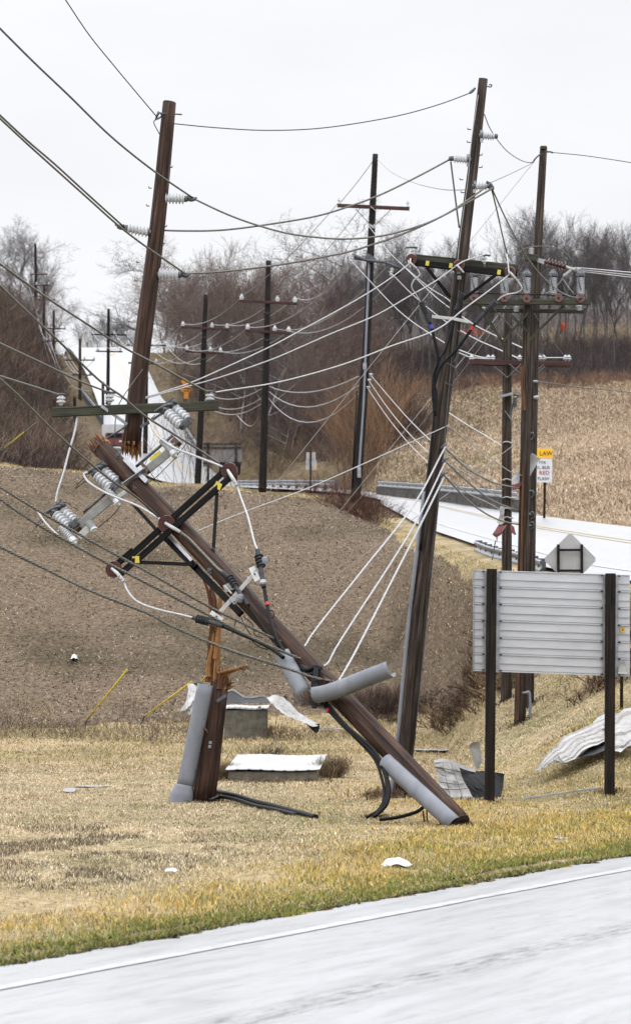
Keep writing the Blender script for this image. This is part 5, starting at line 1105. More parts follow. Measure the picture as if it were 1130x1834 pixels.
MB().lathe(qB(954, 683, .1), (1, 0, -.05), [(0, .02), (.05, .035), (.1, .02)], 8).lathe(qB(955, 712, .1), (1, 0, 0), [(0, .03), (.06, .05), (.1, .03)], 8).build('guy_hook', M['galv'], T6)
for y in (778, 882, 920, 938): MB().tube(smooth([qB(948, y, .1), qB(953, y - 3, .16), qB(955, y + 5, .14), qB(951, y + 10, .1)], 5), .02, 6).build('line_clamp', M['galv_dark'], T6)
MB().tube(smooth([qF(948, 1305, .04), qF(948, 1245, .04), qF(940, 1241, .06), qF(934, 1241, .1)], 6), .028, 8).build('conduit', M['guard'], T5)
# left pole of the group
for y, x0, x1, o_ in [(650, 840, 1022, .2), (652, 866, 1018, -.16)]: MB().bar(qL(x0, y - 1, o_), qL(x1, y + 2, o_), .10, .095, (0, 0, 1)).build('crossarm', M['arm_red'], T7)
for x in (844, 874, 882, 930, 963, 968, 973, 1012, 1018): pin_ins(qL(x, 646, .18), .055, .12, T7, 'porc', False)
for a, c in [((885, 656), (908, 676)), ((932, 652), (908, 676)), ((912, 652), (935, 672)), ((972, 653), (949, 674)), ((975, 656), (951, 678))]: MB().bar(qL(*a, .28), qL(*c, .14), .01, .05, (0, -1, 0)).build('brace', M['galv'], T7)
o = MB().bar(qL(894, 711, .2), qL(918, 705, .2), .16, .05, (0, 0, 1)).build('equipment_cover', M['galv'], T7)
MB().tube(smooth([qL(918, 706, .2), qL(928, 708, .18), qL(934, 706, .16), qL(922, 716, .2), qL(914, 738, .15), qL(912, 750, .14)], 6), .022, 7).lathe(qL(922, 712, .2), (0, 0, -1), ribs(4, .03, .05, .2), 10).build('cutout', M['galv_dark'], o)
for y in (793, 860, 892, 912, 928): MB().tube(smooth([qL(900, y, .1), qL(907, y - 2, .15), qL(914, y, .12), qL(918, y - 1, .1)], 5), .018, 6).build('line_clamp', M['galv'], T7)

# --- 6. the poles further back
M['pole_far'] = M['pole_dark']
dC = 112.0
T8 = pole('utility_pole', [(635, 900), (640, 850), (656, 620), (665, 420), (672, 276)], [.19, .18, .15, .135, .1], dC, 'tall dark middle pole with a grey conduit, standing at the crest of the brown field', 'pole_dark', 41)
qC = lambda x, y, o=0.: P(x, y, dC - o)
MB().bar(qC(604, 368, .22), qC(733, 374, .22), .11, .13).build('crossarm', M['arm_red'], T8)
for x, y in [(607, 366), (650, 368), (730, 371)]: post_ins(qC(x, y + 2, .22), qC(x, y - 11, .22), .055, 2, 'porc', T8, 'pin_insulator', False)
for a, c in [((637, 374), (666, 406)), ((699, 376), (669, 406))]: MB().bar(qC(*a, .3), qC(*c, .2), .02, .06, (0, -1, 0)).build('brace', M['galv_dark'], T8)
MB().bar(qC(660, 402, .24), qC(671, 408, .24), .03, .08, (0, 0, 1)).bar(qC(672, 402, .25), qC(666, 408, .25), .03, .08, (0, 0, 1)).build('brace_clip', M['galv'], T8)
MB().bar(qC(628, 462, .2), qC(722, 474, .2), .08, .09).build('switch_arm', M['galv_dark'], T8)
for x, y in [(630, 466), (652, 456), (692, 460), (700, 490), (636, 449)]: post_ins(qC(x, y + 4, .25), qC(x + 2, y - 10, .25), .08, 3, 'porc', T8, 'fuse_cutout', False)
MB().tube([qC(630, 456, .25), qC(656, 466, .3), qC(690, 470, .3), qC(720, 482, .25)], .06, 6).bar(qC(656, 458, .2), qC(670, 468, .2), .2, .2).build('switch_gear', M['galv_dark'], T8)
MB().tube(smooth([qC(661, 468, .16), qC(655, 620, .2), qC(651, 720, .22), qC(642, 852, .24)], 6), .042, 8).build('conduit', M['guard'], T8)
MB().lathe(qC(653, 650, .22), (0, 0, -1), [(0, .07), (.24, .07)], 8).lathe(qC(643, 836, .25), (0, 0, -1), [(0, .07), (.4, .07)], 8).build('conduit_joint', M['galv'], T8)
MB().tube([qC(630, 893, .1), qC(634, 800, .1), qC(639, 700, .1)], .03, 8).build('second_conduit', M['rubber'], T8)
MB().bar(qC(706, 494, .3), qC(716, 487, .3), .16, .16).build('dark_splice', M['rubber'], T8)
for x, y in [(663, 671), (660, 681), (658, 694)]: MB().lathe(qC(x - 2, y, .18), (1, 0, 0), [(0, .05), (.1, .06), (.14, .03)], 8).build('line_clamp', M['galv'], T8)
def road_pole(pts, r, d, arms, label, mat='pole_dark', seed=0, ins=True, armmat='arm_red'):
    o = pole('utility_pole', pts, r, d, label, mat, seed, n=10)
    for (x0, y0, x1, y1, pins) in arms:
        MB().bar(P(x0, y0, d - .25), P(x1, y1, d - .25), .12, .13).build('crossarm', M[armmat], o)
        for x in pins:
            y = y0 + (y1 - y0) * (x - x0) / (x1 - x0)
            MB().lathe(P(x, y - 1, d - .25), (0, 0, 1), [(0, .04), (.05, .10), (.2, .11), (.24, .06), (.32, .05)], 8).build('pin_insulator', M['porc'], o)
        xm = np.interp((y0 + y1) / 2, [pts[-1][1], pts[0][1]], [pts[-1][0], pts[0][0]]); s = (x1 - x0) * .25
        MB().bar(P(xm - s, y0 + 3, d - .33), P(xm, y0 + s * .9, d - .25), .02, .05, (0, -1, 0)).bar(P(xm + s, y1 + 3, d - .33), P(xm, y0 + s * .9, d - .25), .02, .05, (0, -1, 0)).build('brace', M['galv_dark'], o)
    return o
dG, dH, dI, dJ = 150.0, 178.0, 236.0, 290.0
TG = road_pole([(470, 882), (476, 680), (481, 467)], [.2, .17, .13], dG, [(430, 539, 532, 544, (433, 497, 528)), (440, 592, 520, 597, (444, 492, 517))], 'dark pole with two red brown crossarms left of the small sign back', 'pole_dark', 51)
TH = road_pole([(354, 874), (362, 700), (369, 528)], [.2, .17, .13], dH, [(325, 586, 410, 590, (328, 380, 407)), (332, 629, 400, 633, (335, 377, 395))], 'dark pole with two thin crossarms between the hanging pole and the white limbed sycamores', 'pole_dark', 52)
TI = road_pole([(260, 846), (262, 700), (264, 596)], [.2, .17, .13], dI, [(228, 618, 298, 619, (231, 296)), (230, 650, 284, 651, (238, 280))], 'far dark pole on the hill road, half hidden by the hanging pole', 'pole_dark', 53)
TJ = road_pole([(192, 802), (194, 680), (195, 553)], [.19, .17, .13], dJ, [(165, 599, 229, 600, (166, 205, 225)), (172, 629, 220, 630, (176, 216))], 'far dark pole in front of the hill road crest', 'pole_dark', 54, armmat='arm_black')
TK0 = road_pole([(184, 790), (185, 740), (185, 684)], [.15, .14, .13], 280, [], 'short dark pole beside the far pole left of the hill road', 'pole_dark', 55)
TK = road_pole([(145, 800), (144, 700), (144, 606)], [.2, .17, .13], 300, [(117, 645, 170, 645, (118, 152, 169)), (130, 671, 165, 672, (133, 162))], 'brown pole with a low crossarm left of the hill road', 'pole_grey', 56)
TK2 = road_pole([(135, 800), (135, 755), (134, 711)], [.16, .15, .14], 262, [], 'short dark pole stub in the brush left of the hill road', 'pole_dark', 57)
TL = road_pole([(95, 760), (97, 650), (97, 556)], [.2, .17, .13], 330, [(85, 588, 118, 589, (88, 104, 117)), (82, 611, 115, 612, (84, 112))], 'grey brown pole with two short crossarms near the left hilltop', 'pole_grey', 58)
TM = road_pole([(77, 650), (79, 580), (80, 512)], [.2, .17, .14], 345, [(64, 511, 90, 511, (66, 88)), (68, 537, 100, 537, (70, 98))], 'very dark pole second from the left edge on the left hilltop', 'pole_dark', 59)
TN = road_pole([(64, 580), (65, 500), (64, 436)], [.2, .17, .14], 375, [(56, 492, 85, 491, (84,)), (58, 531, 80, 532, (60,))], 'dark pole farthest left on the left hilltop', 'pole_dark', 60)
# ---------------------------------------------------------------- wires
def wire(pts, r, m, label, group=None, n=5, seg=7, cat='wire', name='wire'):
    w_ = [P(*p) for p in pts]
    o = MB().tube(smooth(w_, seg), r, n).build(name, M[m], origin=w_[0]); return tag(o, label, cat, group)
def dl(pts, d0, d1):
    """depth running evenly from the first to the last point along the picture length."""
    L = [0]
    for a, b in zip(pts, pts[1:]): L.append(L[-1] + math.hypot(b[0] - a[0], b[1] - a[1]))
    return [(p[0], p[1], d0 + (d1 - d0) * l / L[-1]) for p, l in zip(pts, L)]
def twisted(pts, r, m, label, pitch=.16, name='wire', group=None):
    """three strands laid round each other."""
    w_ = smooth([P(*p) for p in pts], 7); L = 0; mb = MB(); strands = [[], [], []]
    dense = []
    for a, b in zip(w_, w_[1:]):
        k = max(1, int((b - a).length / .035)); dense += [a.lerp(b, i / k) for i in range(k)]
    dense.append(w_[-1])
    for i, p in enumerate(dense):
        d = (dense[min(i + 1, len(dense) - 1)] - dense[max(i - 1, 0)]).normalized(); s, u = perp(d)
        if i: L += (p - dense[i - 1]).length
        for k in range(3):
            a = 2 * math.pi * (L / pitch + k / 3); strands[k].append(p + s * (math.cos(a) * r) + u * (math.sin(a) * r))
    for st_ in strands: mb.tube(st_, r * .98, 5)
    o = mb.build(name, M[m], origin=w_[0]); return tag(o, label, 'wire', group)
NEAR = 'thick wires coming in from the left'
wire(dl([(117, -2), (160, 62), (205, 118), (250, 172), (282, 210)], 42, 45.9), .009, 'wire_dark', 'thin steep wire running from the top edge down to the tip of the hanging pole')
wire(dl([(306, 221), (390, 229), (480, 233.5), (580, 229), (700, 210), (780, 189), (846, 165)], 46, 48.3), .009, 'wire_dark', "topmost wire, sagging between the tips of the hanging pole and the leaning pole")
wire(dl([(-8, 42), (60, 110), (125, 172), (200, 245), (277, 307), (345, 354)], 40, 45.9), .0155, 'wire', 'thick wire from the left edge to the uppermost right insulator of the hanging pole')
wire(dl([(345, 355), (400, 381), (450, 400), (510, 417), (565, 425), (620, 428), (680, 423), (740, 408), (790, 388), (835, 360), (876, 330)], 45.9, 48.2), .0155, 'wire', 'upper thick wire sagging from the hanging pole to the lowest insulator of the leaning pole')
wire(dl([(-8, 198), (50, 252), (100, 295), (160, 350), (222, 406)], 41, 45.9), .0155, 'wire', 'upper one of the close pair ending at the left insulator of the hanging pole')
wire(dl([(222, 406), (260, 411), (330, 413.5), (400, 412), (480, 402), (565, 387.5), (630, 368), (685, 347), (750, 315), (806, 285)], 45.9, 48.3), .0155, 'wire', 'wire rising from behind the hanging pole to the left insulator of the leaning pole')
wire(dl([(-8, 204), (50, 258), (100, 303), (160, 357), (215, 406), (265, 444), (300, 468), (332, 490)], 41, 45.8), .0155, 'wire', "lower of the close pair, crossing the hanging pole to its lower right insulator")
wire(dl([(332, 490), (380, 488), (450, 481), (521, 471), (580, 460), (628, 450), (700, 427), (759, 403), (820, 372), (882, 337)], 45.9, 48.2), .0165, 'wire', 'lower thick wire running from the hanging pole to the lowest insulator of the leaning pole')
wire(dl([(-8, 466), (80, 530), (156, 580), (222, 622), (283, 654), (330, 680), (375, 704)], 41, 45.75), .0165, 'wire', 'thick wire from the left edge to the right end of the weathered crossarm')
wire(dl([(375, 706), (395, 701), (486, 687), (560, 669), (628, 648), (700, 620), (780, 591), (831, 553), (877, 519), (900, 501), (914, 489)], 45.75, 48), .0115, 'wire_pale', "pale wire from the weathered crossarm's right end to the leaning pole's right disc")
wire(dl([(-8, 503), (50, 559), (106, 611), (177, 680), (219, 710), (256, 742), (309, 776), (360, 808), (404, 838)], 41, 44.6), .017, 'wire', "thick wire crossing the hanging pole down to the fallen pole's upper disc")
wire(dl([(-8, 611), (71, 648), (142, 682), (193, 702)], 41, 45.7), .0155, 'wire', 'thick wire from the left edge to the middle insulator on the weathered crossarm')
wire(dl([(197, 704), (228, 715), (258, 712), (336, 687.5), (400, 660), (486, 620), (540, 591), (592, 563), (640, 536), (688, 506), (727, 477), (734, 470)], 45.8, 48), .0105, 'wire_pale', "pale wire from the weathered crossarm's middle insulator to the leaning pole's left disc")
wire(dl([(252, 716), (330, 694), (400, 674), (486, 644), (540, 621), (592, 598), (670, 566), (730, 532), (780, 503), (817, 476)], 46.2, 48), .0105, 'wire_pale', 'pale wire just below its neighbour, ending at the middle disc of the leaning pole')
wire(dl([(-8, 671), (50, 689), (106, 707)], 41, 45.7), .0155, 'wire', 'thick wire from the left edge to the left insulator on the weathered crossarm')
wire(dl([(-8, 671), (36, 711), (94, 769), (152, 821), (202, 862), (244, 890), (292, 933)], 41, 44.2), .017, 'wire', 'thick wire crossing the broken trunk end to the middle disc of the fallen pole')
twisted(dl([(-8, 867), (60, 909), (160, 967), (266, 1025), (372, 1085), (430, 1114), (479, 1138), (515, 1153), (542, 1161)], 39.5, 42.7), .011, 'wire', 'upper one of the three twisted cables draped over the fallen pole from the left')
twisted(dl([(542, 1161), (549, 1152), (556, 1140), (580, 1108), (615, 1064), (650, 1020), (740, 905), (797, 800)], 42.7, 48.1), .0085, 'wire_pale', 'pale cable rising to the upper clamp of the leaning pole, left one of three')
twisted(dl([(-8, 888), (60, 934), (160, 991), (231, 1028), (337, 1082), (443, 1138), (514, 1170), (560, 1188), (577, 1194)], 39.5, 42.4), .0125, 'wire', 'middle one of the three twisted cables draped over the fallen pole from the left')
twisted(dl([(577, 1194), (588, 1186), (603, 1158), (640, 1100), (700, 1008), (750, 925), (796, 829)], 42.4, 48.1), .0085, 'wire_pale', 'pale cable rising to the middle clamp of the leaning pole, between its two neighbours')
twisted(dl([(-8, 975), (80, 1018), (160, 1057), (266, 1099), (309, 1122), (408, 1163), (514, 1197), (560, 1213), (604, 1222)], 39.5, 41.9), .0125, 'wire', 'lowest one of the three twisted cables draped over the fallen pole from the left')
twisted(dl([(604, 1222), (612, 1210), (640, 1160), (700, 1043), (750, 945), (794, 856)], 41.9, 48.1), .0095, 'wire_pale', 'pale cable rising to the lower clamp of the leaning pole, right one of three')
twisted(dl([(140, 741), (134, 775), (124, 810), (115, 845), (104, 880), (101, 900)], 45.8, 45.2), .011, 'wire_pale', 'white lead hanging from the weathered crossarm to the lowest switch at the left')
wire(dl([(352, 952), (380, 940), (440, 916), (557, 872), (699, 809), (780, 772), (802, 762)], 46.5, 48.2), .009, 'wire_pale', "thin pale wire from behind the fallen pole up to the leaning pole's middle")
# lead from the left insulator off to the far hill
HILL = 'thin pale wires running up to the left hilltop'
def hill(pts, d0, d1, label): wire(dl(pts, d0, d1), .032, 'wire_pale', label, n=4)
wire(dl([(109, 706), (105, 690), (101, 657), (88, 622), (74, 592), (66, 560), (55, 520), (45, 478)], 300, 375), .05, 'wire_pale', 'leftmost bright wire climbing the left hillside to the farthest pole')
hill([(120, 704), (104, 673), (92, 656), (80, 613), (70, 570), (64, 536)], 300, 372, 'pale wire just right of the brightest one on the left hillside')
hill([(170, 645), (142, 668), (124, 657), (110, 627), (98, 590)], 300, 330, 'pale wire from the low crossarm up to the right end of the hilltop crossarm')
hill([(152, 645), (142, 662), (133, 652), (120, 629), (104, 589)], 300, 330, 'pale wire sagging between the two brown poles left of the hill road, inner one')
hill([(165, 672), (142, 671), (117, 640), (99, 632), (88, 612)], 300, 330, 'pale wire from the second low crossarm to the lower hilltop crossarm')
hill([(133, 672), (127, 670), (110, 663), (98, 634), (90, 600), (84, 540)], 300, 345, 'pale wire from the second low crossarm to the very dark hilltop pole')
hill([(160, 700), (143, 697), (131, 691), (117, 673), (106, 664), (96, 640)], 290, 330, 'pale low wire looping over the brush at the left end of the crossarm')
hill([(190, 722), (147, 725), (127, 714), (113, 695), (106, 664)], 290, 320, 'lowest pale wire looping towards the hill road')
# between the poles beside the hill road
def sag(a, b, s, r, m, label, n=4, group=None):
    a, b = Vector(P(*a)), Vector(P(*b)); pts = [a.lerp(b, t) - Vector((0, 0, s * 4 * t * (1 - t))) for t in [i / 10 for i in range(11)]]
    o = MB().tube(pts, r, n).build('wire', M[m], origin=a); return tag(o, label, 'wire', group)
names = ['left', 'middle', 'right']
G1 = [(433, 531), (497, 532), (528, 533)]; G2 = [(444, 586), (492, 589), (517, 593)]
H1 = [(328, 580), (380, 581), (407, 582)]; H2 = [(335, 626), (377, 627), (395, 629)]
C1 = [(607, 362), (650, 366), (628, 468)]; C2 = [(628, 474), (690, 480), (723, 478)]
I1 = [(231, 614), (264, 612), (296, 614)]; J1 = [(166, 595), (205, 594), (225, 595)]
for k in range(3):
    sag((*G1[k], dG - .25), (*C1[k], dC - .25), [.25, .3, .6][k], .017, 'wire_pale', f"pale wire from the upper crossarm's {names[k]} insulator to the middle pole")
    sag((*G2[k], dG - .25), (*C2[k], dC - .25), [.7, .8, .9][k], .017, 'wire_pale', f"pale wire from the lower crossarm's {names[k]} insulator to the middle pole's switches")
    sag((*H1[k], dH - .25), (*G1[k], dG - .25), .5, .018, 'wire_pale', f'pale wire between the {names[k]} insulators of the two upper crossarms')
    sag((*H2[k], dH - .25), (*G2[k], dG - .25), .5, .018, 'wire_pale', f'pale wire between the {names[k]} insulators of the two lower crossarms')
    sag((*I1[k], dI - .25), (*H1[k], dH - .25), .8, .022, 'wire_pale', f"far pale wire from the hanging pole to the thin upper crossarm's {names[k]} insulator")
    sag((*I1[k], dI + .25), (*H2[k], dH - .25), 1.2, .022, 'wire_pale', f"far pale wire from the hanging pole to the thin lower crossarm's {names[k]} insulator")
    sag((*J1[k], dJ - .25), (*I1[k], dI - .25), 1.0, .026, 'wire_pale', f'farthest pale wire from the {names[k]} insulator on the crest pole to the hanging pole')
low = [((482, 692), (480, 107), (642, 674)), ((481, 701), 0, (642, 690)), ((481, 713), 0, (641, 705))]
for (a, _, c), s, nm in zip(low, [.45, .8, 1.15], ['upper', 'middle', 'lower']):
    sag((*a, dG), (*c, dC), s, .022, 'wire_pale', f'{nm} one of the three low wires sagging in front of the orange shrub')
for (a, c), s, nm in zip([((372, 706), (468, 697)), ((366, 716), (467, 714)), ((364, 722), (467, 724))], [.4, .55, .6], ['upper', 'middle', 'lower']):
    sag((*a, dH), (*c, dG), s, .022, 'wire_pale', f'{nm} one of the three low wires right of the weathered crossarm')
wire(dl([(425, 744), (436, 756), (447, 763), (455, 760), (463, 748)], dG + 8, dG), .018, 'wire_pale', 'loose wire end hanging under the three low wires')
# from the middle pole to the crossarm of the group behind the sign
BG_ = [('lowest', [(630, 468), (664, 505), (700, 543), (735, 574), (796, 614), (838, 633), (862, 640), (885, 643)], .016),
       ('second lowest', [(696, 486), (707, 496), (739, 528), (787, 568), (824, 592), (859, 611), (880, 620), (930, 643)], .016),
       ('second highest', [(722, 476), (767, 514), (804, 538), (826, 566), (854, 585), (893, 604), (935, 623), (970, 641)], .016),
       ('highest', [(635, 375), (668, 415), (700, 455), (723, 477), (767, 520), (799, 547), (850, 582), (880, 598)], .013)]
for nm, pts, r in BG_: wire(dl(pts, dC - .3, dL - .2), r, 'wire_pale', f"{nm} pale wire slanting from the middle pole to the right group's red crossarm", n=4)
wire(dl([(885, 643), (862, 642), (842, 640), (822, 632)], dL - .2, dL + 4), .013, 'wire_pale', 'short pale wire tail at the left end of the red crossarm', n=4)
wire(dl([(970, 641), (1012, 641), (1020, 643)], dL - .2, dL - .2), .014, 'wire_pale', 'short pale wire lying along the right end of the red crossarm', n=4)
wire(dl([(663, 369), (700, 402), (742, 435), (790, 470)], dC - .3, 70), .009, 'wire_pale', 'faint wire from the middle pole crossarm towards the leaning pole arm', n=4)
wire(dl([(671, 284), (640, 326), (607, 366)], dC, dC - .2), .012, 'wire_dark', 'thin wire from the tip of the middle pole to its left insulator', n=4)
wire(dl([(674, 284), (700, 308), (740, 327), (790, 339), (842, 340)], dC, 48.4), .008, 'wire_dark', 'thin wire sagging from the tip of the middle pole to the leaning pole', n=4)
# three from the middle pole to the leaning pole, and on to the group behind the sign
for nm, a, b_ in [('upper', [(663, 671), (695, 709), (732, 751), (773, 791), (794, 806)], [(797, 802), (835, 838), (870, 858), (893, 867), (951, 879)]),
                 ('middle', [(660, 681), (690, 725), (728, 772), (769, 812), (795, 828)], [(797, 826), (835, 861), (865, 886), (893, 902), (951, 922)]),
                 ('lower', [(658, 695), (690, 742), (728, 790), (768, 830), (793, 852)], [(796, 852), (835, 894), (865, 917), (893, 931), (920, 938), (951, 941)])]:
    wire(dl(a, dC - .2, 48.2), .012, 'wire_pale', f"{nm} of three pale cables from the middle pole's conduit to the leaning pole")
    twisted(dl(b_, 48.2, dB - .15), .0085, 'wire', f'{nm} one of three twisted cables from the leaning pole to the tall right pole')
for nm, pts in [('upper', [(795, 809), (835, 834), (870, 858), (900, 876)]), ('lower', [(797, 852), (835, 882), (876, 902), (900, 916)]), ('middle', [(797, 828), (840, 852), (876, 880), (900, 892)])]:
    wire(dl(pts, 48.2, dL - .15), .012, 'wire_pale', f"{nm} pale wire from the leaning pole's clamps to the right group's left pole")
wire(dl([(802, 762), (850, 800), (890, 829), (914, 845), (935, 852)], 48.2, dF - .1), .009, 'wire_pale', "thin pale wire from the leaning pole's middle down to the right group")
wire(dl([(785, 727), (830, 757), (870, 781), (903, 802)], 66, dL + .2), .013, 'wire_pale', 'pale wire coming out behind the leaning pole towards the left pole of the group')
wire(dl([(904, 736), (918, 755), (935, 775), (950, 791)], dL - .2, dB - .15), .009, 'wire', 'short wire from the cutout on the left pole across to the tall right pole', n=4)
# top wires on the right
wire(dl([(867, 205), (876, 228), (890, 250), (907, 270), (928, 285), (945, 291), (956, 290)], 48.3, dB - .1), .0085, 'wire_dark', "wire sagging between the tips of the leaning pole and the tall right pole")
wire(dl([(988, 273), (1040, 278), (1090, 285), (1140, 293)], dB, 57), .008, 'wire_dark', 'thin wire leaving the tip of the tall right pole to the right edge', n=4)
wire(dl([(876, 328), (910, 313), (945, 296), (956, 289)], 48.3, dB - .1), .007, 'wire_dark', "thin wire from the leaning pole's lowest insulator up to the tall right pole's tip", n=4)
wire(dl([(880, 339), (890, 380), (900, 425), (908, 455), (913, 462)], 48.25, dF - .3), .013, 'wire_dark', "steep dark wire from the leaning pole's lowest insulator to its crossarm's right end")
wire(dl([(882, 341), (908, 397), (940, 455), (967, 491), (1000, 521), (1022, 531), (1039, 533)], 48.25, dF - .3), .013, 'wire', "long dark wire from the leaning pole's lowest insulator to the mossy crossarm's right disc")
wire(dl([(1008, 496), (1000, 508), (988, 520), (975, 526)], dB, dF), .012, 'wire_dark', 'short lead from the strain clamp to the bus on the mossy crossarm', n=4)
wire(dl([(1008, 500), (1018, 515), (1027, 526)], dB, dF), .009, 'wire', 'short thin lead from the strain clamp to the right disc', n=4)
for k, (y0, y1) in enumerate([(479, 489), (482, 494), (485, 498)]):
    wire(dl([(1028, y0), (1080, y0 + (y1 - y0) * .45), (1140, y1)], dB, 56.5), .011, 'wire_pale', ['top', 'middle', 'bottom'][k] + ' one of three close wires leaving the brown strain insulator to the right edge', n=4)
wire(dl([(880, 542), (920, 590), (960, 630), (1000, 640)], dF, dL - .2), .001, 'wire', 'hair thin wire behind the braces of the mossy crossarm', n=4) if False else None
wire(dl([(881, 550), (905, 575), (930, 603), (960, 630), (972, 638)], dF - .2, dL - .3), .014, 'wire', 'dark wire slanting from the mossy crossarm down to the red crossarm')
wire(dl([(937, 525), (950, 550), (962, 571), (985, 605), (1009, 636)], dF - .2, dL - .3), .009, 'wire', 'thin wire from the middle disc down to the right end of the red crossarm', n=4)
wire(dl([(957, 683), (1000, 688), (1039, 694), (1086, 698), (1140, 704)], dB, 60.5), .009, 'wire', 'guy wire leaving the tall right pole across the stubble field', n=4)
for y in (693, 695): pass
# guys with yellow guards
def guy(top, foot, yt, yb, label, d0, d1):
    root = empty('guy_wire', P(*foot, d1), label, 'guy wire')
    a, b_ = P(*top, d0), P(*foot, d1); MB().tube([a, b_], .007, 5).build('strand', M['wire_pale'], root)
    g = MB(); t = lambda y: a.lerp(b_, (y - top[1]) / (foot[1] - top[1])); g.tube([t(yt), t(yb)], .021, 8); g.build('guard', M['yellow'], root)
    MB().tube([t(yb), b_, b_ + Vector((-.02, 0, -.12))], .02, 6).build('anchor_rod', M['galv_dark'], root)
guy((957, 288), (155, 1291), 1177, 1287, 'longest guy wire with a yellow guard, anchored at the left foot of the brown field', dB, 76.2)
guy((935, 786), (258, 1284), 1204, 1281, 'flat guy wire with a yellow guard left of the pole stump', dF, 76.0)
guy((905, 548), (338, 1250), 1163, 1236, 'steep guy wire with a yellow guard right behind the pole stump', dL, 77.5)
wire(dl([(909, 556), (800, 700), (690, 840), (560, 986), (450, 1110), (345, 1236)], dL, 77.6), .006, 'wire_pale', 'thin unguarded strand beside the steep guy wire', n=4)
# yellow guard far left on the hillside
guy((65, 756), (2, 808), 774, 802, 'short yellow guy guard in the brush at the left edge', 126, 128)
# ---------------------------------------------------------------- signs
# big sign seen from behind
dS = 46.0
SG = empty('road_sign', P(985, 1436, dS), 'large sign back of ribbed bare aluminium on two dark wooden posts', 'sign')
SG.location.z = 0; OFF[SG.name].z = 0
q = lambda x, y, o=0.: P(x, y, dS - o)
def yl(x, t):   # height row of the panel at column x
    y0 = 1021 + (x - 848) * .034; y1 = 1201 + (x - 848) * .036; return y0 + (y1 - y0) * t
A0, A1 = 848.5, 1127
b = MB(); NP = 6; Hs = 24
rows_ = []
for k in range(NP):
    for t, dep in [(0.0, .0), (.045, -.012), (.075, -.012), (.09, 0.), (.5, .0), (.505, .012), (.535, .012), (.54, 0), (.91, .0), (.925, -.012), (.985, -.012), (1.0, 0.)]:
        rows_.append([q(x, yl(x, (k + t) / NP), .075 - dep * -1 if False else .075 + dep * -1 * -1) for x in np.linspace(A0, A1, 14)])
b.sheet(rows_, .004); b.build('panel', M['steel'], SG)
for k in range(NP * 2 + 1):
    t = k / (NP * 2); mb = MB().bar(q(A0, yl(A0, t), .10), q(A1, yl(A1, t), .10), .012, .008 if k % 2 else .012, (0, 0, 1)); mb.build('rib', M['steel'], SG)
for x0, x1 in [(866, 872.5), (888, 895), (1079, 1085.5), (1099.5, 1107)]:
    MB().bar(q((x0 + x1) / 2, yl(x0, .005), .125), q((x0 + x1) / 2 - 1.5, yl(x0, .998) + 2, .125), (x1 - x0) * dS / F, .02, (0, -1, 0)).build('stringer', M['galv'], SG)
MB().bar(q(A0 - 1, yl(A0, -.01), .09), q(A0 - 2, yl(A0, 1.01), .09), .012, .05, (0, -1, 0)).build('edge_trim', M['galv'], SG)
for k in range(7):
    for x in (865, 896, 1077, 1108): MB().lathe(q(x, yl(x, min(.99, max(.01, k / 6))), .13), (0, -1, 0), [(0, .016), (.025, .016), (.035, .008)], 8).bar(q(x - 2.5, yl(x, min(.99, max(.01, k / 6))), .125), q(x + 2.5, yl(x, min(.99, max(.01, k / 6))), .125), .02, .02).build('clip', M['galv_dark'], SG)
for x0, y0, x1, y1 in [(880, 1019, 876, 1446), (1092.5, 1027, 1090.5, 1434)]: MB().bar(q(x0, y0, .22), q(x1, y1, .22), .148, .15, (0, -1, 0), .012).build('post', M['post'], SG)
MB().bar(q(1110, 1128, .105), q(1118.5, 1128, .105), .004, .075, (0, 0, 1)).build('sticker', M['amber'], SG)
MB().bar(q(1111, 1124.7, .109), q(1117.5, 1124.7, .109), .003, .008, (0, 0, 1)).bar(q(1112.5, 1128.5, .109), q(1116, 1128.5, .109), .003, .016, (0, 0, 1)).build('sticker_print', M['ink'], SG)
# small plate behind the right end
d = 54.0
MK = empty('marker_sign', P(1112, 1268, d), 'dark post of a small marker showing below the right end of the big sign back', 'sign'); MK.location.z = gz1(*MK.location.xy); OFF[MK.name].z = MK.location.z
MB().bar(P(1113.5, 1100, d), Vector((P(1112, 1268, d).x, d, MK.location.z - .1)), .055, .055, (0, -1, 0)).build('post', M['post'], MK)
MB().plate([P(1107, 1192, dS - .18), P(1117, 1183, dS - .2), P(1126, 1186, dS - .17), P(1126, 1207, dS - .17), P(1106, 1207, dS - .2)], .006).build('torn_scrap', M['grey_sheet'], SG)
# diamond sign back
d = 70.0
DM = empty('road_sign', P(1020, 1075, d), 'diamond shaped sign back framed by two dark wooden posts on the road bend', 'sign'); DM.location.z = gz1(*DM.location.xy); OFF[DM.name].z = DM.location.z
c = P(1020.5, 1002, d); rr = 46 * d / F; poly = []
for k in range(4):
    a = math.pi / 2 * k; 
    for e in (-.07, .07): poly.append(c + Vector((math.cos(a + e) * rr * .985, 0, math.sin(a + e) * rr * .985)))
MB().plate(poly, .006).build('panel', noisemat('dull_sign_back', [(.3, (.40, .40, .395)), (.7, (.52, .52, .515))], 3, .5, .1), DM)
for x in (999, 1041): MB().bar(P(x, 975, d - .06), Vector((P(x, 0, d).x, d - .06, DM.location.z - .1)), .06, .06, (0, -1, 0)).build('post', M['post'], DM)
for y in (985, 1022): MB().bar(P(997, y, d - .11), P(1043, y, d - .11), .04, .055, (0, 0, 1)).build('cross_rail', M['post'], DM)
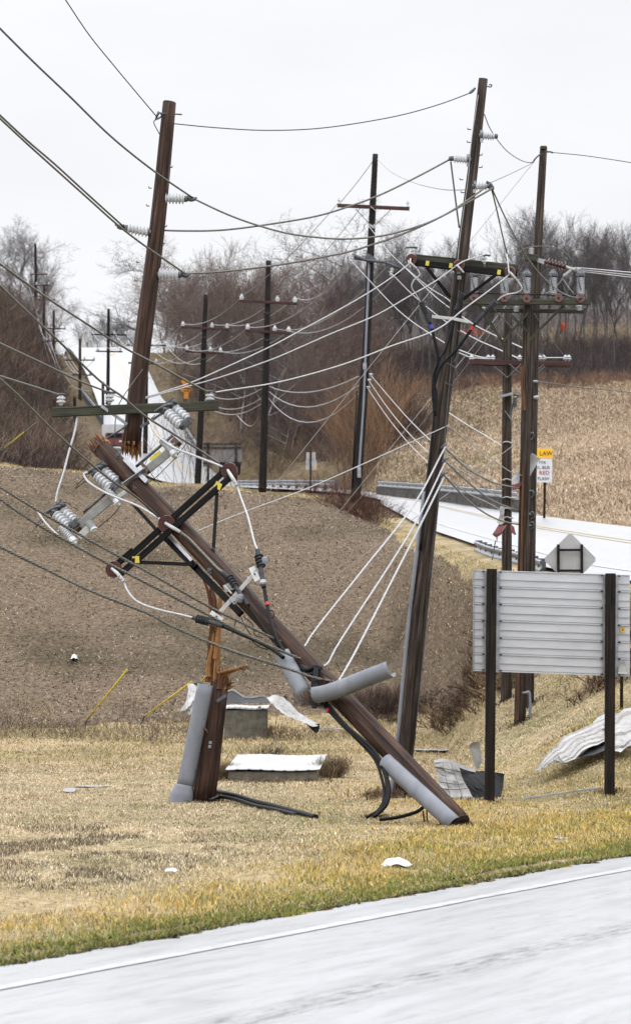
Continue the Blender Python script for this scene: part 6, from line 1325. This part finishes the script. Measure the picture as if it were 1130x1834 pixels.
# text sign beyond the road
def text_mesh(txt, size, center, m, parent, name='lettering', sx=1.0, ydir=(0, -1, 0)):
    cu = bpy.data.curves.new(name, 'FONT'); cu.body = txt; cu.size = size; cu.align_x = 'CENTER'; cu.align_y = 'CENTER'; cu.extrude = .002; cu.offset = size * .006; cu.space_character = 1.08
    o = bpy.data.objects.new(name, cu); COL.objects.link(o)
    dg = bpy.context.evaluated_depsgraph_get(); dg.update()
    me = bpy.data.meshes.new_from_object(o.evaluated_get(dg)); bpy.data.objects.remove(o); bpy.data.curves.remove(cu)
    for v in me.vertices: v.co = Vector((v.co.x * sx, -v.co.z, v.co.y))
    me.materials.clear(); me.materials.append(m); me.name = name
    o = bpy.data.objects.new(name, me); COL.objects.link(o); o.parent = parent; o.location = Vector(center) - OFF[parent.name]; OFF[o.name] = OFF[parent.name]; return o
d = 112.0; x0, x1 = 931, 989.5; sc_ = d / F
LW = empty('road_sign', P(974, 916, d), 'school bus law sign with an amber header and white lower panel beyond the hill road', 'sign'); LW.location.z = gz1(*LW.location.xy); OFF[LW.name].z = LW.location.z
def rpanel(x0, y0, x1, y1, d, r, th):
    pts = []; 
    for cx, cy, a0 in [(x1 - r, y0 + r, 0), (x0 + r, y0 + r, 90), (x0 + r, y1 - r, 180), (x1 - r, y1 - r, 270)]:
        for k in range(4):
            a = R(a0 + 30 * k); pts.append(P(cx + math.cos(a) * r, cy - math.sin(a) * r, d))
    return MB().plate(pts, th)
rpanel(x0, 821, x1 - 1.5, 864, d, 2, .03).build('white_panel', M['white_sign'], LW)
rpanel(x0, 803.5, x1, 821, d - .01, 1.5, .03).build('amber_header', M['amber'], LW)
MB().bar(P(976, 806, d + .08), Vector((P(974, 0, d).x, d + .08, LW.location.z - .2)), .09, .07, (0, -1, 0)).build('post', M['post'], LW)
for txt, y, size, m, cx in [('STATE LAW', 812.5, 9.2, 'ink', 960), ('STOP FOR', 828.3, 5.2, 'ink', 962), ('SCHOOL BUS', 837.6, 6.6, 'ink', 959.5), ('WHEN RED', 847, 8.2, 'ink_red', 957), ('LIGHTS FLASH', 857.5, 6.4, 'ink', 959)]:
    text_mesh(txt, size * sc_ * 1.18, P(cx, y, d - .032), M[m], LW, 'lettering', {'STATE LAW': .94, 'LIGHTS FLASH': .92, 'SCHOOL BUS': .98}.get(txt, 1.0))
# small double sign back on the mound
d = 176.0
SM = empty('road_sign', P(556, 880, d), 'two small grey sign plates one above the other on one post beyond the field', 'sign'); SM.location.z = gz1(*SM.location.xy); OFF[SM.name].z = SM.location.z
MB().plate([P(548.5, 810, d), P(565, 810, d), P(565, 823, d), P(548.5, 823, d)], .02).plate([P(547.5, 823.5, d + .02), P(567, 823.5, d + .02), P(567, 842, d + .02), P(547.5, 842, d + .02)], .02).build('plate', M['grey_sheet'], SM)
MB().bar(P(556.5, 808, d - .06), Vector((P(556, 0, d).x, d - .06, SM.location.z - .2)), .10, .08, (0, -1, 0)).build('post', M['post'], SM)
MB().plate([P(561, 812, d - .03), P(563.5, 812, d - .03), P(563.5, 815, d - .03), P(561, 815, d - .03)], .01).plate([P(563, 835, d - .03), P(566, 835, d - .03), P(566, 840, d - .03), P(563, 840, d - .03)], .01).build('sticker', M['amber'], SM)
# far large sign back
d = 200.0
FS = empty('road_sign', P(400, 868, d), 'far grey sign back with dark rails and posts at the bottom of the hill road', 'sign'); FS.location.z = gz1(*FS.location.xy); OFF[FS.name].z = FS.location.z
MB().plate([P(364, 794, d), P(432.5, 794, d), P(432.5, 836, d), P(364, 836, d)], .04).build('panel', noisemat('grey_sign_back', [(.3, (.2, .2, .195)), (.7, (.27, .27, .265))], 2, .6), FS)
for y in (795, 802, 829): MB().bar(P(364, y, d - .08), P(432.5, y, d - .08), .06, .11, (0, 0, 1)).build('rail', M['post'], FS)
for x in (373, 423): MB().bar(P(x, 793, d - .15), Vector((P(x, 0, d).x, d - .15, gz1(P(x, 0, d).x, d) - .2)), .16, .1, (0, -1, 0)).build('post', M['post'], FS)
# orange signs beside the hill road
d = 262.0
OS = empty('road_sign', P(333, 722, d), 'orange diamond sign with an orange plate below it beside the hill road', 'sign'); OS.location.z = gz1(*OS.location.xy); OFF[OS.name].z = OS.location.z
c = P(334, 697, d); r = 11 * d / F
MB().plate([c + Vector((r, 0, 0)), c + Vector((0, 0, r)), c + Vector((-r, 0, 0)), c + Vector((0, 0, -r))], .03).build('diamond', M['orange'], OS)
MB().plate([P(329.5, 704, d - .05), P(338, 704, d - .05), P(338, 714, d - .05), P(329.5, 714, d - .05)], .03).build('plate', M['orange'], OS)
MB().bar(P(333.5, 690, d + .1), Vector((P(333, 0, d).x, d + .1, OS.location.z - .3)), .1, .1, (0, -1, 0)).build('post', M['post'], OS)
MB().bar(P(326, 694, d - .06), P(343, 697, d - .06), .01, .09, (0, 0, 1)).bar(P(329, 700, d - .06), P(340, 700, d - .06), .01, .07, (0, 0, 1)).build('dark_marks', M['ink'], OS)
d = 285.0
OS2 = empty('road_sign', P(330, 700, d), 'second orange sign, smaller and higher up beside the hill road', 'sign'); OS2.location.z = gz1(*OS2.location.xy); OFF[OS2.name].z = OS2.location.z
c = P(330, 683, d); r = 6.5 * d / F
MB().plate([c + Vector((r, 0, 0)), c + Vector((0, 0, r)), c + Vector((-r, 0, 0)), c + Vector((0, 0, -r))], .03).build('diamond', M['orange'], OS2)
MB().bar(P(330, 680, d + .1), Vector((P(330, 0, d).x, d + .1, OS2.location.z - .3)), .1, .1, (0, -1, 0)).build('post', M['post'], OS2)

# ---------------------------------------------------------------- guardrails
M['plank'] = noisemat('grey_planks', [(.3, (.07, .065, .06)), (.7, (.2, .19, .18))], 3, .8)
def guardrail(pts, label, h=.72, sp=1.9, post='galv_dark', postw=.2, wall=False, posts_m=None):
    pts = smooth(pts, 10); L = [0]
    for a, b in zip(pts, pts[1:]): L.append(L[-1] + (b - a).length)
    at = lambda t: Vector([float(np.interp(t, L, [p[k] for p in pts])) for k in range(3)])
    root = empty('guardrail', pts[0], label, 'guardrail'); rows = []
    prof = [(.0, -.155), (.055, -.13), (.055, -.09), (-.01, -.02), (-.01, .02), (.055, .09), (.055, .13), (.0, .155)]
    n = max(8, int(L[-1] / .8))
    for i in range(n + 1):
        t = L[-1] * i / n; p = at(t); d = (at(min(L[-1], t + .1)) - at(max(0, t - .1))).normalized(); s = Vector((d.y, -d.x, 0)).normalized()
        if s.y > 0: s = -s
        rows.append([p + Vector((0, 0, h - .16 + z)) + s * (o + .08) for o, z in prof])
    MB().sheet(rows, .012).build('rail', M['galv'], root)
    k = int(L[-1] / sp)
    for i in range(k + 1):
        p = at(min(L[-1], i * sp)); MB().bar(p + Vector((0, 0, -.25)), p + Vector((0, 0, h + .02)), postw, .15, (0, -1, 0)).build('post', M[posts_m or post], root)
    if wall:
        for i in range(int(L[-1] / .62)):
            p = at(i * .62 + .3); MB().bar(p + Vector((0, .12, -.2)), p + Vector((0, .12, h - .34 + .02 * math.sin(i * 2.3))), .5, .06, (0, -1, 0)).build('plank', M['plank'], root)
    return root
def redge(i0, i1, off, dz=0.): # points just outside the right edge
    return [Vector(RR[i]) + (Vector(RR[i]) - Vector(RL[i])).normalized() * off + Vector((0, 0, dz)) for i in range(i0, i1, 3)]
def idx(y, E): return int(np.argmin(np.abs(E[:, 1] - y)))
def cut(pts, x_lo, x_hi): return [p for p in pts if x_lo <= p.x / p.y * F + CX <= x_hi]
gr = [P(680, 888, 167), P(730, 893, 155), P(790, 899, 145), P(850, 906, 134), P(930, 918, 121.5)]
guardrail(gr, 'long guardrail on the outer side of the hill road bend, in front of the stubble', .82, 2.2, wall=True, postw=.2)
guardrail([P(425, 884, 206), P(480, 885, 196), P(540, 886, 186), P(602, 888, 178)], 'guardrail just showing over the crest of the brown field', .9, 2.4)
guardrail([P(318, 742, 274), P(333, 775, 258), P(352, 806, 245), P(362, 822, 240)], 'guardrail on the right shoulder at the bottom of the hill road', .8, 2.6)
guardrail([P(184, 758, 262), P(172, 740, 275), P(158, 722, 290), P(148, 708, 300)], 'guardrail on the left shoulder of the hill road in front of the brush', .8, 2.6)
gl = []
for x, y, dd in [(857, 1008, 88), (885, 1014, 83.5), (930, 1020, 79), (975, 1030, 74)]: p = P(x, y, dd); p.z = gz1(p.x, p.y); gl.append(p)
guardrail(gl, 'guardrail end on the near side of the hill road, behind the big sign', .30, 1.5, postw=.2)

# ---------------------------------------------------------------- concrete boxes with metal lids
M['lid'] = noisemat('pale_metal_lid', [(.3, (.42, .42, .42)), (.55, (.56, .565, .57)), (.75, (.62, .62, .625))], 1.6, .5, .1, detail=8)
def vault(x0, x1, ytop, ybot, d, depth, label, lid_over=.06, skew=.0, rise=.06):
    c0, c1 = P(x0, ybot, d), P(x1, ybot, d); z0 = gz1((c0.x + c1.x) / 2, d + depth / 2) - .05; h = P(x0, ytop, d).z
    root = empty('concrete_box', ((c0.x + c1.x) / 2, d, z0), label, 'concrete box')
    b = MB(); X0, X1 = c0.x, c1.x; th = .14
    b.bar(Vector((X0, d + .07, (z0 + h) / 2)), Vector((X1, d + .07, (z0 + h) / 2)), th, h - z0, (0, 0, 1), .015)
    b.bar(Vector((X0, d + depth - .07, (z0 + h) / 2)), Vector((X1, d + depth - .07, (z0 + h) / 2)), th, h - z0, (0, 0, 1), .015)
    for X in (X0 + .071, X1 - .071): b.plate([Vector((X, d + .141, z0)), Vector((X, d + depth - .141, z0)), Vector((X, d + depth - .141, h + rise)), Vector((X, d + .141, h))], th)
    b.bar(Vector((X0 + .142, d + depth - .071, h + rise / 2 + .001)), Vector((X1 - .142, d + depth - .071, h + rise / 2 + .001)), th - .004, rise, (0, 0, 1), .01)
    b.build('walls', M['concrete'], root)
    r = []; n = 40
    for j in range(n + 1):
        t = j / n; X = X0 - lid_over + (X1 - X0 + 2 * lid_over) * t; dz = (.009 if j % 5 == 0 else 0) + .012 * math.sin(t * 7)
        r.append([Vector((X + skew * u, d - lid_over + (depth + 2 * lid_over) * u, h + .03 + dz + u * rise)) for u in (0, .08, .5, .92, 1)])
    MB().sheet(r, .012).build('lid', M['lid'], root); return root
v1 = vault(409, 568, 1382, 1396, 54.2, 3.0, 'low concrete box with a big pale metal lid right of the pole stump', .05, .14, .17)
v2 = vault(402, 478, 1272, 1306, 72.5, 1.6, 'taller grey concrete box with a narrow lid behind the pole stump', .04)
bolts([P(465, 1268, 72.4)], v2, .04, 'galv')
# ---------------------------------------------------------------- sheet metal debris
def crumple(rows, seed, amp=.03, n=4, fine=1.0):
    """subdivide a coarse grid of points and dent it."""
    rg = random.Random(seed); G = [smooth(r, n) for r in rows]; m = len(G[0]); out = []
    colsm = [smooth([g[j] for g in G], n) for j in range(m)]
    out = [[colsm[j][i] for j in range(m)] for i in range(len(colsm[0]))]
    ph = [(rg.uniform(2, 5), rg.uniform(2, 5), rg.uniform(0, 6)) for _ in range(4)]
    res = []
    for i, r in enumerate(out):
        row = []
        for j, p in enumerate(r):
            o = sum(abs(math.sin(a * p.x + b * p.z * 1.7 + c)) - .6 for a, b, c in ph) * amp
            o += sum(abs(math.sin(a * 3.1 * p.x - b * 3.7 * p.z + c * 2)) - .6 for a, b, c in ph) * amp * .45
            row.append(p + Vector((rg.gauss(0, amp * .25 * fine), o + rg.gauss(0, amp * .35 * fine), o * .5 + rg.gauss(0, amp * .3 * fine))))
        res.append(row)
    return res
def debris(name, rows, seed, m, label, amp=.03, th=.004, n=4, parent=None, cat='sheet metal'):
    o = MB().sheet(crumple(rows, seed, amp, n, .3), th).build(name, M[m], parent)
    if parent is None: tag(o, label, cat)
    return o
# right of the fallen pole: bent white panel, dark panel and curled strip
d = 47.6
M['seam0'] = noisemat('dark_seam', [(.3, (.06, .055, .05)), (.7, (.15, .14, .13))], 12, .6)
DB = empty('sheet_metal', P(825, 1450, d), 'crumpled heap of white and dark metal siding at the foot of the left sign post', 'sheet metal')
q = lambda x, y, o=0.: P(x, y, d - o)
debris('white_panel', [[q(777, 1364, .3), q(800, 1366, .25), q(822, 1372, .05)], [q(783, 1392, .4), q(808, 1398, .35), q(828, 1396, .1)], [q(793, 1425, .55), q(815, 1426, .5), q(842, 1420, .2)], [q(806, 1452, .7), q(826, 1451, .7), q(856, 1444, .4)]], 3, 'white_sheet', None, .035, parent=DB)
debris('dark_panel', [[q(815, 1372, -.1), q(850, 1382, -.1), q(878, 1385, -.15), q(903, 1386, -.2)], [q(822, 1392, 0), q(852, 1402, .05), q(880, 1406, .0), q(900, 1412, -.1)], [q(846, 1428, .2), q(858, 1432, .2), q(880, 1440, .15), q(892, 1440, .1)]], 4, 'dark_sheet', None, .03, parent=DB)
debris('top_flange', [[q(776, 1361, .3), q(800, 1360, .2), q(830, 1372, .0), q(851, 1379, -.1)], [q(778, 1366, .33), q(800, 1365, .23), q(830, 1378, .03), q(851, 1384, -.07)]], 5, 'white_sheet', None, .008, parent=DB)
debris('curled_strip', [[q(851, 1380, -.1), q(847, 1362, -.1), q(843, 1345, -.05), q(838, 1338, .0), q(846, 1330, .0), q(858, 1330, -.1)], [q(858, 1376, -.25), q(862, 1360, -.3), q(860, 1344, -.28), q(858, 1336, -.2), q(858, 1330, -.15), q(859, 1331, -.15)]], 6, 'grey_sheet', None, .01, parent=DB)
debris('seam', [[q(784, 1388, .43), q(808, 1395, .40), q(830, 1400, .2)], [q(784.5, 1390, .44), q(808, 1397, .42), q(830, 1402, .22)]], 5, 'grey_sheet', None, .004, parent=DB)
for (a, c, e) in [((779, 1374, .36), (803, 1378, .33), (823, 1382, .12)), ((785, 1400, .46), (810, 1404, .42), (831, 1404, .2)), ((789, 1412, .52), (813, 1414, .47), (837, 1412, .26)), ((797, 1434, .62), (820, 1436, .58), (848, 1432, .36))]:
    MB().tube(smooth([q(*a), q(*c), q(*e)], 6), .006, 5).build('course_line', M['seam0'], DB)
for a, c in [((792, 1366, .35), (806, 1428, .6)), ((808, 1369, .3), (832, 1440, .55))]: MB().tube([q(*a), q(*c)], .004, 5).build('course_line', M['seam0'], DB)
# long crumpled roofing up the right bank
def on(x, y, d, up=0.0):
    p = P(x, y, d); return p + Vector((0, 0, up))
def gp(px, d, up): 
    x = (px - CX) * d / F; return Vector((x, d, gz1(x, d) + up))
D2 = empty('sheet_metal', gp(1040, 50.5, 0), 'long white corrugated roofing sheet crumpled down the right bank', 'sheet metal')
def roofing(name, ctl, seed, m, parent, amp, th=.004, n=5):
    return MB().sheet(crumple(ctl, seed, amp, n, .22), th).build(name, M[m], parent)
def ribbed(ctl, seed, amp, rib, nr=7, n=9):
    """roofing sheet: standing ribs along its length, bent and dented."""
    G = crumple(ctl, seed, amp, n, .12); m = len(G)
    for i in range(m):
        t = i / (m - 1) * nr; f = abs((t % 1) - .5) * 2
        for j in range(len(G[i])): G[i][j] = G[i][j] + Vector((0, -.3, 1)) * (rib * (1 if f > .72 else 0))
    return G
c0 = [[on(957, 1377, 49.3), on(984, 1353, 49.9), on(992, 1338, 50.6), on(1030, 1312, 51.4), on(1075, 1292, 52.0), on(1140, 1266, 52.8)],
      [on(966, 1376, 49.0), on(990, 1362, 49.2), on(1004, 1342, 50.0), on(1044, 1320, 50.7), on(1085, 1302, 51.2), on(1145, 1280, 52.2)],
      [on(985, 1372, 48.9), on(1004, 1366, 48.9), on(1022, 1349, 49.4), on(1056, 1330, 50.0), on(1095, 1312, 50.6), on(1150, 1294, 51.6)],
      [on(1000, 1360, 48.9), on(1014, 1371, 48.6), on(1034, 1352, 49.2), on(1064, 1340, 49.6), on(1098, 1324, 50.2), on(1150, 1308, 51.0)]]
M['seam'] = noisemat('rib_side_shade', [(.3, (.2, .175, .155)), (.7, (.40, .38, .36))], 12, .6)  # darker tone for the rib sides: shade painted in so the ribs show
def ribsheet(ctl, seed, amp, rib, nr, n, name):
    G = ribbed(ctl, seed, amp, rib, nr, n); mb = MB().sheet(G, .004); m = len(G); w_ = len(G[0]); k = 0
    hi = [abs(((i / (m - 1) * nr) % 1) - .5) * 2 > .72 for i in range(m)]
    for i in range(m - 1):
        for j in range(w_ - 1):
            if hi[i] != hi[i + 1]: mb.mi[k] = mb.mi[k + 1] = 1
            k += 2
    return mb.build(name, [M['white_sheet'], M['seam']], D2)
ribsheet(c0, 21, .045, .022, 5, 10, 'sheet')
c1 = [[on(1078, 1300, 51.0), on(1100, 1288, 51.2), on(1120, 1276, 51.2), on(1145, 1270, 51.2)], [on(1088, 1322, 50.2), on(1102, 1316, 49.9), on(1122, 1312, 50.1), on(1145, 1300, 50.2)], [on(1086, 1340, 49.6), on(1104, 1336, 49.2), on(1126, 1330, 49.6), on(1145, 1318, 49.8)], [on(1090, 1348, 49.2), on(1106, 1350, 48.9), on(1120, 1344, 49.1), on(1145, 1330, 49.3)]]
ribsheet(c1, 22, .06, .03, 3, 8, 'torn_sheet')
roofing('grey_fold', [[on(1058, 1302, 52.4), on(1072, 1284, 52.8), on(1088, 1276, 53.0)], [on(1062, 1308, 51.9), on(1078, 1300, 52.0), on(1092, 1292, 52.2)], [on(1030, 1330, 51.0), on(1060, 1314, 51.3), on(1090, 1300, 51.6)]], 23, 'grey_sheet', D2, .05)
roofing('dark_underside', [[on(1036, 1354, 49.3), on(1056, 1338, 49.9), on(1084, 1322, 50.4)], [on(1040, 1359, 49.2), on(1060, 1352, 49.3), on(1086, 1344, 49.6)]], 24, 'dark_sheet', D2, .02)
# sheet over the far concrete box
D3 = empty('sheet_metal', P(450, 1258, 72.2), 'bent white metal sheet thrown over the far concrete box, dark underside up', 'sheet metal')
q = lambda x, y, o=0.: P(x, y, 72.4 - o)
roofing('dark_side', [[q(404, 1240, -.6), q(418, 1236, -.6), q(440, 1250, -.5), q(470, 1247, -.5), q(484, 1252, -.4)], [q(402, 1258, .1), q(418, 1258, .1), q(442, 1260, .1), q(470, 1258, .1), q(486, 1258, .2)]], 31, 'dark_sheet', D3, .03)
roofing('white_rim', [[q(404, 1237, -.55), q(418, 1234, -.55), q(440, 1247, -.45), q(470, 1245, -.45), q(486, 1250, -.35)], [q(404, 1240, -.55), q(419, 1239, -.55), q(440, 1251, -.45), q(470, 1249, -.45), q(486, 1254, -.35)]], 32, 'white_sheet', D3, .01)
roofing('white_wing', [[q(477, 1250, .2), q(494, 1246, .0), q(512, 1254, .0), q(532, 1272, .1), q(552, 1285, .2), q(571, 1296, .3)], [q(484, 1258, .4), q(505, 1268, .3), q(518, 1276, .3), q(536, 1286, .4), q(556, 1292, .45), q(570, 1298, .4)], [q(492, 1266, .5), q(510, 1282, .6), q(524, 1289, .6), q(540, 1294, .6), q(555, 1297, .6), q(568, 1299, .5)]], 33, 'white_sheet', D3, .05)
roofing('dark_tip', [[q(548, 1295, .5), q(558, 1297, .5), q(572, 1296, .4)], [q(556, 1305, .5), q(563, 1305, .5), q(572, 1303, .4)], [q(565, 1313, .5), q(568, 1313, .5), q(571, 1309, .4)]], 34, 'dark_sheet', D3, .015)
D4 = empty('sheet_metal', P(338, 1288, 70), 'crumpled white sheet left behind the grey guard of the pole stump', 'sheet metal')
q = lambda x, y, o=0.: P(x, y, 70 - o)
roofing('white_sheet', [[q(336, 1228, 0), q(346, 1226, .1), q(358, 1230, .1)], [q(337, 1240, .3), q(345, 1246, .4), q(356, 1244, .3)], [q(330, 1262, .4), q(340, 1262, .6), q(354, 1262, .4)], [q(322, 1275, .3), q(334, 1280, .6), q(350, 1280, .5)], [q(332, 1288, .2), q(338, 1290, .4), q(348, 1288, .4)]], 41, 'white_sheet', D4, .07)
roofing('dark_fold', [[q(337, 1229, -.1), q(348, 1224, -.1), q(362, 1222, -.1)], [q(338, 1236, .0), q(348, 1233, .0), q(362, 1234, .0)]], 42, 'dark_sheet', D4, .02)
# pieces wrapped round the poles behind the sign
D5 = empty('sheet_metal', P(925, 870, 57.5), 'white metal sheet with a red underside wrapped round the front pole behind the sign', 'sheet metal')
q = lambda x, y, o=0.: P(x, y, 57.6 - o)
roofing('sheet', [[q(953, 813, .5), q(967, 822, .45)], [q(944, 822, .5), q(956, 838, .5)], [q(930, 838, -.2), q(932, 858, -.2)], [q(916, 862, -.3), q(926, 868, -.3)]], 51, 'bag', D5, .012) if False else None
roofing('sheet', [[q(952, 811, -.45), q(960, 816, -.4), q(968, 821, -.4)], [q(943, 824, -.5), q(950, 831, -.5), q(957, 838, -.45)], [q(930, 840, -.55), q(937, 848, -.55), q(946, 856, -.5)], [q(921, 852, -.5), q(928, 860, -.5), q(936, 866, -.5)], [q(915, 860, -.45), q(920, 868, -.45), q(928, 872, -.45)]], 51, 'bag', D5, .012)
roofing('red_underside', [[q(916, 869, -.32), q(926, 866, -.3), q(933, 863, -.28)], [q(918, 878, -.32), q(926, 874, -.3), q(933, 869, -.28)]], 53, 'red_sheet', D5, .012)
D6 = empty('sheet_metal', P(900, 945, 61.6), 'torn red and grey metal scrap wrapped round the left pole behind the sign', 'sheet metal')
q = lambda x, y, o=0.: P(x, y, 61.6 - o)
roofing('red_flap', [[q(894, 938, .2), q(902, 942, .22), q(908, 940, .24)], [q(886, 950, .28), q(892, 954, .3), q(900, 952, .3)], [q(881, 957, .3), q(888, 962, .3), q(897, 958, .3)]], 61, 'red_sheet', D6, .015)
roofing('grey_flap', [[q(895, 908, .2), q(898, 906, .22), q(903, 908, .22)], [q(894, 925, .2), q(898, 926, .22), q(902, 926, .22)], [q(889, 936, .22), q(896, 940, .24), q(903, 936, .24)]], 62, 'grey_sheet', D6, .015)
roofing('pale_tail', [[q(885, 958, .3), q(889, 958, .3), q(892, 957, .3)], [q(888, 964, .3), q(889, 966, .3), q(891, 964, .3)], [q(888.5, 971, .3), q(889, 971, .3), q(890, 970, .3)]], 63, 'grey_sheet', D6, .01)
roofing('red_fold', [[q(914, 940, .15), q(920, 944, .1)], [q(915, 952, .15), q(922, 952, .1)], [q(921, 958, .1), q(924, 957, .1)]], 64, 'red_sheet', D6, .012)
MB().tube(smooth([q(887, 968, .3), q(884, 985, .3), q(881, 1003, .35)], 5), .012, 5).build('loose_strand', M['galv_dark'], D6)
# small litter
def scrap(px, py, d, w, l, h, seed, m, label, cat='litter', name='scrap'):
    c = P(px, py, d); c.z = gz1(c.x, c.y); rg = random.Random(seed)
    rows = [[c + Vector(((i / 3 - 1) * w * (1 - .25 * abs(j / 3 - 1)), (j / 3 - 1) * l, .02 + h * math.cos(min(1, math.hypot(i / 3 - 1, (j / 3 - 1) * .9)) * 1.57) ** .6 * rg.uniform(.75, 1.1))) for i in range(7)] for j in range(7)]
    return tag(MB().sheet(crumple(rows, seed, h * .12, 2), .004).build(name, M[m], origin=c), label, cat)
M['bag2'] = noisemat('white_plastic_bag', [(.3, (.62, .62, .63)), (.7, (.8, .8, .8))], 8, .35, bump=.3)
scrap(710, 1553, 31.8, .165, .22, .085, 1, 'bag2', 'white plastic bag lying in the grass near the road edge', 'plastic bag', 'plastic_bag')
scrap(307, 1562, 31.0, .07, .12, .03, 2, 'bag2', 'small white scrap lying in the grass at the left', 'litter')
scrap(894, 1342, 64.0, .10, .5, .05, 3, 'white_sheet', 'small pale scrap on the grass right of the left sign post', 'litter')
scrap(134, 1141, 83.6, .10, .4, .12, 4, 'bag2', 'small white scrap on the brown field at the left', 'litter')
scrap(790, 1382, 55.4, .10, .3, .05, 5, 'grey_sheet', 'small grey scrap behind the crumpled siding', 'litter') if False else None
def lath(a, b, w, m, label, name='wood_strip', cat='wood strip'):
    p, q_ = [P(*a), P(*b)]
    for v in (p, q_): v.z = gz1(v.x, v.y) + .06
    return tag(MB().bar(p, q_, w, .03).build(name, M[m], origin=p), label, cat)
lath((555, 1328, 75), (628, 1335, 74), .10, 'white_sheet', 'pale strip lying in the grass right of the far concrete box')
lath((935, 1441, 45.8), (1074, 1437, 46.4), .03, 'white_sheet', 'long thin pale strip lying in the grass between the two sign posts')
rc = scrap(172, 1724, 22.3, .03, .05, .012, 7, 'red_sheet', 'small dark red chip on the road shoulder', 'litter')
# stakes by the foot of the fallen pole
b = MB(); b.bar(P(760, 1474, 40.9), P(757, 1452, 40.9), .025, .02).bar(P(765, 1474, 40.9), P(764, 1450, 40.9), .022, .02).build('wooden_stake', M['heart'], label='two short broken wooden stakes in the grass by the foot of the fallen pole', cat='stake')

# ---------------------------------------------------------------- far things
# trailer truck at the bottom of the hill road
d = 236.0
M['truck_white'] = noisemat('white_truck_paint', [(.3, (.62, .63, .65)), (.7, (.75, .76, .78))], 2, .4)
TR = empty('truck', P(207, 812, d), 'white and dark red truck on the hill road, mostly hidden behind the fallen pole', 'truck'); TR.location.z = gz1(*TR.location.xy); OFF[TR.name].z = TR.location.z
z = TR.location.z
cx = TR.location.x
MB().bar(Vector((cx - .25, d, z + 1.45)), Vector((cx - .25, d + 3.2, z + 1.7)), 1.6, 1.6, (0, 0, 1), .08).build('box_body', M['truck_white'], TR)
MB().bar(Vector((cx + .05, d - 1.2, z + 1.0)), Vector((cx + .05, d - .02, z + 1.0)), 1.5, 1.0, (0, 0, 1), .1).build('cab', M['red_sheet'], TR)
MB().bar(Vector((cx - .5, d - 1.22, z + 1.28)), Vector((cx + .6, d - 1.22, z + 1.28)), .02, .34, (0, 0, 1)).build('windscreen', M['rubber'], TR)
for sx in (-.65, .62):
    for sy in (-.7, 2.2):
        w_ = MB().lathe(Vector((cx + sx - .1, d + sy, z + .42)), (1, 0, 0), [(0, .3), (.02, .4), (.2, .4), (.22, .3)], 18).build('wheel', M['rubber'], TR)
        MB().lathe(Vector((cx + sx - .12, d + sy, z + .42)), (1, 0, 0), [(0, .1), (.02, .2), (.23, .2), (.25, .1)], 12).build('hub', M['galv'], w_)
    MB().bar(Vector((cx + sx * .8 + .08, d - 1.23, z + .85)), Vector((cx + sx * .8 - .12, d - 1.23, z + .85)), .02, .14, (0, 0, 1)).build('headlight', M['white_sign'], TR)
# orange barrier mesh and sign in the wood
M['orange_red'] = noisemat('orange_red_mesh', [(.3, (.62, .13, .05)), (.7, (.75, .2, .08))], 3, .7)
for x0, x1, y0, y1, d, lb in [(822, 872, 588, 600, 336, 'orange mesh barrier between the trees behind the leaning pole'), (1003, 1016, 578, 594, 330, 'torn orange mesh hanging between the trees at the right')]:
    r = [[P(x0 + (x1 - x0) * i / 8, y0 + (y1 - y0) * j / 3 + math.sin(i * 1.7) * 1.2, d + .3 * math.sin(i)) for i in range(9)] for j in range(4)]
    f = empty('barrier_fence', P((x0 + x1) / 2, y1, d), lb, 'fence'); MB().sheet(r, .02).build('mesh', M['orange_red'], f)
    for x in (x0, (x0 + x1) / 2, x1): 
        zz = gz1((x - CX) * d / F, d); MB().bar(Vector(((x - CX) * d / F, d - .06, zz)), P(x, y0 - 2, d - .06), .06, .05, (0, -1, 0)).build('post', M['post'], f)
# ---------------------------------------------------------------- haze: the damp air of the valley
hb = MB(); xs, ys, zs = (-75, 75), (-8, 915), (-1.2, 112)
hb.bar(Vector((0, ys[0], (zs[0] + zs[1]) / 2)), Vector((0, ys[1], (zs[0] + zs[1]) / 2)), 600, zs[1] - zs[0], (0, 0, 1), .5)
mh = bpy.data.materials.new('damp_air'); mh.use_nodes = True; t = mh.node_tree; t.nodes.clear()
o_ = t.nodes.new('ShaderNodeOutputMaterial'); v_ = t.nodes.new('ShaderNodeVolumePrincipled')
v_.inputs['Color'].default_value = (.96, .97, 1, 1); v_.inputs['Density'].default_value = 0.0012; v_.inputs['Anisotropy'].default_value = .2
t.links.new(v_.outputs[0], o_.inputs['Volume'])
hz = hb.build('haze', mh, kind='stuff', label='thin damp air over the fields and far hills', cat='haze')
S.cycles.volume_bounces = 1
